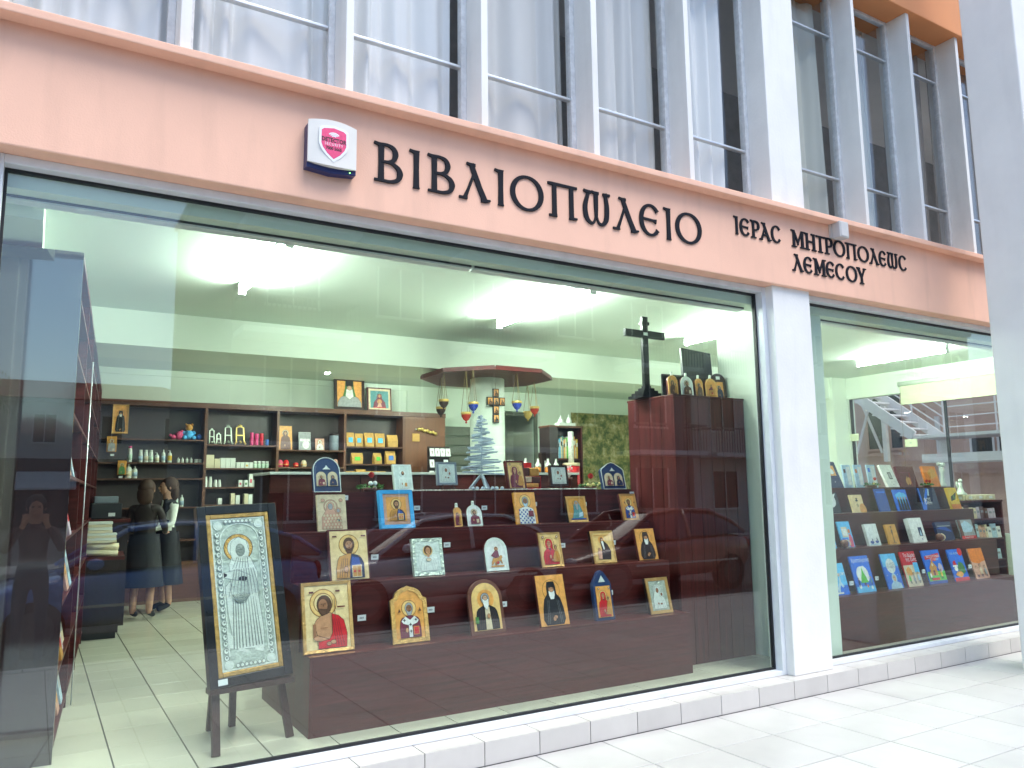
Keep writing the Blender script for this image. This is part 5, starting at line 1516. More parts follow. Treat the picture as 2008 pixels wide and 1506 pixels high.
for k in range(4):
    carton(4.18 + k * .17, 4.34 + k * .17, 1.861, .10 + .03 * (k == 1), 'kraft', 'low golden packet on the fourth bay bottom visible shelf', 'golden packets in the fourth bay')
# hanging things on the brown end panel
t = thing('straw_plait', 'golden plaited straw ornament hanging on the brown end panel', 'ornament', (5.55, 11.985, 2.62))
b = MB()
for k in range(7):
    b.ball((-.15 + k * .05, -.012, .035 - k * .012 + .014 * (k % 2)), .034, 8, sq=(1, .5, .9))
b.build('plait', 'brass', t, smooth=True)
t = thing('hang_card', 'small golden card hanging on the brown end panel', 'card', (5.345, 11.985, 2.45), group=None)
MB().box(-.065, .065, -.006, .0, 0, .13).build('card', 'kraft', t)
MB().ball((0, -.006, .20), .014, 8).build('hook', 'plastic_white', t)
# rack of small crosses on cards
t = thing('card_rack', 'dark rack holding rows of small white jewellery cards at the shelving end', 'rack', (5.60, 11.60, 1.35))
MB().box(-.19, .19, .05, .08, 0, 1.0).build('back', 'wenge_dark', t)
for j, z in enumerate((.30, .48, .66, .84)):
    MB().box(-.19, .19, -.03, .0495, z - .012, z).build('ledge', 'wenge_dark', t)
    for k in range(4 if j != 2 else 2):
        x = -.14 + k * (.095 if j != 2 else .25)
        c = MB().box(-.04, .04, -.004, .0, 0, .13).build('card', 'card_white', t, loc=(x, -.012, z + .0005), rot=(R(-12), 0, 0))
        MB().box(-.004, .004, -.008, -.0045, .03, .10).box(-.018, -.0045, -.008, -.0045, .068, .076).box(.0045, .018, -.008, -.0045, .068, .076).build('cross', 'paint_darkred', c)
# pictures above the shelving
icon('p1', (4.226, 12.06, 2.936, .50, .51), 'framed portrait of a white bearded man in a black hat above the shelving', board='board_dark', frame=('board_dark', .045, .015), ground='paint_gold', figure='archimandrite', lean=5, group='framed pictures on top of the shelving', cat='picture')
icon('p2', (4.735, 12.06, 2.936, .42, .39), 'framed picture of a mother with dark red frame and pale mount above the shelving', board='board_redbrown', frame=('board_redbrown', .022, .012), ground='paint_cream', figure=None, lean=6, group='framed pictures on top of the shelving', cat='picture')
q = byl('framed picture of a mother')
MB().prism(rect(-.155, .155, .05, .335), -.004, -.0026).build('inner_panel', 'paint_teal', q)
paint(q, [(circ(0, .62, .14), 'paint_gold')] + [([(-.36, .02), (.36, .02), (.30, .30), (.14, .50), (.10, .74), (-.10, .74), (-.14, .50), (-.30, .30)], 'paint_maroon'), (circ(0, .64, .07, .09), 'paint_skin'), (circ(0, .34, .12), 'paint_gold'), (circ(0, .34, .07, .08), 'paint_skin'), ([(-.14, .04), (.14, .04), (.06, .26), (-.06, .26)], 'paint_rose'), (rect(-.34, .34, .0, .05), 'paint_red')], .31, 0, .05, -.0042)
# icons hanging on the far left
icon('h1', (.94, 11.94, 2.456, .20, .40), 'golden icon of a robed man hanging high at the left end of the shelving', board='paint_amber', frame=('gilt', .02, .008), ground='paint_gold', figure='monk', fc='gold', lean=0, group='icons hanging at the left of the shelving', thick=.055)
icon('h2', (.85, 11.94, 2.206, .12, .21), 'small orange icon below the golden one at the left of the shelving', board='paint_amber', ground='paint_amber', figure='bust_small', fc='grey', lean=0, border=.004, group='icons hanging at the left of the shelving', thick=.055)
icon('h3', (.99, 11.94, 1.90, .107, .19), 'third small orange and green icon hanging left of the pale bottles', board='paint_amber', ground='paint_amber', figure='hooded_small', fc='green', lean=0, border=.004, group='icons hanging at the left of the shelving', thick=.055)
for x, z, d in ((.865, 2.165, 'under the small orange icon'), (.98, 1.868, 'under the orange and green icon')):
    t = thing('price_tag', 'tiny white tag ' + d, 'price tag', (x, 11.94, z), group='tiny tags at the left of the shelving')
    MB().box(-.022, .022, 0, .058, -.013, .013).build('card', 'card_white', t)

# ================================================================== column with the lamp canopy
tag(MB().lathe([(.205, 0), (.205, 2.82)], (4.53, 8.10, .1505), 28).build('round_column', 'wall_in', smooth=False), 'round white column inside the shop under the octagonal canopy', 'column')
smooth_by_angle(bpy.data.objects['round_column'])
cp = thing('lamp_canopy', 'dark brown octagonal canopy ring around the column, holding hanging oil lamps', 'canopy', (4.53, 8.10, 2.93))
b = MB()
OR = .79
def octa(r, z): return [(r * math.cos(R(22.5 + 45 * i)), r * math.sin(R(22.5 + 45 * i)), z) for i in range(8)]
vs = octa(OR, 0) + octa(OR, .035) + octa(.215, 0) + octa(.215, .035)
fs = []
for i in range(8):
    j = (i + 1) % 8
    fs += [[i, j, 8 + j, 8 + i], [8 + i, 8 + j, 24 + j, 24 + i], [16 + i, 24 + i, 24 + j, 16 + j], [i, 16 + i, 16 + j, j]]
b._add(vs, fs)
b.build('ring_board', 'wenge', cp, bev=.003)
for i in range(8):
    a = R(45 * i)
    M = Matrix.Rotation(a, 4, 'Z')
    MB().box(.712, .724, -.29, .29, .0355, .05, M=M).build('edge_board', 'wenge', cp)
mat('lamp_red', (0.35, 0.03, 0.02), 0.2, var=.2); mat('lamp_blue', (0.02, 0.04, 0.25), 0.2, var=.2); mat('chain', (0.25, 0.18, 0.08), 0.35, 0.8)
LMP = [(3.86, 7.90, 2.60, 'board_dark', 'dark heart shaped hanging lamp, leftmost under the canopy'), (3.97, 8.20, 2.55, 'board_dark', 'small dark lamp hanging just below the leftmost one'),
       (3.985, 7.60, 2.434, 'lamp_red', 'brass and red oil lamp hanging lowest, left of the column'), (4.02, 7.50, 2.535, 'lamp_blue', 'red and blue oil lamp hanging close in front of the column'),
       (4.575, 7.50, 2.573, 'lamp_blue', 'red and blue oil lamp hanging right of the icon cross'), (5.13, 8.0, 2.587, 'lamp_red', 'large red oil lamp hanging rightmost under the canopy'), (5.22, 8.30, 2.56, 'brass', 'small brass lamp beside the large red one')]
for x, y, z, m, lab in LMP:
    dx, dy = x - 4.53, y - 8.1
    t = thing('hanging_lamp', lab, 'oil lamp', (x, y, z), group='oil lamps hanging from the canopy')
    MB().lathe([(.004, -.085), (.012, -.075), (.006, -.062), (.03, -.045), (.052, -.01), (.055, .025), (.048, .04)], n=14).build('bowl', m, t, smooth=True)
    MB().lathe([(.056, .012), (.060, .026), (.056, .040)], n=14).build('rim', 'brass', t, smooth=True)
    b = MB()
    for k in range(3):
        a = 2.094 * k + .3
        b.tube([(.055 * math.cos(a), .055 * math.sin(a), .03), (.004 * math.cos(a), .004 * math.sin(a), 2.929 - z)], .0025, 5)
    b.build('chain', 'chain', t)
ic = thing('icon_cross', 'cross made of six small dark framed icons hanging on the round column', 'icon cross', (4.515, 7.873, 2.395))
cells = [(0, 0), (0, 1), (0, 2), (0, 3), (-1, 2), (1, 2)]
for i, j in cells:
    x, z = i * .080, j * .100
    MB().box(x - .039, x + .039, -.012, .012, z + .001, z + .099).build('tile', 'black_wood', ic, bev=.002)
    MB().box(x - .029, x + .029, -.0135, -.0122, z + .012, z + .088).build('panel', 'paint_gold', ic)
    paint(ic, fig('hooded_small', 1.25, 'brown' if (i + j) % 2 else 'black'), .056, x, z + .013, -.0137)
MB().tube([(0, .0, .40), (0, .012, .47)], .002, 5).build('hook', 'chain', ic)

# slat wall, shelves with bottles, small bookcase, poster and doorway at the back
mat('slat_grey', (0.13, 0.14, 0.11), 0.5, var=.1); mat('slat_gap', (0.30, 0.36, 0.28), 0.4, .3)
sw = thing('slat_wall', 'dark grey slat wall panel between the brown end panel and the column', 'wall panel', (5.93, 12.24, .15))
for k in range(13):
    MB().box(0, 1.05, 0, .04, .4 + k * .17, .4 + k * .17 + .15).build('slat', 'slat_grey', sw)
MB().box(0, 1.05, .0405, .079, .4, 2.60).build('backing', 'slat_gap', sw)
GD = 'bottles of amber liquid on the low shelf'
sh = thing('low_shelf', 'low dark shelf with bottles behind the counter beside the doorway', 'shelf', (5.9, 10.4, .15))
MB().box(0, 1.55, 0, .35, 0, 1.72).build('carcass', 'wenge_dark', sh)
MB().box(-.01, 1.56, -.01, .36, 1.7205, 1.745).build('top', 'wenge', sh)
for k, x in enumerate((6.55, 6.78, 6.97, 7.12)):
    t = thing('bottle', 'clear bottle half full of amber liquid on the low dark shelf', 'bottle', (x, 10.5, 1.896), group=GD)
    MB().lathe([(.045, 0), (.048, .01), (.048, .09)], n=12).build('liquid', 'amber_liquid', t, smooth=True)
    MB().lathe([(.048, .091), (.048, .13), (.02, .17), (.018, .22), (.022, .225)], n=12).build('neck', 'plastic_white', t, smooth=True)
t = thing('carton', 'brown and white carton standing on the low shelf before the doorway', 'box', (7.0, 10.62, 1.896))
MB().box(-.07, .07, 0, .10, 0, .33).build('box', 'boardbrown_box' if 'boardbrown_box' in MATS else 'paint_dark', t)
MB().box(-.02, .071, -.003, -.0005, .02, .20).build('label', 'paint_white', t); MB().box(-.02, .071, -.004, -.0032, .02, .09).build('print', 'paint_orange', t)
for k in range(7):
    x = 5.98 + k * .05
    t = thing('wreath_hanger', 'pale rosary bundle left of the white tree, %s from the left' % ORD[k], 'rosary', (x, 10.42, 1.896), group='pale rosary bundles left of the tree')
    MB().lathe([(.02, 0), (.028, .02), (.026, .16), (.012, .19)], n=8).build('bundle', 'ball_white', t, smooth=True)
t = thing('red_vase', 'red round box with a tall pale candle on the low shelf', 'candle', (7.42, 10.5, 1.70))
MB().lathe([(.13, 0), (.14, .02), (.14, .30), (.13, .31)], n=20).build('holder', 'paint_red', t, smooth=True)
MB().lathe([(.142, .3105), (.142, .35), (.13, .36)], n=20).build('lid', 'paint_cream', t, smooth=True)
MB().lathe([(.05, .3605), (.05, .86), (.03, .87)], n=14).build('candle', 'paint_white', t, smooth=True)
MB().box(7.1, 7.75, 10.36, 10.8, 0.15, 1.70).build('low_cupboard', 'wenge_dark')
tag(bpy.data.objects['low_cupboard'], 'low dark cupboard carrying the red round box and candle', 'cupboard')
# door frame and a dark door leaf with glass
df = thing('door', 'open dark framed glass door leaf in the back doorway', 'door', (7.19, 12.40, .15))
frame_ring(0, .82, 0, 2.91, .06, 0, .05, 'slat_grey', 'frame', df)
MB().box(.0605, .7595, .02, .03, .061, 2.849).build('pane', 'clear_glass', df)
MB().box(.0605, .7595, .005, .045, 1.0, 1.06).build('rail', 'slat_grey', df)
sbk = thing('small_bookcase', 'small brown bookcase with a row of coloured books beside the poster', 'bookcase', (7.0, 10.50, .15))
MB().box(0, .16, 0, .3, 0, 2.48).build('side_panel', 'wenge_dark', sbk)
MB().box(.62, .65, 0, .3, 0, 2.48).build('side_panel', 'wenge', sbk)
MB().box(-.01, .66, -.01, .31, 2.4805, 2.51).build('top', 'brown_wood', sbk)
MB().box(.161, .619, .28, .299, 0, 2.479).build('back_panel', 'wenge_dark', sbk)
for z in (.5, .95, 1.98):
    MB().box(.161, .619, 0, .2795, z - .02, z).build('shelf', 'wenge', sbk)
sbk.location = (7.01, 10.5, .15)
cols = ['paint_paleblue', 'paint_lightblue', 'paint_cream', 'paint_teal', 'paint_gold', 'paint_cream', 'paint_grassgreen', 'paint_lilac', 'paint_red', 'paint_white', 'paint_grey', 'paint_gold', 'paint_cream', 'paint_yellow']
names = ['pale blue', 'light blue', 'cream', 'teal', 'gold', 'ivory', 'green', 'lilac', 'red', 'white', 'grey', 'amber', 'pale', 'yellow']
x = 7.185
for k in range(14):
    w = .022 + .010 * ((k * 7) % 3) / 2
    t = thing('book', names[k] + ' book spine in the row on the small bookcase', 'book', (x + w / 2, 10.52, 2.131), group='books in the small bookcase')
    h = .30 + .02 * ((k * 5) % 4)
    MB().box(-w / 2 + .001, w / 2 - .001, 0, .2, 0, h).build('cover', cols[k], t, bev=.002)
    MB().box(-w / 2 + .004, w / 2 - .004, -.001, -.0002, h * .6, h * .8).build('title_band', 'card_white' if k % 2 else 'print_black', t)
    x += w + .001
rnd = random.Random(77)
for k in range(9):
    t = thing('pendant', 'small cross pendant hanging in the small bookcase, %s from the left' % ORD[k], 'pendant', (7.21 + k * .046, 10.49, 1.62 + .12 * rnd.random()), group='pendants in the small bookcase')
    m = ('ball_white', 'brass', 'paint_rose', 'ball_white', 'paint_orange', 'board_brown')[k % 6]
    MB().box(-.008, .008, -.004, .004, -.09, .09).box(-.026, -.0085, -.004, .004, .03, .046).box(.0085, .026, -.004, .004, .03, .046).build('cross', m, t)
    MB().tube([(0, 0, .09), (0, 0, 1.98 + .13 - t.location.z)], .0015, 5).build('cord', 'chain', t)
t = thing('white_model', 'small white chapel model on top of the small bookcase', 'model', (7.40, 10.6, 2.661))
for x, h in ((-.1, .14), (.06, .16)):
    MB().lathe([(.05, 0), (.05, h * .5), (.04, h * .75), (.012, h * .95), (.004, h * 1.25)], (x, 0, 0), 12).build('dome', 'plastic_white', t, smooth=True)
MB().box(-.18, .15, -.06, .06, .0, .05).build('base', 'plastic_white', t)
# landscape poster of rocks and leaves
m, nt, bs_ = _nodes('rock_poster')
tc = nt.nodes.new('ShaderNodeTexCoord'); n1 = nt.nodes.new('ShaderNodeTexNoise'); n1.inputs['Scale'].default_value = 5.5; n1.inputs['Detail'].default_value = 12; n1.inputs['Roughness'].default_value = .75
cr_ = nt.nodes.new('ShaderNodeValToRGB')
nt.links.new(tc.outputs['Object'], n1.inputs['Vector']); nt.links.new(n1.outputs['Fac'], cr_.inputs['Fac']); nt.links.new(cr_.outputs['Color'], bs_.inputs['Base Color'])
el = cr_.color_ramp.elements
el[0].position = .34; el[0].color = (.015, .03, .01, 1); el[1].position = .72; el[1].color = (.70, .66, .52, 1)
e = el.new(.45); e.color = (.10, .13, .03, 1)
e = el.new(.54); e.color = (.33, .27, .10, 1)
e = el.new(.61); e.color = (.50, .44, .28, 1)
bs_.inputs['Roughness'].default_value = .4
MATS['rock_poster'] = m
po = thing('landscape_poster', 'large poster of rocks and yellow green leaves on the back wall', 'poster', (8.72, 12.30, 1.3))
MB().box(0, 1.60, 0, .015, 0, 1.80).build('print', 'rock_poster', po)
# ================================================================== tall bookcase along the left
bc = thing('tall_bookcase', 'tall dark bookcase row along the left wall, its end panel facing the window', 'bookcase', (.166, 5.22, .15), (0, 0, math.atan2(-(.70 - .166), 12.0 - 5.22)))
LB = 6.75
MB().box(-.60, -.0005, 0, .03, 0, 2.90).build('end_panel', 'gloss_panel', bc)
MB().box(-.45, -.43, .031, LB, 0, 2.86).build('back_panel', 'wenge_dark', bc)
MB().box(-.60, .0, .031, LB, 2.861, 2.90).build('top', 'wenge', bc)
for k in range(1, 6):
    y = LB * k / 5
    MB().box(-.429, .0, y - .03, y, .0, 2.86).build('upright', 'wenge', bc)
for k in range(5):
    y0 = LB * k / 5 + (.031 if k == 0 else .0005); y1 = LB * (k + 1) / 5 - .0305
    for z in (.10, .48, .86, 1.22, 1.58, 1.94, 2.30, 2.62):
        MB().box(-.4295, .0, y0, y1, z - .02, z).build('shelf', 'wenge', bc)
GL = 'books facing out on the tall left bookcase'
dirb = Matrix.Rotation(bc.rotation_euler.z, 4, 'Z')
rnd = random.Random(21)
bl = ['paint_cream', 'paint_gold', 'paint_white', 'paint_rose', 'paint_paleblue', 'paint_ochre', 'paint_lilac']
bn = ['cream', 'gold', 'white', 'rose', 'pale blue', 'ochre', 'lilac']
hn = {.10: 'lowest', .48: 'second lowest', .86: 'waist high', 1.22: 'chest high', 1.58: 'upper'}
for z in (.10, .48, .86, 1.22, 1.58):
    for k in range(4):
        p = Vector((-.035 + .04 * rnd.random(), .16 + k * .30 + rnd.uniform(0, .05), z + .0005))
        wp = bc.location + dirb @ p
        h = rnd.uniform(.20, .30); w = rnd.uniform(.15, .22)
        c = (k + int(z * 10)) % 7
        t = thing('book', '%s book facing out on the %s shelf, %s from the window' % (bn[c], hn[z], ('first', 'second', 'third', 'fourth')[k]), 'book', wp, (0, R(-12), bc.rotation_euler.z), GL)
        MB().box(-.02, .0, -w / 2, w / 2, 0, h).build('cover', bl[c], t, bev=.002)
        MB().box(.0002, .0012, -w * .35, w * .35, h * .35, h * .75).build('cover_print', ('paint_navy', 'paint_red', 'paint_ochre', 'paint_grey')[k], t)
# slim metal strip added to stand in for glints along the bookcase edge
for k, (y, m, lab) in enumerate(((6.6, 'alu', 'thin metal strip standing in for a glint along the left bookcase edge'),)):
    p = bc.location + dirb @ Vector((.03, y - 5.22, 0))
    tag(MB().tube([(p.x, p.y, .1505), (p.x + .01, p.y, 2.6)], .004, 8).build('glint_strip', m, smooth=True), lab, 'glint_strip')

# cash desk with paper rolls
cd = thing('cash_desk', 'dark cash desk with paper stacks at the far left of the shop', 'desk', (.30, 9.40, .15), (0, 0, R(-4)))
MB().box(.0, .52, 0, 1.0, .06, .80).build('body', 'wenge_dark', cd)
MB().box(.02, .50, .02, .98, 0, .0595).build('plinth', 'black_wood', cd)
MB().box(-.02, .55, -.02, 1.02, .8005, .835).build('top', 'wenge', cd, bev=.003)
for k, (x, z, w, lab) in enumerate(((.62, .986, .34, 'lowest paper roll on the cash desk'), (.63, 1.055, .33, 'second paper roll on the cash desk'))):
    t = thing('paper_roll', lab, 'paper roll', (x, 9.48, z + .035), (0, R(3), 0), 'paper rolls on the cash desk')
    MB().tube([(-w / 2, 0, 0), (w / 2, 0, 0)], .034, 12).build('roll', 'box_cream', t, smooth=True)
    MB().tube([(w / 2 + .0005, 0, 0), (w / 2 + .006, 0, 0)], .012, 10).build('core', 'kraft', t)
for k, (z, h, w, lab) in enumerate(((1.126, .10, .30, 'lower stack of white paper bags on the rolls'), (1.227, .12, .23, 'upper stack of white paper bags on the cash desk'))):
    t = thing('paper_stack', lab, 'paper stack', (.62 - .01 * k, 9.45, z), group='paper stacks on the cash desk')
    for j in range(4):
        MB().box(-w / 2 + .004 * (j % 2), w / 2 - .003 * (j % 3), -.03, .12, j * h / 4, (j + 1) * h / 4 - .003).build('sheet_bundle', 'box_white' if j % 2 else 'box_cream', t, bev=.002)
tl = thing('till', 'dark cash till with a blue grey lid on the far desk', 'till', (.72, 10.3, 1.35))
MB().box(-.16, .16, 0, .3, 0, .18).build('body', 'black_plastic', tl, bev=.01)
MB().box(-.13, .12, .05, .25, .1805, .26).build('lid', 'frame_grey', tl, bev=.008)
MB().box(.02, .09, -.004, -.0005, .03, .07).build('label', 'card_white', tl)
ds = thing('far_desk', 'far dark desk carrying the till at the left of the shop', 'desk', (.55, 10.25, .15))
MB().box(0, .40, 0, .5, 0, 1.16).build('body', 'wenge_dark', ds); MB().box(-.02, .42, -.02, .52, 1.1605, 1.1995).build('top', 'wenge', ds)

# ================================================================== people
def person(name, label, loc, rotz, J, edges, rad, zones, hair=None, extra=None, pants=None):
    """one skinned body from joints; zones: list of (joint_a, joint_b, material)"""
    keys = list(J)
    me = bpy.data.meshes.new('body')
    me.from_pydata([J[k] for k in keys], [(keys.index(a), keys.index(b)) for a, b in edges], [])
    o = bpy.data.objects.new('tmp_body', me)
    COL.objects.link(o)
    sk = o.modifiers.new('skin', 'SKIN')
    for i, k in enumerate(keys):
        sv = me.skin_vertices[0].data[i]
        r = rad[k]
        sv.radius = r if isinstance(r, tuple) else (r, r)
        sv.use_root = (k == 'pelvis')
    ss = o.modifiers.new('sub', 'SUBSURF'); ss.levels = 2; ss.render_levels = 2
    dg = bpy.context.evaluated_depsgraph_get(); dg.update()
    m2 = bpy.data.meshes.new_from_object(o.evaluated_get(dg))
    bpy.data.objects.remove(o)
    mats = []
    for *_, m in zones:
        if m not in mats:
            mats.append(m)
    m2.materials.clear()
    for m in mats:
        m2.materials.append(MATS[m])
    segs = [(Vector(J[a]), Vector(J[b]), mats.index(m)) for a, b, m in zones]
    for p in m2.polygons:
        c = p.center
        best = None
        for a, b, mi in segs:
            ab = b - a
            tt = max(0, min(1, (c - a).dot(ab) / max(1e-9, ab.length_squared)))
            d = (c - (a + ab * tt)).length
            if best is None or d < best[0]:
                best = (d, mi)
        p.material_index = best[1]
        p.use_smooth = True
    t = thing('person', label, 'person', loc, (0, 0, rotz))
    ob = bpy.data.objects.new('body', m2); COL.objects.link(ob); ob.parent = t
    return t
for nm, c in (('skin_p', (.50, .27, .18)), ('hair_brown', (.045, .018, .009)), ('hair_dark', (.012, .009, .008)), ('blouse_white', (.72, .74, .68)), ('vest_black', (.012, .012, .015)), ('skirt_navy', (.006, .007, .014)), ('shoe_black', (.012, .010, .010)), ('shirt_dark', (.06, .02, .02)), ('jeans', (.03, .04, .07)), ('dress_brown', (.018, .010, .010))):
    mat(nm, c, .7, var=.15, scale=14, bump=.15, bscale=60)
def body(h=1.66, arms='desk', female=True):
    s = h / 1.70
    J = {'pelvis': (0, 0, .92), 'waist': (0, .0, 1.08), 'chest': (0, .01, 1.28), 'neck': (0, .0, 1.45), 'skullbase': (0, -.02, 1.53), 'head': (0, -.03, 1.60), 'crown': (0, -.01, 1.68)}
    for k, sx in (('l', -1), ('r', 1)):
        J['hip' + k] = (sx * .09, 0, .88); J['knee' + k] = (sx * .10, -.02, .49); J['ankle' + k] = (sx * .10, .02, .09); J['toe' + k] = (sx * .11, -.14, .035)
        J['sh' + k] = (sx * .165, .01, 1.385)
        if arms == 'desk':
            J['el' + k] = (sx * .23, -.04, 1.12); J['wr' + k] = (sx * .17, -.26, 1.06); J['palm' + k] = (sx * .15, -.33, 1.06)
        elif arms == 'phone':
            J['el' + k] = (sx * .25, -.12, 1.18); J['wr' + k] = (sx * .11, -.30, 1.42); J['palm' + k] = (sx * .08, -.33, 1.49)
        else:
            J['el' + k] = (sx * .22, .02, 1.10); J['wr' + k] = (sx * .22, -.05, .88); J['palm' + k] = (sx * .21, -.07, .80)
        px, py, pz = J['palm' + k]
        dz = .07 if arms == 'phone' else (-.07 if arms not in ('desk',) else 0)
        dy = -.075 if arms == 'desk' else -.02
        for f in range(4):
            J['f%d%s' % (f, k)] = (px + (f - 1.5) * .020, py + dy * (1 - .08 * abs(f - 1.5)), pz + dz * (1 - .1 * abs(f - 1.5)) - (.012 if arms == 'desk' else 0))
        J['th' + k] = (px - sx * .045, py + dy * .4, pz + dz * .3)
    E_ = [('pelvis', 'waist'), ('waist', 'chest'), ('chest', 'neck'), ('neck', 'skullbase'), ('skullbase', 'head'), ('head', 'crown')]
    for k in 'lr':
        E_ += [('pelvis', 'hip' + k), ('hip' + k, 'knee' + k), ('knee' + k, 'ankle' + k), ('ankle' + k, 'toe' + k), ('chest', 'sh' + k), ('sh' + k, 'el' + k), ('el' + k, 'wr' + k), ('wr' + k, 'palm' + k), ('palm' + k, 'th' + k)]
        E_ += [('palm' + k, 'f%d%s' % (f, k)) for f in range(4)]
    Rd = {'pelvis': (.155, .115), 'waist': (.125, .095), 'chest': (.150, .105), 'neck': .052, 'skullbase': .058, 'head': (.078, .098), 'crown': (.060, .075)}
    for k in 'lr':
        Rd.update({'hip' + k: .085, 'knee' + k: .056, 'ankle' + k: .040, 'toe' + k: .032, 'sh' + k: .058, 'el' + k: .042, 'wr' + k: .027, 'palm' + k: (.036, .018), 'th' + k: .010})
        Rd.update({'f%d%s' % (f, k): .009 for f in range(4)})
    J = {k: (v[0] * s, v[1] * s, v[2] * s) for k, v in J.items()}
    return J, E_, Rd
def head_bits(t, s, hairmat, long=True, skin='skin_p'):
    b = MB()
    b.ball((0, .012, 1.635 * s), .108, 14, sq=(.92, 1.0, 1.02))
    if long:
        b.ball((0, .055, 1.54 * s), .095, 12, sq=(1.05, .72, 1.35))
    b.build('hair', hairmat, t, smooth=True)
    f = MB()
    f.ball((0, -.062, 1.598 * s), .070, 12, sq=(.92, .85, 1.22))
    f.ball((0, -.128, 1.592 * s), .014, 8, sq=(.8, 1, 1.3))
    for sx in (-1, 1):
        f.ball((sx * .082, -.02, 1.60 * s), .018, 8, sq=(.4, .8, 1.3))
    f.build('face', skin, t, smooth=True)
    e = MB()
    for sx in (-1, 1):
        e.ball((sx * .028, -.120, 1.615 * s), .010, 8, sq=(1.3, .5, .8))
    e.build('eyes', 'hair_dark', t, smooth=True)
    MB().ball((0, -.118, 1.555 * s), .018, 8, sq=(1.3, .5, .35)).build('mouth', 'paint_rose', t, smooth=True)
Z_ = lambda up, arm, leg, foot, hand='skin_p', fore=None: ([('pelvis', 'waist', leg), ('waist', 'chest', up), ('chest', 'neck', up), ('neck', 'skullbase', 'skin_p'), ('skullbase', 'head', 'skin_p'), ('head', 'crown', 'skin_p')] +
    [z for k in 'lr' for z in [('pelvis', 'hip' + k, leg), ('hip' + k, 'knee' + k, leg), ('knee' + k, 'ankle' + k, foot[0]), ('ankle' + k, 'toe' + k, foot[1]), ('chest', 'sh' + k, up), ('sh' + k, 'el' + k, arm), ('el' + k, 'wr' + k, fore or arm), ('wr' + k, 'palm' + k, hand), ('palm' + k, 'th' + k, hand)] + [('palm' + k, 'f%d%s' % (f, k), hand) for f in range(4)]])
def skirt(t, m, z0, z1, r0, r1):
    n = 20
    b = MB(); prof = []
    vs, fs = [], []
    for j in range(7):
        u = j / 6
        z = z0 + (z1 - z0) * u
        for i in range(n):
            a = 2 * math.pi * i / n
            r = (r0 + (r1 - r0) * u) * (1 + .05 * (1 - u) * math.sin(a * 7))
            vs.append((r * 1.05 * math.cos(a), r * .8 * math.sin(a), z))
    for j in range(6):
        for i in range(n):
            k = (i + 1) % n
            fs.append([j * n + i, j * n + k, (j + 1) * n + k, (j + 1) * n + i])
    b._add(vs, fs)
    return b.build('skirt', m, t, smooth=True)
# customer in white sleeves and black waistcoat, turned to the left
J, E_, Rd = body(1.66, 'desk')
p1 = person('person', 'person in a white blouse, black waistcoat and long dark skirt, facing left', (1.50, 11.20, .151), R(-75), J, E_, Rd, Z_('vest_black', 'blouse_white', 'skirt_navy', ('skin_p', 'shoe_black')))
head_bits(p1, 1.66 / 1.7, 'hair_brown')
skirt(p1, 'skirt_navy', .34, 1.0, .25, .165)
sp = MB(); ribbon(sp, [(.14, 1.40), (.05, 1.15), (-.12, .95)], .03, -.135, -.131); sp.build('bag_strap', 'blouse_white', p1)
MB().box(-.30, -.06, -.10, .06, .72, .97).build('bag', 'frame_grey', p1, bev=.02)
# second customer, brown hair, dark dress, turned to the right
J, E_, Rd = body(1.62, 'desk')
p2 = person('person', 'person with loose brown hair in a dark dress, facing right at the desk', (1.17, 10.62, .151), R(155), J, E_, Rd, Z_('dress_brown', 'dress_brown', 'skirt_navy', ('skin_p', 'shoe_black')))
head_bits(p2, 1.62 / 1.7, 'hair_brown')
skirt(p2, 'skirt_navy', .38, 1.0, .24, .16)
# the photographer, seen only as a reflection in the glass
J, E_, Rd = body(1.72, 'phone')
p3 = person('person', 'person in dark clothes on the kerb, dimly mirrored at the far left', (.02, -.36, -.124), R(180), J, E_, Rd, Z_('shirt_dark', 'shirt_dark', 'jeans', ('jeans', 'shoe_black')))
head_bits(p3, 1.72 / 1.7, 'hair_dark', False)

# ================================================================== books on the right stand
def book(dims, label, cover, L=None, texts=(), lean=14, thick=.014, name='book', group='books on the right display stand', cat='book'):
    x, y, z, w, h = dims
    t = thing(name, label, cat, (x, y, z), (R(-lean), 0, 0), group)
    MB().box(-w / 2, w / 2, 0, .002, 0, h).box(-w / 2, w / 2, thick - .002, thick, 0, h).box(-w / 2, -w / 2 + .002, .0021, thick - .0021, 0, h).build('cover', cover, t)
    MB().box(-w / 2 + .0021, w / 2 - .003, .0022, thick - .0022, .003, h - .003).build('pages', 'card_white', t)
    if L:
        paint(t, L, w, 0, 0, -.0003, 'cover_print', line=0)
    for s, size, m, px, pz, sx in texts:
        text_obj(s, size, m, t, (px * w, -.0003 - min(.0006, .012 / max(1, len(L or []))) * (len(L or []) + 2), pz * h), sx=sx)
    return t
def blob(cx, cz, rx, rz, n=14, seed=0, j=.2):
    r_ = random.Random(seed)
    return [(cx + rx * (1 + r_.uniform(-j, j)) * math.cos(2 * math.pi * i / n), cz + rz * (1 + r_.uniform(-j, j)) * math.sin(2 * math.pi * i / n)) for i in range(n)]
def kid(x, z, s, coat, hair='brown'):
    return [([(x - .06 * s, z), (x + .06 * s, z), (x + .075 * s, z + .12 * s), (x + .04 * s, z + .24 * s), (x - .04 * s, z + .24 * s), (x - .075 * s, z + .12 * s)], pm(coat)), (circ(x, z + .30 * s, .055 * s, .065 * s, 12), pm(hair)), (circ(x, z + .29 * s, .042 * s, .05 * s, 12), pm('skin_pale')),
            (rect(x - .045 * s, x - .01 * s, z - .10 * s, z), pm('navy')), (rect(x + .01 * s, x + .045 * s, z - .10 * s, z), pm('navy'))]
PY1, PY2, PY3, PY4 = 4.85, 5.08, 5.31, 5.54
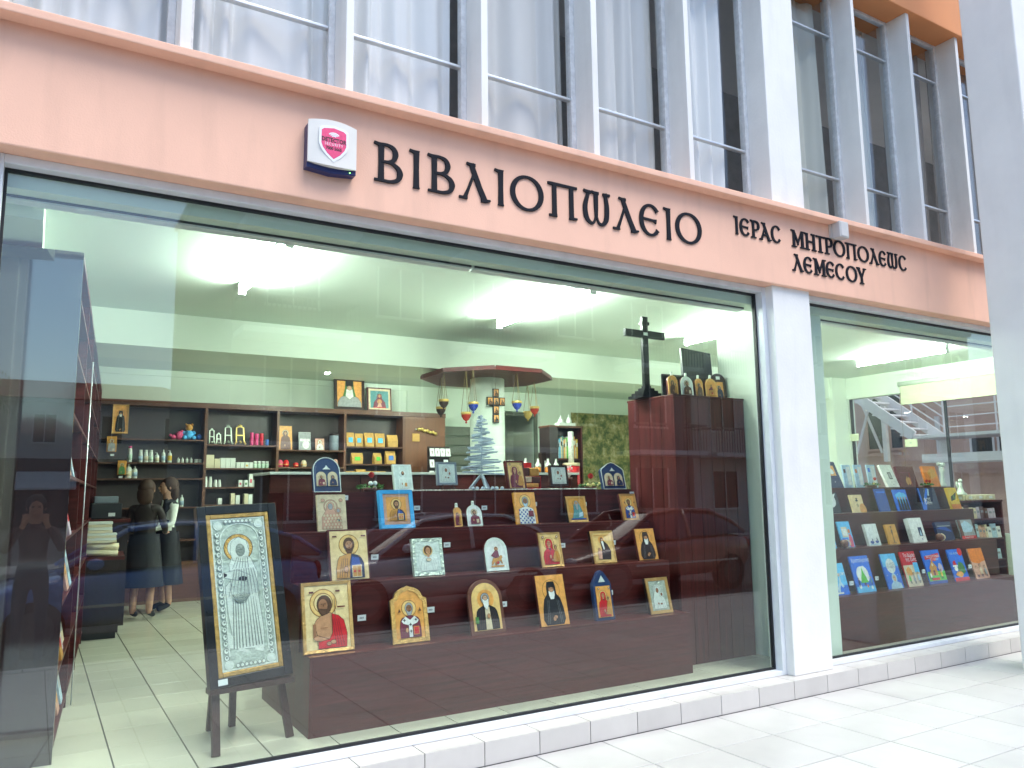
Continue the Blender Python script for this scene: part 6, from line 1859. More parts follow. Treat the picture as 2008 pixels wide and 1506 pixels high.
for k in ('brightblue', 'lightblue', 'white', 'red', 'yellow', 'grassgreen', 'skin_pale', 'orange'):
    pm(k)
# front row
book((6.463, PY1, .621, .216, .290), 'light blue book with a leaping figure, leftmost in the front row of books', 'paint_lightblue', [(rect(-.5, .5, 0, .4), 'paint_brightblue'), ([(-.2, .3), (-.05, .5), (.05, .75), (.12, .78), (.1, .55), (.25, .35), (.15, .3), (.02, .42), (-.1, .1), (-.2, .1)], 'paint_paleblue'), (circ(.05, .85, .07), 'paint_skin_pale'), (rect(-.3, .1, .05, .12), 'paint_white')], [('Ἀγάπη', .045, 'sticker_white', .18, .66, .9)])
book((6.829, PY1, .621, .275, .341), 'blue book with a bright green fir tree on its cover, second in the front row', 'paint_brightblue', [(rect(-.5, .5, .0, .2), 'paint_lightblue'), (blob(0, .60, .33, .30, 16, 3, .12), 'paint_white'), ([(-.22, .32), (.22, .32), (.13, .46), (.16, .46), (.07, .62), (.0, .86), (-.07, .62), (-.16, .46), (-.13, .46)], 'paint_grassgreen'), (rect(-.04, .04, .24, .32), 'paint_boardbrown'), (circ(-.3, .2, .07), 'paint_white'), (circ(.32, .14, .06), 'paint_white'), (circ(.1, .2, .05), 'paint_orange')] + kid(-.32, .28, .6, 'navy') + kid(.33, .3, .6, 'teal'), [('Χριστούγεννα', .052, 'sticker_white', 0, .87, .78)])
book((7.286, PY1, .621, .239, .339), 'dark blue book with a white moon and a hooded child on its cover', 'paint_brightblue', [(rect(-.5, .5, .9, 1.42), 'paint_lightblue'), (circ(0, .92, .30, n=26), 'paint_white'), (circ(.02, .42, .17, .20), 'paint_paleblue'), (circ(.02, .42, .10, .13), 'paint_skin_pale'), ([(-.36, .0), (.42, .0), (.36, .20), (.16, .28), (-.14, .28), (-.30, .18)], 'paint_paleblue'), (circ(-.02, .45, .016, n=8), 'paint_black'), (circ(.06, .45, .016, n=8), 'paint_black')] + [(circ(-.4 + .13 * i, .55 + .1 * (i * 3 % 5), .02, n=8), 'paint_white') for i in range(7)], [('Ο ΑΓΙΟΣ', .034, 'ink', 0, .70, .9), ('Ο ΜΙΚΡΟΣ', .034, 'ink', 0, .61, .9)])
book((7.608, PY1, .621, .245, .346), 'book with a red upper half and people walking below, fourth in the front row', 'paint_red', [(rect(-.5, .5, .0, .86), 'paint_cream'), (rect(.18, .5, .55, .95), 'paint_lightblue'), (blob(-.2, .6, .2, .18, 12, 4), 'paint_gold')] + kid(-.28, .22, .95, 'grassgreen', 'gold') + kid(.0, .20, 1.0, 'grey') + kid(.28, .22, 1.0, 'paleblue', 'grey'), [('Το δώρο', .052, 'sticker_white', 0, .88, .9), ('της ζωής', .046, 'sticker_white', .08, .76, .9)])
book((8.005, PY1, .621, .300, .341), 'blue picture book with a red lettered ribbon and gingerbread house', 'paint_brightblue', [(rect(-.5, .5, .1, .42), 'paint_grassgreen'), (rect(-.5, .5, 0, .1), 'paint_blue'), ([(-.42, .94), (.42, 1.02), (.45, .88), (.2, .85), (.2, .76), (-.1, .76), (-.1, .84), (-.42, .82)], 'paint_red'), ([(-.30, .28), (.08, .28), (.08, .52), (.14, .52), (-.10, .80), (-.34, .52), (-.30, .52)], 'paint_ochre'), (rect(-.16, -.06, .28, .45), 'paint_maroon'), (rect(-.35, .1, .12, .2), 'paint_red'), (blob(.3, .52, .14, .16, 12, 7), 'paint_lilac'), (circ(-.12, .64, .05), 'paint_cream')] + kid(.26, .22, .7, 'yellow') + kid(-.38, .22, .6, 'white'), [('ΧΡΙΣΤΟΥΓΕΝΝΑ', .036, 'sticker_white', 0, .80, .85), ('ΣΤΟ ΧΩΡΙΟ', .030, 'sticker_white', .04, .71, .9)])
book((8.433, PY1, .621, .255, .330), 'blue picture book with a red hat and green wreath, sixth in the front row', 'paint_brightblue', [(rect(-.5, .5, 0, .14), 'paint_red'), (circ(.36, 1.17, .16, n=18), 'paint_red'), (blob(.15, .52, .28, .24, 18, 8, .25), 'paint_green'), ([(-.38, .62), (-.12, .62), (-.18, .84), (-.34, .80)], 'paint_red'), (rect(-.42, -.08, .58, .65), 'paint_white'), (circ(-.24, .50, .12, .10), 'paint_white'), (blob(-.1, .28, .26, .12, 12, 9), 'paint_gold')], [('ΜΙΑ ΦΟΡΑ', .032, 'paint_paleblue', -.1, .86, .9)])
book((8.822, PY1, .621, .265, .322), 'pale picture book with an orange top and a family group, last in the front row', 'paint_rose', [(rect(-.5, .5, .72, 1.215), 'paint_orange'), (blob(0, .74, .46, .12, 16, 10), 'paint_orange')] + kid(-.3, .16, 1.0, 'rose') + kid(-.02, .18, 1.15, 'cream', 'boardbrown') + kid(.28, .16, 1.0, 'grey'), [])
# second row
book((6.642, PY2, 1.021, .176, .233), 'light blue thin book with a grey flowered foot, leftmost in the second row', 'paint_lightblue', [(blob(0, .12, .45, .14, 18, 11, .3), 'paint_lilac')])
book((6.919, PY2, 1.021, .185, .258), 'blue book with a boy in red before a pale window in the second row', 'paint_lightblue', [(rect(-.3, .18, .55, 1.1), 'paint_cream'), (rect(-.24, .12, .62, 1.0), 'paint_white'), ([(.12, .02), (.42, .02), (.44, .45), (.34, .7), (.22, .7), (.14, .45)], 'paint_pinkcloth'), (circ(.28, .86, .10, .12), 'paint_orange'), (rect(-.45, .05, .05, .5), 'paint_brightblue')])
book((7.335, PY2, 1.021, .190, .221), 'white book with two small blue boats, in the second row', 'paint_white', [(blob(-.2, .18, .16, .08, 10, 12), 'paint_blue'), (blob(.22, .2, .16, .08, 10, 13), 'paint_blue'), (rect(-.4, .4, .04, .1), 'paint_paleblue'), ([(-.2, .25), (-.1, .28), (-.18, .42)], 'paint_navy'), ([(.2, .27), (.3, .3), (.22, .44)], 'paint_navy')], thick=.03)
book((7.662, PY2, 1.021, .170, .206), 'orange book with a dark slender figure, in the second row', 'paint_amber', [([(-.08, .12), (.05, .12), (.0, .5), (.08, .8), (.0, 1.0), (-.1, .8), (-.04, .5)], 'paint_brown'), (circ(0, 1.05, .07), 'paint_brown'), (rect(-.2, .15, .06, .1), 'paint_brown')], thick=.024)
book((8.110, PY2, 1.021, .235, .262), 'thick white book with a small dark window picture, largest in the second row', 'paint_white', [(rect(.05, .32, .28, .68), 'paint_navy'), ([(.1, .3), (.27, .3), (.19, .6)], 'paint_paleblue'), (circ(.18, .14, .03), 'paint_blue')], thick=.05)
book((8.606, PY2, 1.021, .295, .205), 'wide dark blue book with faint silver lettering in the second row', 'paint_navy', [(rect(-.4, .4, .52, .55), 'paint_grey'), ([(-.5, .45), (-.3, .5), (.1, .5), (.4, .35), (.4, .30), (-.3, .42)], 'paint_blue')], thick=.03)
book((9.033, PY2, 1.021, .285, .216), 'book with a misty landscape and red foot band, last in the second row', 'paint_grey', [(rect(-.5, .5, 0, .12), 'paint_red'), (blob(0, .45, .4, .22, 16, 15), 'paint_paleblue'), (rect(-.5, -.3, .12, .75), 'paint_boardbrown')], [('Ημερολόγιο', .03, 'sticker_white', 0, .08, 1.0)])
for x, y, z, lab in ((6.80, 5.05, 1.021, 'small striped brown ball ornament beside the blue boy book'), (8.40, 5.05, 1.021, 'small striped brown ball ornament beside the wide dark blue book')):
    t = thing('ball_ornament', lab, 'ornament', (x, y, z), group='striped balls among the books')
    MB().ball((0, 0, .042), .042, 14).build('ball', 'board_brown', t, smooth=True)
    for a in (-.4, .2, .7):
        MB().tube([(.0428 * math.cos(a) * math.cos(e), -.0428 * math.cos(e) * math.cos(a * .5), .042 + .0428 * math.sin(e)) for e in (-1.2, -.7, -.2, .3, .8, 1.2)], .004, 5).build('stripe', 'paint_cream', t)
# third row
book((7.040, PY3, 1.346, .215, .218), 'black book with a large white bird shape, leftmost visible in the third row', 'paint_black', [(blob(-.02, .58, .32, .32, 14, 16, .25), 'paint_white'), ([(.1, .9), (.36, .96), (.2, .75)], 'paint_white')])
book((7.438, PY3, 1.346, .205, .189), 'cream book with a black ornament and orange corner in the third row', 'paint_gold_pale', [(circ(.36, .16, .26, .3), 'paint_gold'), (circ(0, .38, .07), 'paint_black'), (circ(0, .38, .045), 'paint_gold_pale'), ([(-.12, .62), (0, .55), (.12, .62), (0, .7)], 'paint_black'), ([(-.1, .75), (.1, .75), (0, .66)], 'paint_black')])
book((7.883, PY3, 1.346, .185, .250), 'plain royal blue notebook leaning in the third row', 'paint_blue', [(rect(-.4, .4, 1.1, 1.2), 'paint_brightblue')])
book((8.227, PY3, 1.346, .235, .239), 'bright blue book with a group of dark robed figures in the third row', 'paint_brightblue', [(blob(0, .62, .4, .3, 16, 17), 'paint_lightblue')] + [q for k in range(4) for q in [([(-.36 + k * .2, .03), (-.18 + k * .2, .03), (-.2 + k * .2, .5), (-.27 + k * .2, .68), (-.34 + k * .2, .5)], 'paint_black'), (circ(-.27 + k * .2, .6, .05, .06), 'paint_skin')]])
book((8.740, PY3, 1.346, .330, .252), 'dark blue book with a light beam and bold white letters in the third row', 'paint_navy', [([(-.48, .02), (-.30, .0), (-.1, .4), (.1, .74), (.0, .76), (-.28, .4)], 'paint_brightblue'), ([(-.02, .5), (.08, .74), (.14, .72), (.06, .48)], 'paint_paleblue'), (rect(-.5, -.42, 0, .76), 'paint_brightblue')], [('ΦΩΣ', .075, 'sticker_white', -.12, .42, .8), ('ΕΚ ΦΩΤΟΣ', .026, 'sticker_white', -.1, .28, 1.0)])
book((9.244, PY3, 1.346, .185, .253), 'yellow and black book at the right end of the third row', 'paint_yellow', [([(-.4, .5), (.1, .6), (.4, 1.1), (.1, .95), (-.3, .8)], 'paint_black'), (rect(-.5, .5, 0, .3), 'paint_orange'), (circ(.0, .75, .1, .14), 'paint_green')], thick=.03)
# top row
book((7.413, PY4, 1.606, .225, .305), 'black boxed picture with a golden scene, leaning leftmost on top of the book stand', 'paint_navy', [(rect(-.3, .3, .62, 1.15), 'paint_gold'), (blob(0, .85, .2, .15, 12, 18), 'paint_white'), (circ(0, .3, .03), 'paint_white')], thick=.03, lean=22)
book((7.617, PY4, 1.606, .135, .251), 'pale transparent looking booklet with a brown tab on the book stand top', 'paint_paleblue', [(rect(-.4, -.15, 1.2, 1.5), 'paint_boardbrown'), (rect(-.05, .4, .2, 1.7), 'paint_white')], lean=8)
book((7.817, PY4, 1.606, .135, .253), 'pale booklet with an orange tab on the book stand top', 'paint_paleblue', [(rect(-.4, -.15, 1.2, 1.5), 'paint_orange'), (rect(-.05, .4, .2, 1.7), 'paint_white')], lean=8)
book((8.051, PY4, 1.606, .150, .254), 'pale booklet with a blue tab on the book stand top', 'paint_paleblue', [(rect(-.4, -.15, 1.15, 1.45), 'paint_brightblue'), (rect(-.05, .4, .2, 1.6), 'paint_white')], lean=8)
book((8.417, PY4, 1.606, .215, .277), 'white book with a small dark framed picture leaning on the book stand top', 'paint_white', [(rect(-.1, .2, .45, .85), 'paint_black'), (rect(-.06, .16, .5, .8), 'paint_grey'), (circ(.05, .15, .05, .03), 'paint_grey')], lean=22, thick=.03)
book((8.720, PY4, 1.606, .330, .247), 'dark red bound book with golden shapes on the book stand top', 'paint_darkred', [(blob(-.06, .2, .09, .16, 10, 19, .3), 'paint_ochre'), (blob(.06, .2, .07, .14, 10, 20, .3), 'paint_ochre'), (rect(.14, .16, .05, .5), 'paint_red'), (rect(-.35, .2, .5, .53), 'paint_maroon')], thick=.03)
book((9.205, PY4, 1.606, .27, .251), 'orange brown covered book at the right end of the book stand top', 'paint_orange', [(blob(.1, .6, .3, .25, 14, 21, .3), 'paint_amber')], thick=.03)
bouquet(7.95, 5.50, 1.606, .19, .08, 'small green posy with a dark red bloom among the books', [(.03, .085, .03)], [(-.03, .04, .012)], 25, 'berry')
bouquet(8.98, 5.50, 1.606, .16, .06, 'small dark red and green posy beside the orange brown book', [(-.03, .06, .026), (.03, .055, .024)], [], 26, 'berry')
mat('statue_white', (0.66, 0.72, 0.66), 0.5, var=.1)
t = thing('statuette', 'white angel statuette standing behind the orange brown book', 'statuette', (9.52, 5.62, 1.606))
MB().lathe([(.035, 0), (.04, .02), (.022, .05), (.018, .16), (.03, .20), (.02, .235)], n=12).build('figure', 'statue_white', t, smooth=True)
MB().ball((0, 0, .262), .026, 10).ball((-.05, .01, .27), .035, 8, sq=(1.2, .4, .7)).ball((.05, .01, .27), .035, 8, sq=(1.2, .4, .7)).build('wings', 'statue_white', t, smooth=True)
for x, y, z, w, nm in ((6.59, PY1 - .01, .72, .03, 'leaping figure book'), (6.975, PY1 - .01, .74, .02, 'fir tree book'), (7.735, PY1 - .01, .76, .02, 'red topped book'), (8.57, PY1 - .01, .76, .03, 'red hat book'), (7.05, 5.224, 1.13, .05, 'boy in red book'), (7.455, 5.224, 1.13, .03, 'two boats book'), (7.775, 5.224, 1.13, .04, 'orange slender figure book'), (7.56, 5.454, 1.46, .02, 'cream ornament book')):
    t = thing('price_tag', 'white price tag beside the ' + nm, 'price tag', (x, y, z), group='white price tags beside the books')
    MB().box(-w / 2 - .008, w / 2 + .008, -.0015, 0 if y > 5 else .012, -.018, .018).build('card', 'card_white', t)
    MB().box(-w / 4, w / 4, -.0021, -.0016, -.004, .004).build('price_print', 'ink', t)

# low bookcase along the right wall, behind the stand
lb = thing('low_bookcase', 'low dark bookcase with small pale books under the side window', 'bookcase', (10.50, 6.00, .15))
MB().box(0, 1.04, .28, .30, 0, 1.24).build('back_panel', 'wenge_dark', lb)
for x in (0, 1.01):
    MB().box(x, x + .03, 0, .2795, 0, 1.24).build('upright', 'wenge', lb)
for x0, x1 in ((.0305, 1.0095),):
    for z in (.22, .47, .755, 1.02):
        MB().box(x0, x1, .0, .2795, z - .02, z).build('shelf', 'wenge', lb)
MB().box(-.01, 1.042, -.01, .30, 1.2405, 1.265).build('top', 'wenge', lb)
GR = 'small books in the low bookcase'
rnd = random.Random(8)
cl = ['paint_cream', 'paint_gold_pale', 'paint_white', 'paint_rose', 'paint_paleblue', 'paint_boardbrown', 'paint_lilac']
cn_ = ['cream', 'straw yellow', 'white', 'rose', 'pale blue', 'brown', 'lilac']
for z, rowname in ((.47, 'lower'), (.755, 'middle'), (1.02, 'upper')):
    x = .06
    k = 0
    while x < .98:
        w = rnd.uniform(.04, .13); h = rnd.uniform(.13, .20)
        if x + w < 1.0:
            c = rnd.randrange(7)
            t = thing('book', '%s %s book on the %s shelf of the low bookcase' % (('narrow' if w < .08 else 'broad'), cn_[c], rowname), 'book', (10.50 + x + w / 2, 6.02, .15 + z + .0005), (R(-6), 0, 0), GR)
            MB().box(-w / 2, w / 2, 0, .02 if w > .08 else .14, 0, h).build('cover', cl[c], t, bev=.002)
            MB().box(-w * .3, w * .3, -.0012, -.0002, h * .5, h * .7).build('title_print', 'ink', t)
        x += w + .006
        k += 1
for k in range(4):
    t = thing('paper_packet', 'pale yellow packet in the row along the top of the low bookcase', 'packet', (10.63 + k * .25, 6.06, 1.4155), group='pale packets on the low bookcase')
    MB().box(-.12, .12, 0, .16, 0, .075).build('packet', 'box_cream', t, bev=.006)
    MB().box(-.04, .04, -.002, -.0003, .02, .055).build('label', 'card_white', t)
t = thing('statuette', 'small pale green angel figurine on the low bookcase', 'statuette', (10.62, 6.04, 1.491))
MB().lathe([(.07, 0), (.075, .015), (.04, .05), (.025, .12), (.03, .15), (.012, .17)], n=12).ball((0, -.005, .19), .026, 10).ball((-.04, .02, .14), .03, 8, sq=(.5, .5, 1.5)).ball((.04, .02, .14), .03, 8, sq=(.5, .5, 1.5)).build('figure', 'statue_white', t, smooth=True)

# side window with roller blind and switches
sw_ = thing('side_window', 'frameless side window in the right wall of the shop', 'window', (11.60, 5.2, .95))
MB().box(0, .02, .0, .05, 0, 2.119).box(0, .02, 3.08, 3.1295, 0, 2.119).box(0, .02, 1.5, 1.54, 0, 2.119).build('frame', 'black_plastic', sw_)
MB().box(.005, .013, .051, 1.499, .001, 2.118).build('pane', 'clear_glass', sw_); MB().box(.005, .013, 1.541, 3.079, .001, 2.118).build('pane', 'clear_glass', sw_)
mat('blind_cloth', (0.62, 0.66, 0.46), 0.8, var=.06)
rb = thing('roller_blind', 'pale green roller blind partly lowered over the side window', 'blind', (11.50, 7.37, 3.20))
MB().tube([(0, 0, 0), (0, -2.2, 0)], .035, 14).build('roller', 'wall_in', rb, smooth=True)
MB().box(-.004, .0, -2.18, -.02, -.30, -.03).build('cloth', 'blind_cloth', rb)
MB().box(-.012, .008, -2.18, -.02, -.325, -.3005).build('bottom_bar', 'blind_cloth', rb)
MB().tube([(-.01, -.03, -.03), (-.01, -.02, -1.3)], .002, 5).build('cord', 'chain', rb)
for y, z, lab in ((8.28, 2.43, 'upper pale green hinge plate at the left edge of the side window'), (7.28, 2.28, 'pale green hinge plate at the middle of the side window')):
    t = thing('hinge_plate', lab, 'hinge', (11.575, y, z), group='hinge plates of the side window')
    MB().box(-.01, .004, -.10, .10, -.06, .06).build('plate', 'blind_cloth', t, bev=.003)
    MB().ball((-.011, 0, 0), .010, 8).build('screw', 'alu', t)

# ================================================================== yard beyond the side window: pink building with a steel stair
mat('pink_render', (0.62, 0.40, 0.34), 0.8, var=.14, scale=1.2, bump=.2, bscale=50, dirt=.25)
mat('steel_white', (0.78, 0.74, 0.76), 0.5, var=.05)
mat('dark_opening', (0.03, 0.035, 0.04), 0.25, var=.2)
pb = thing('pink_building', 'dull pink rendered building seen through the side window', 'building', (16.0, 10.0, -.145))
MB().box(.0, .4, -6.0, 6.0, 0, 4.7).build('wall', 'pink_render', pb)
for y0, y1, z0, z1 in ((.65, 1.05, 2.6, 4.1), (.24, .50, 2.6, 4.1), (-1.62, -1.22, 2.42, 2.72), (-2.3, -1.75, 2.42, 2.72)):
    w = MB().box(-.012, -.002, y0, y1, z0, z1).build('window', 'dark_opening', pb)
    MB().box(-.03, -.0125, y0 - .04, y0, z0, z1).box(-.03, -.0125, y1, y1 + .04, z0, z1).box(-.05, -.0125, y0 - .06, y1 + .06, z0 - .05, z0 - .001).build('surround', 'steel_white' if y0 < 0 else 'pink_render', w)
MB().box(-.08, -.001, .25, 1.5, 2.44, 2.50).build('ledge', 'pink_render', pb)
MB().box(-.06, -.001, -.6, -.52, 0.0, 3.2).build('downpipe', 'steel_white', pb)
MB().box(-.05, -.001, -3.5, -.9, 2.0, 2.06).build('string_course', 'pink_render', pb)
for y in (-2.6, -1.9):
    MB().box(-.04, -.001, y - .10, y + .10, 0, 1.9).build('pilaster', 'pink_render', pb)
stp = thing('steel_stair', 'white painted steel stair with railings outside the side window', 'stair', (15.3, 9.0, -.145))
bar(MB(), (0, .0, 2.72), (0, 1.75, 4.05), .04, .20).build('stringer', 'steel_white', stp)
bar(MB(), (-.9, .0, 2.72), (-.9, 1.75, 4.05), .04, .20).build('stringer', 'steel_white', stp)
for k in range(9):
    y = .05 + k * .19; z = 2.74 + k * .148
    MB().box(-.88, -.022, y, y + .24, z, z + .03).build('tread', 'steel_white', stp)
MB().box(-.06, .06, -.16, .0, 0, 2.68).build('post', 'steel_white', stp)
MB().box(-.06, .06, 1.95, 2.10, 0, 5.0).build('post', 'steel_white', stp)
MB().box(-.95, .08, -2.2, -.165, 2.2, 2.36).build('landing_beam', 'steel_white', stp)
MB().box(-.95, .08, -2.2, -.02, 2.665, 2.72).build('landing', 'steel_white', stp)
for k in range(4):
    o_ = .16 + .2 * k
    bar(MB(), (-.02, -.1, 2.75 + o_), (-.02, 1.75, 4.15 + o_), .02, .02).build('rail', 'steel_white', stp)
    MB().box(-.03, -.01, -2.2, -.1, 2.74 + o_, 2.76 + o_).build('rail', 'steel_white', stp)
for y, z in ((-.1, 2.72), (.55, 3.2), (1.2, 3.7), (-1.1, 2.72)):
    MB().box(-.035, -.005, y - .012, y + .012, z, z + .95).build('baluster', 'steel_white', stp)
bx_ = thing('steel_brace', 'white steel cross bracing in front of the dark openings beyond the side window', 'brace', (15.7, 10.6, -.145))
bar(MB(), (0, -.05, 2.5), (0, .55, 4.1), .03, .05).build('diagonal', 'steel_white', bx_); bar(MB(), (-.03, .55, 2.5), (-.03, -.05, 4.1), .03, .05).build('diagonal', 'steel_white', bx_)
MB().box(-.05, .05, .60, .72, 0, 4.6).build('post', 'steel_white', bx_); MB().box(-.04, .04, -.20, -.10, 2.3, 4.6).build('post', 'steel_white', bx_)
structure(MB().box(11.9, 16.0, 2.0, 22.0, -.3, -.135).build('yard', 'kerb'))

# ================================================================== the street behind the camera, mirrored in the shop glass
mat('car_blue', (0.10, 0.22, 0.60), 0.3, 0, coat=1.0); mat('car_silver', (0.58, 0.66, 0.78), 0.3, .0, coat=1.0); mat('car_red', (0.36, 0.16, 0.12), 0.3, 0, coat=1.0)
mat('tyre', (0.015, 0.015, 0.016), .85, var=.2); mat('rim', (0.10, 0.10, 0.11), .4, .5); mat('lamp_clear', (0.7, 0.7, 0.7), .15); mat('lamp_tail', (0.4, 0.01, 0.01), .2); mat('car_dark', (0.012, 0.013, 0.016), .08, coat=.6)
def car(x, y, rz, m, label, rear=1.0):
    """hatchback, nose towards local -x"""
    t = thing('parked_car', label, 'car', (x, y, -.125), (0, 0, rz), 'cars parked along the kerb')
    st = [(-2.05, .30, .55, .62), (-1.95, .22, .68, .76), (-1.45, .20, .80, .84), (-.95, .20, .88, .86), (.0, .20, .92, .87), (1.2, .20, .96, .86), (1.75, .22, .95, .82), (2.0, .32, .80, .70)]
    vs, fs = [], []
    for X, zb, zt, hw in st:
        vs += [(X, -hw * .92, zb), (X, -hw, zb + (zt - zb) * .45), (X, -hw * .97, zt - .05), (X, -hw * .80, zt), (X, hw * .80, zt), (X, hw * .97, zt - .05), (X, hw, zb + (zt - zb) * .45), (X, hw * .92, zb)]
    n = 8
    for i in range(len(st) - 1):
        for j in range(n):
            k = (j + 1) % n
            fs.append([i * n + j, (i + 1) * n + j, (i + 1) * n + k, i * n + k])
    fs.append(list(range(n))); fs.append([(len(st) - 1) * n + j for j in range(n - 1, -1, -1)])
    b = MB(); b._add(vs, fs)
    o = b.build('body', m, t, smooth=True); o.modifiers.new('sub', 'SUBSURF').render_levels = 2
    gs = [(-1.05, .87, .90, .72, .74), (-.35, .90, 1.34, .78, .60), (.2, .92, 1.40, .80, .60), (1.0, .94, 1.38, .79, .59), (1.55 * rear, .95, 1.16, .76, .62), (1.80 * rear, .93, .97, .70, .66)]
    vs, fs = [], []
    for X, zb, zt, hb, ht in gs:
        vs += [(X, -hb, zb), (X, -(hb + ht) / 2 - .02, (zb + zt) / 2), (X, -ht, zt), (X, ht, zt), (X, (hb + ht) / 2 + .02, (zb + zt) / 2), (X, hb, zb)]
    n = 6
    for i in range(len(gs) - 1):
        for j in range(n - 1):
            fs.append([i * n + j, (i + 1) * n + j, (i + 1) * n + j + 1, i * n + j + 1])
    b = MB(); b._add(vs, fs)
    b.build('window_band', 'car_dark', t, smooth=True)
    b = MB()
    vs = []
    for X, zb, zt, hb, ht in gs[1:4]:
        vs += [(X, -ht - .012, zt - .015), (X, -ht * .8, zt + .02), (X, ht * .8, zt + .02), (X, ht + .012, zt - .015)]
    fs = [[i * 4 + j, (i + 1) * 4 + j, (i + 1) * 4 + j + 1, i * 4 + j + 1] for i in range(2) for j in range(3)]
    b._add(vs, fs); b.build('roof', m, t, smooth=True)
    for s in (-1, 1):
        b = MB()
        b.tube([(-1.08, s * .73, .88), (-.38, s * .615, 1.335), (.2, s * .615, 1.395), (1.0, s * .605, 1.375), (1.56 * rear, s * .635, 1.16), (1.82 * rear, s * .68, .96)], .028, 6)
        b.tube([(.35, s * .815, .93), (.38, s * .62, 1.39)], .03, 6)
        b.build('pillar', m, t, smooth=True)
        MB().ball((-.72, s * .93, .98), .085, 8, sq=(1.1, .7, .75)).build('mirror', m, t, smooth=True)
        MB().ball((-1.93, s * .52, .60), .13, 10, sq=(.6, 1.2, .55)).build('headlight', 'lamp_clear', t, smooth=True)
        MB().ball((1.90, s * .60, .74), .12, 10, sq=(.5, .9, 1.1)).build('tail_light', 'lamp_tail', t, smooth=True)
        for X in (-1.28, 1.28):
            w = MB().tube([(X, s * .66, .30), (X, s * .865, .30)], .305, 22).build('wheel', 'tyre', t, smooth=False)
            MB().tube([(X, s * .8655, .30), (X, s * .872, .30)], .20, 18).build('rim', 'rim', w)
    MB().box(-.9, 1.4, -.889, -.872, .50, .53).box(-.9, 1.4, .872, .889, .50, .53).build('side_strip', 'alu', t)
    return t
car(1.35, -1.95, 0, 'car_blue', 'dark blue hatchback parked at the kerb, mirrored at the left of the glass', 1.06)
car(5.15, -1.98, 0, 'car_silver', 'silver blue hatchback parked in the middle, mirrored among the icons')
car(9.35, -1.95, 0, 'car_red', 'brown red hatchback parked on the right, mirrored before the tall cabinet')

def far_building(label, x0, x1, y, z1, m, floors, cols, fh, wz, wh, ww, name='street_building', roof=None, depth=9, balcony=False, z_off=0.0):
    t = thing(name, label, 'building', (x0, y, -.145))
    X = x1 - x0
    MB().box(0, X, -depth, 0, 0, z1).build('wall', m, t)
    for f in range(floors):
        zf = z_off + f * fh
        for c in range(cols):
            cx = X * (c + .5) / cols
            w = MB().box(cx - ww / 2, cx + ww / 2, .002, .012, zf + wz, zf + wz + wh).build('window', 'dark_opening', t)
            MB().box(cx - ww / 2 - .06, cx - ww / 2, .002, .05, zf + wz, zf + wz + wh).box(cx + ww / 2, cx + ww / 2 + .06, .002, .05, zf + wz, zf + wz + wh).box(cx - .025, cx + .025, .0125, .04, zf + wz, zf + wz + wh).box(cx - ww / 2 - .1, cx + ww / 2 + .1, .002, .10, zf + wz - .08, zf + wz - .001).build('frame', 'white_paint', w)
            if balcony and f > 0 and c % 2 == 0:
                bl_ = MB().box(cx - 1.7, cx + 1.7, .002, 1.3, zf - .15, zf + .02).build('balcony', 'white_render', t)
                rr = MB().box(cx - 1.7, cx + 1.7, 1.24, 1.3, zf + .95, zf + 1.02).box(cx - 1.7, cx - 1.64, .01, 1.239, zf + .95, zf + 1.02).box(cx + 1.64, cx + 1.7, .01, 1.239, zf + .95, zf + 1.02)
                for k in range(24):
                    rr.box(cx - 1.68 + k * .145, cx - 1.655 + k * .145, 1.255, 1.285, zf + .021, zf + .949)
                rr.build('railing', 'grey_block', bl_)
    MB().box(-.15, X + .15, -depth - .1, .18, z1 + .001, z1 + .18).build('parapet', 'white_render', t)
    if roof:
        b = MB()
        b._add([(-.5, .5, z1 + .2), (X + .5, .5, z1 + .2), (X + .5, -depth - .5, z1 + .2), (-.5, -depth - .5, z1 + .2), (2.0, -depth / 2, z1 + roof), (X - 2.0, -depth / 2, z1 + roof)], [[0, 1, 5, 4], [1, 2, 5], [2, 3, 4, 5], [3, 0, 4], [0, 3, 2, 1]])
        b.build('roof', 'roof_tile', t)
    return t
mat('roof_tile', (0.22, 0.075, 0.05), .8, var=.2, scale=4, bump=.5, bscale=12)
mat('grey_block', (0.22, 0.23, 0.22), .8, var=.08, scale=1.0, bump=.2, bscale=30)
mat('pale_block', (0.66, 0.63, 0.58), .8, var=.06, scale=.8, dirt=.2)
mat('brick_grey', (0.30, 0.28, 0.26), .85, var=.12, scale=2)
mat('shop_dark', (0.05, 0.035, 0.03), .5, var=.2)
h1 = far_building('white two storey house with dark ground floor shops far across the street', -5.0, 9.0, -44.0, 7.3, 'pale_block', 1, 4, 3.2, .75, 1.6, 1.1, name='far_house', roof=1.8, z_off=4.2)
MB().box(-.02, 14.02, .02, .10, .0, 4.0).build('shop_front', 'shop_dark', h1)
MB().prism([(.11, 2.75), (.11, 3.25), (1.3, 2.3), (1.3, 2.2)], 4.0, 7.0, axis='x').build('awning', 'white_render', h1)
far_building('low brown house left of the far white house', -16.0, -6.0, -46.0, 5.5, 'brick_grey', 1, 3, 3, 1.1, 1.3, 1.1, name='far_house', roof=1.6)
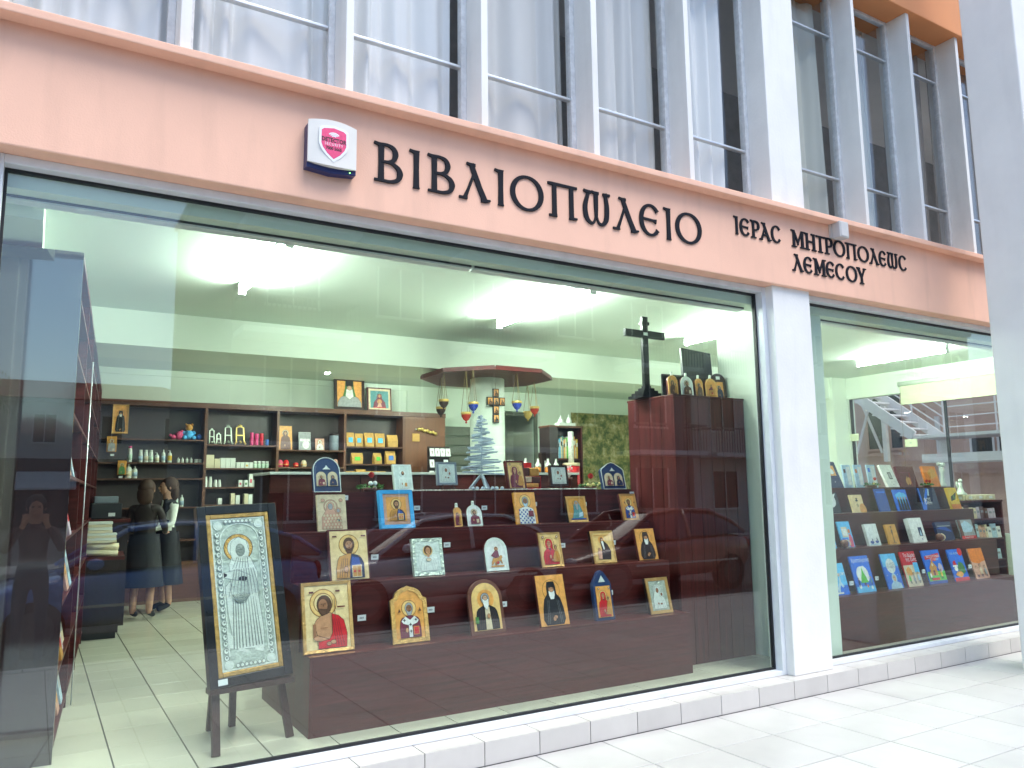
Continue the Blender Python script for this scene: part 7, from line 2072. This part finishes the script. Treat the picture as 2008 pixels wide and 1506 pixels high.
far_building('grey apartment block with white balconies across the street', 4.6, 22.0, -14.2, 13.0, 'grey_block', 4, 5, 3.2, 1.0, 1.6, 1.5, name='apartment_block', balcony=True, depth=12)
far_building('pale apartment block further along the street to the right', 23.0, 44.0, -14.8, 10.0, 'pale_block', 3, 6, 3.2, 1.0, 1.5, 1.4, name='apartment_block', balcony=True, depth=12)
far_building('grey shop block at the far right end of the street', 45.5, 75.0, -14.0, 8.0, 'brick_grey', 2, 7, 3.2, .9, 1.5, 1.6, name='street_building')
far_building('pale low building closing the street on the left', -40.0, -17.5, -40.0, 7.0, 'pale_block', 2, 5, 3.2, 1.0, 1.4, 1.2, name='street_building', roof=1.4)

# palm beside the far house
mat('palm_leaf', (0.05, 0.09, 0.02), .6, var=.35, scale=3); mat('palm_trunk', (0.13, 0.09, 0.06), .9, var=.3, scale=6, bump=.8, bscale=12)
pl = thing('palm_tree', 'palm tree standing across the street, mirrored at the left edge of the glass', 'tree', (-2.6, -24.0, -.145))
MB().tube([(0, 0, 0), (.1, .05, 3), (.05, .0, 6.2)], [.26, .20, .17], 10).build('trunk', 'palm_trunk', pl, smooth=True)
rnd = random.Random(4)
b = MB()
for k in range(30):
    a = k * 2.4 + rnd.uniform(-.2, .2); up = rnd.uniform(-.3, 1.2)
    L_ = rnd.uniform(1.5, 2.1)
    pts = []
    for i in range(9):
        u = i / 8
        pts.append(Vector((.05 + math.cos(a) * L_ * u * math.cos(up * .6), math.sin(a) * L_ * u * math.cos(up * .6), 6.2 + up * L_ * u * .7 - 1.3 * u * u * L_ * .55)))
    for i in range(1, 9):
        d = (pts[i] - pts[i - 1]); s = d.cross(Vector((0, 0, 1))).normalized()
        for q in (-1, 1):
            for v in (0, .5):
                p = pts[i - 1] + d * v
                tip = p + s * q * .42 * math.sin(math.pi * (.12 + .85 * (i + v) / 9.5)) + d * .7 + Vector((0, 0, -.12))
                b._add([p, p + d * .16, tip], [[0, 1, 2]])
b.build('crown', 'palm_leaf', pl, fix=False)
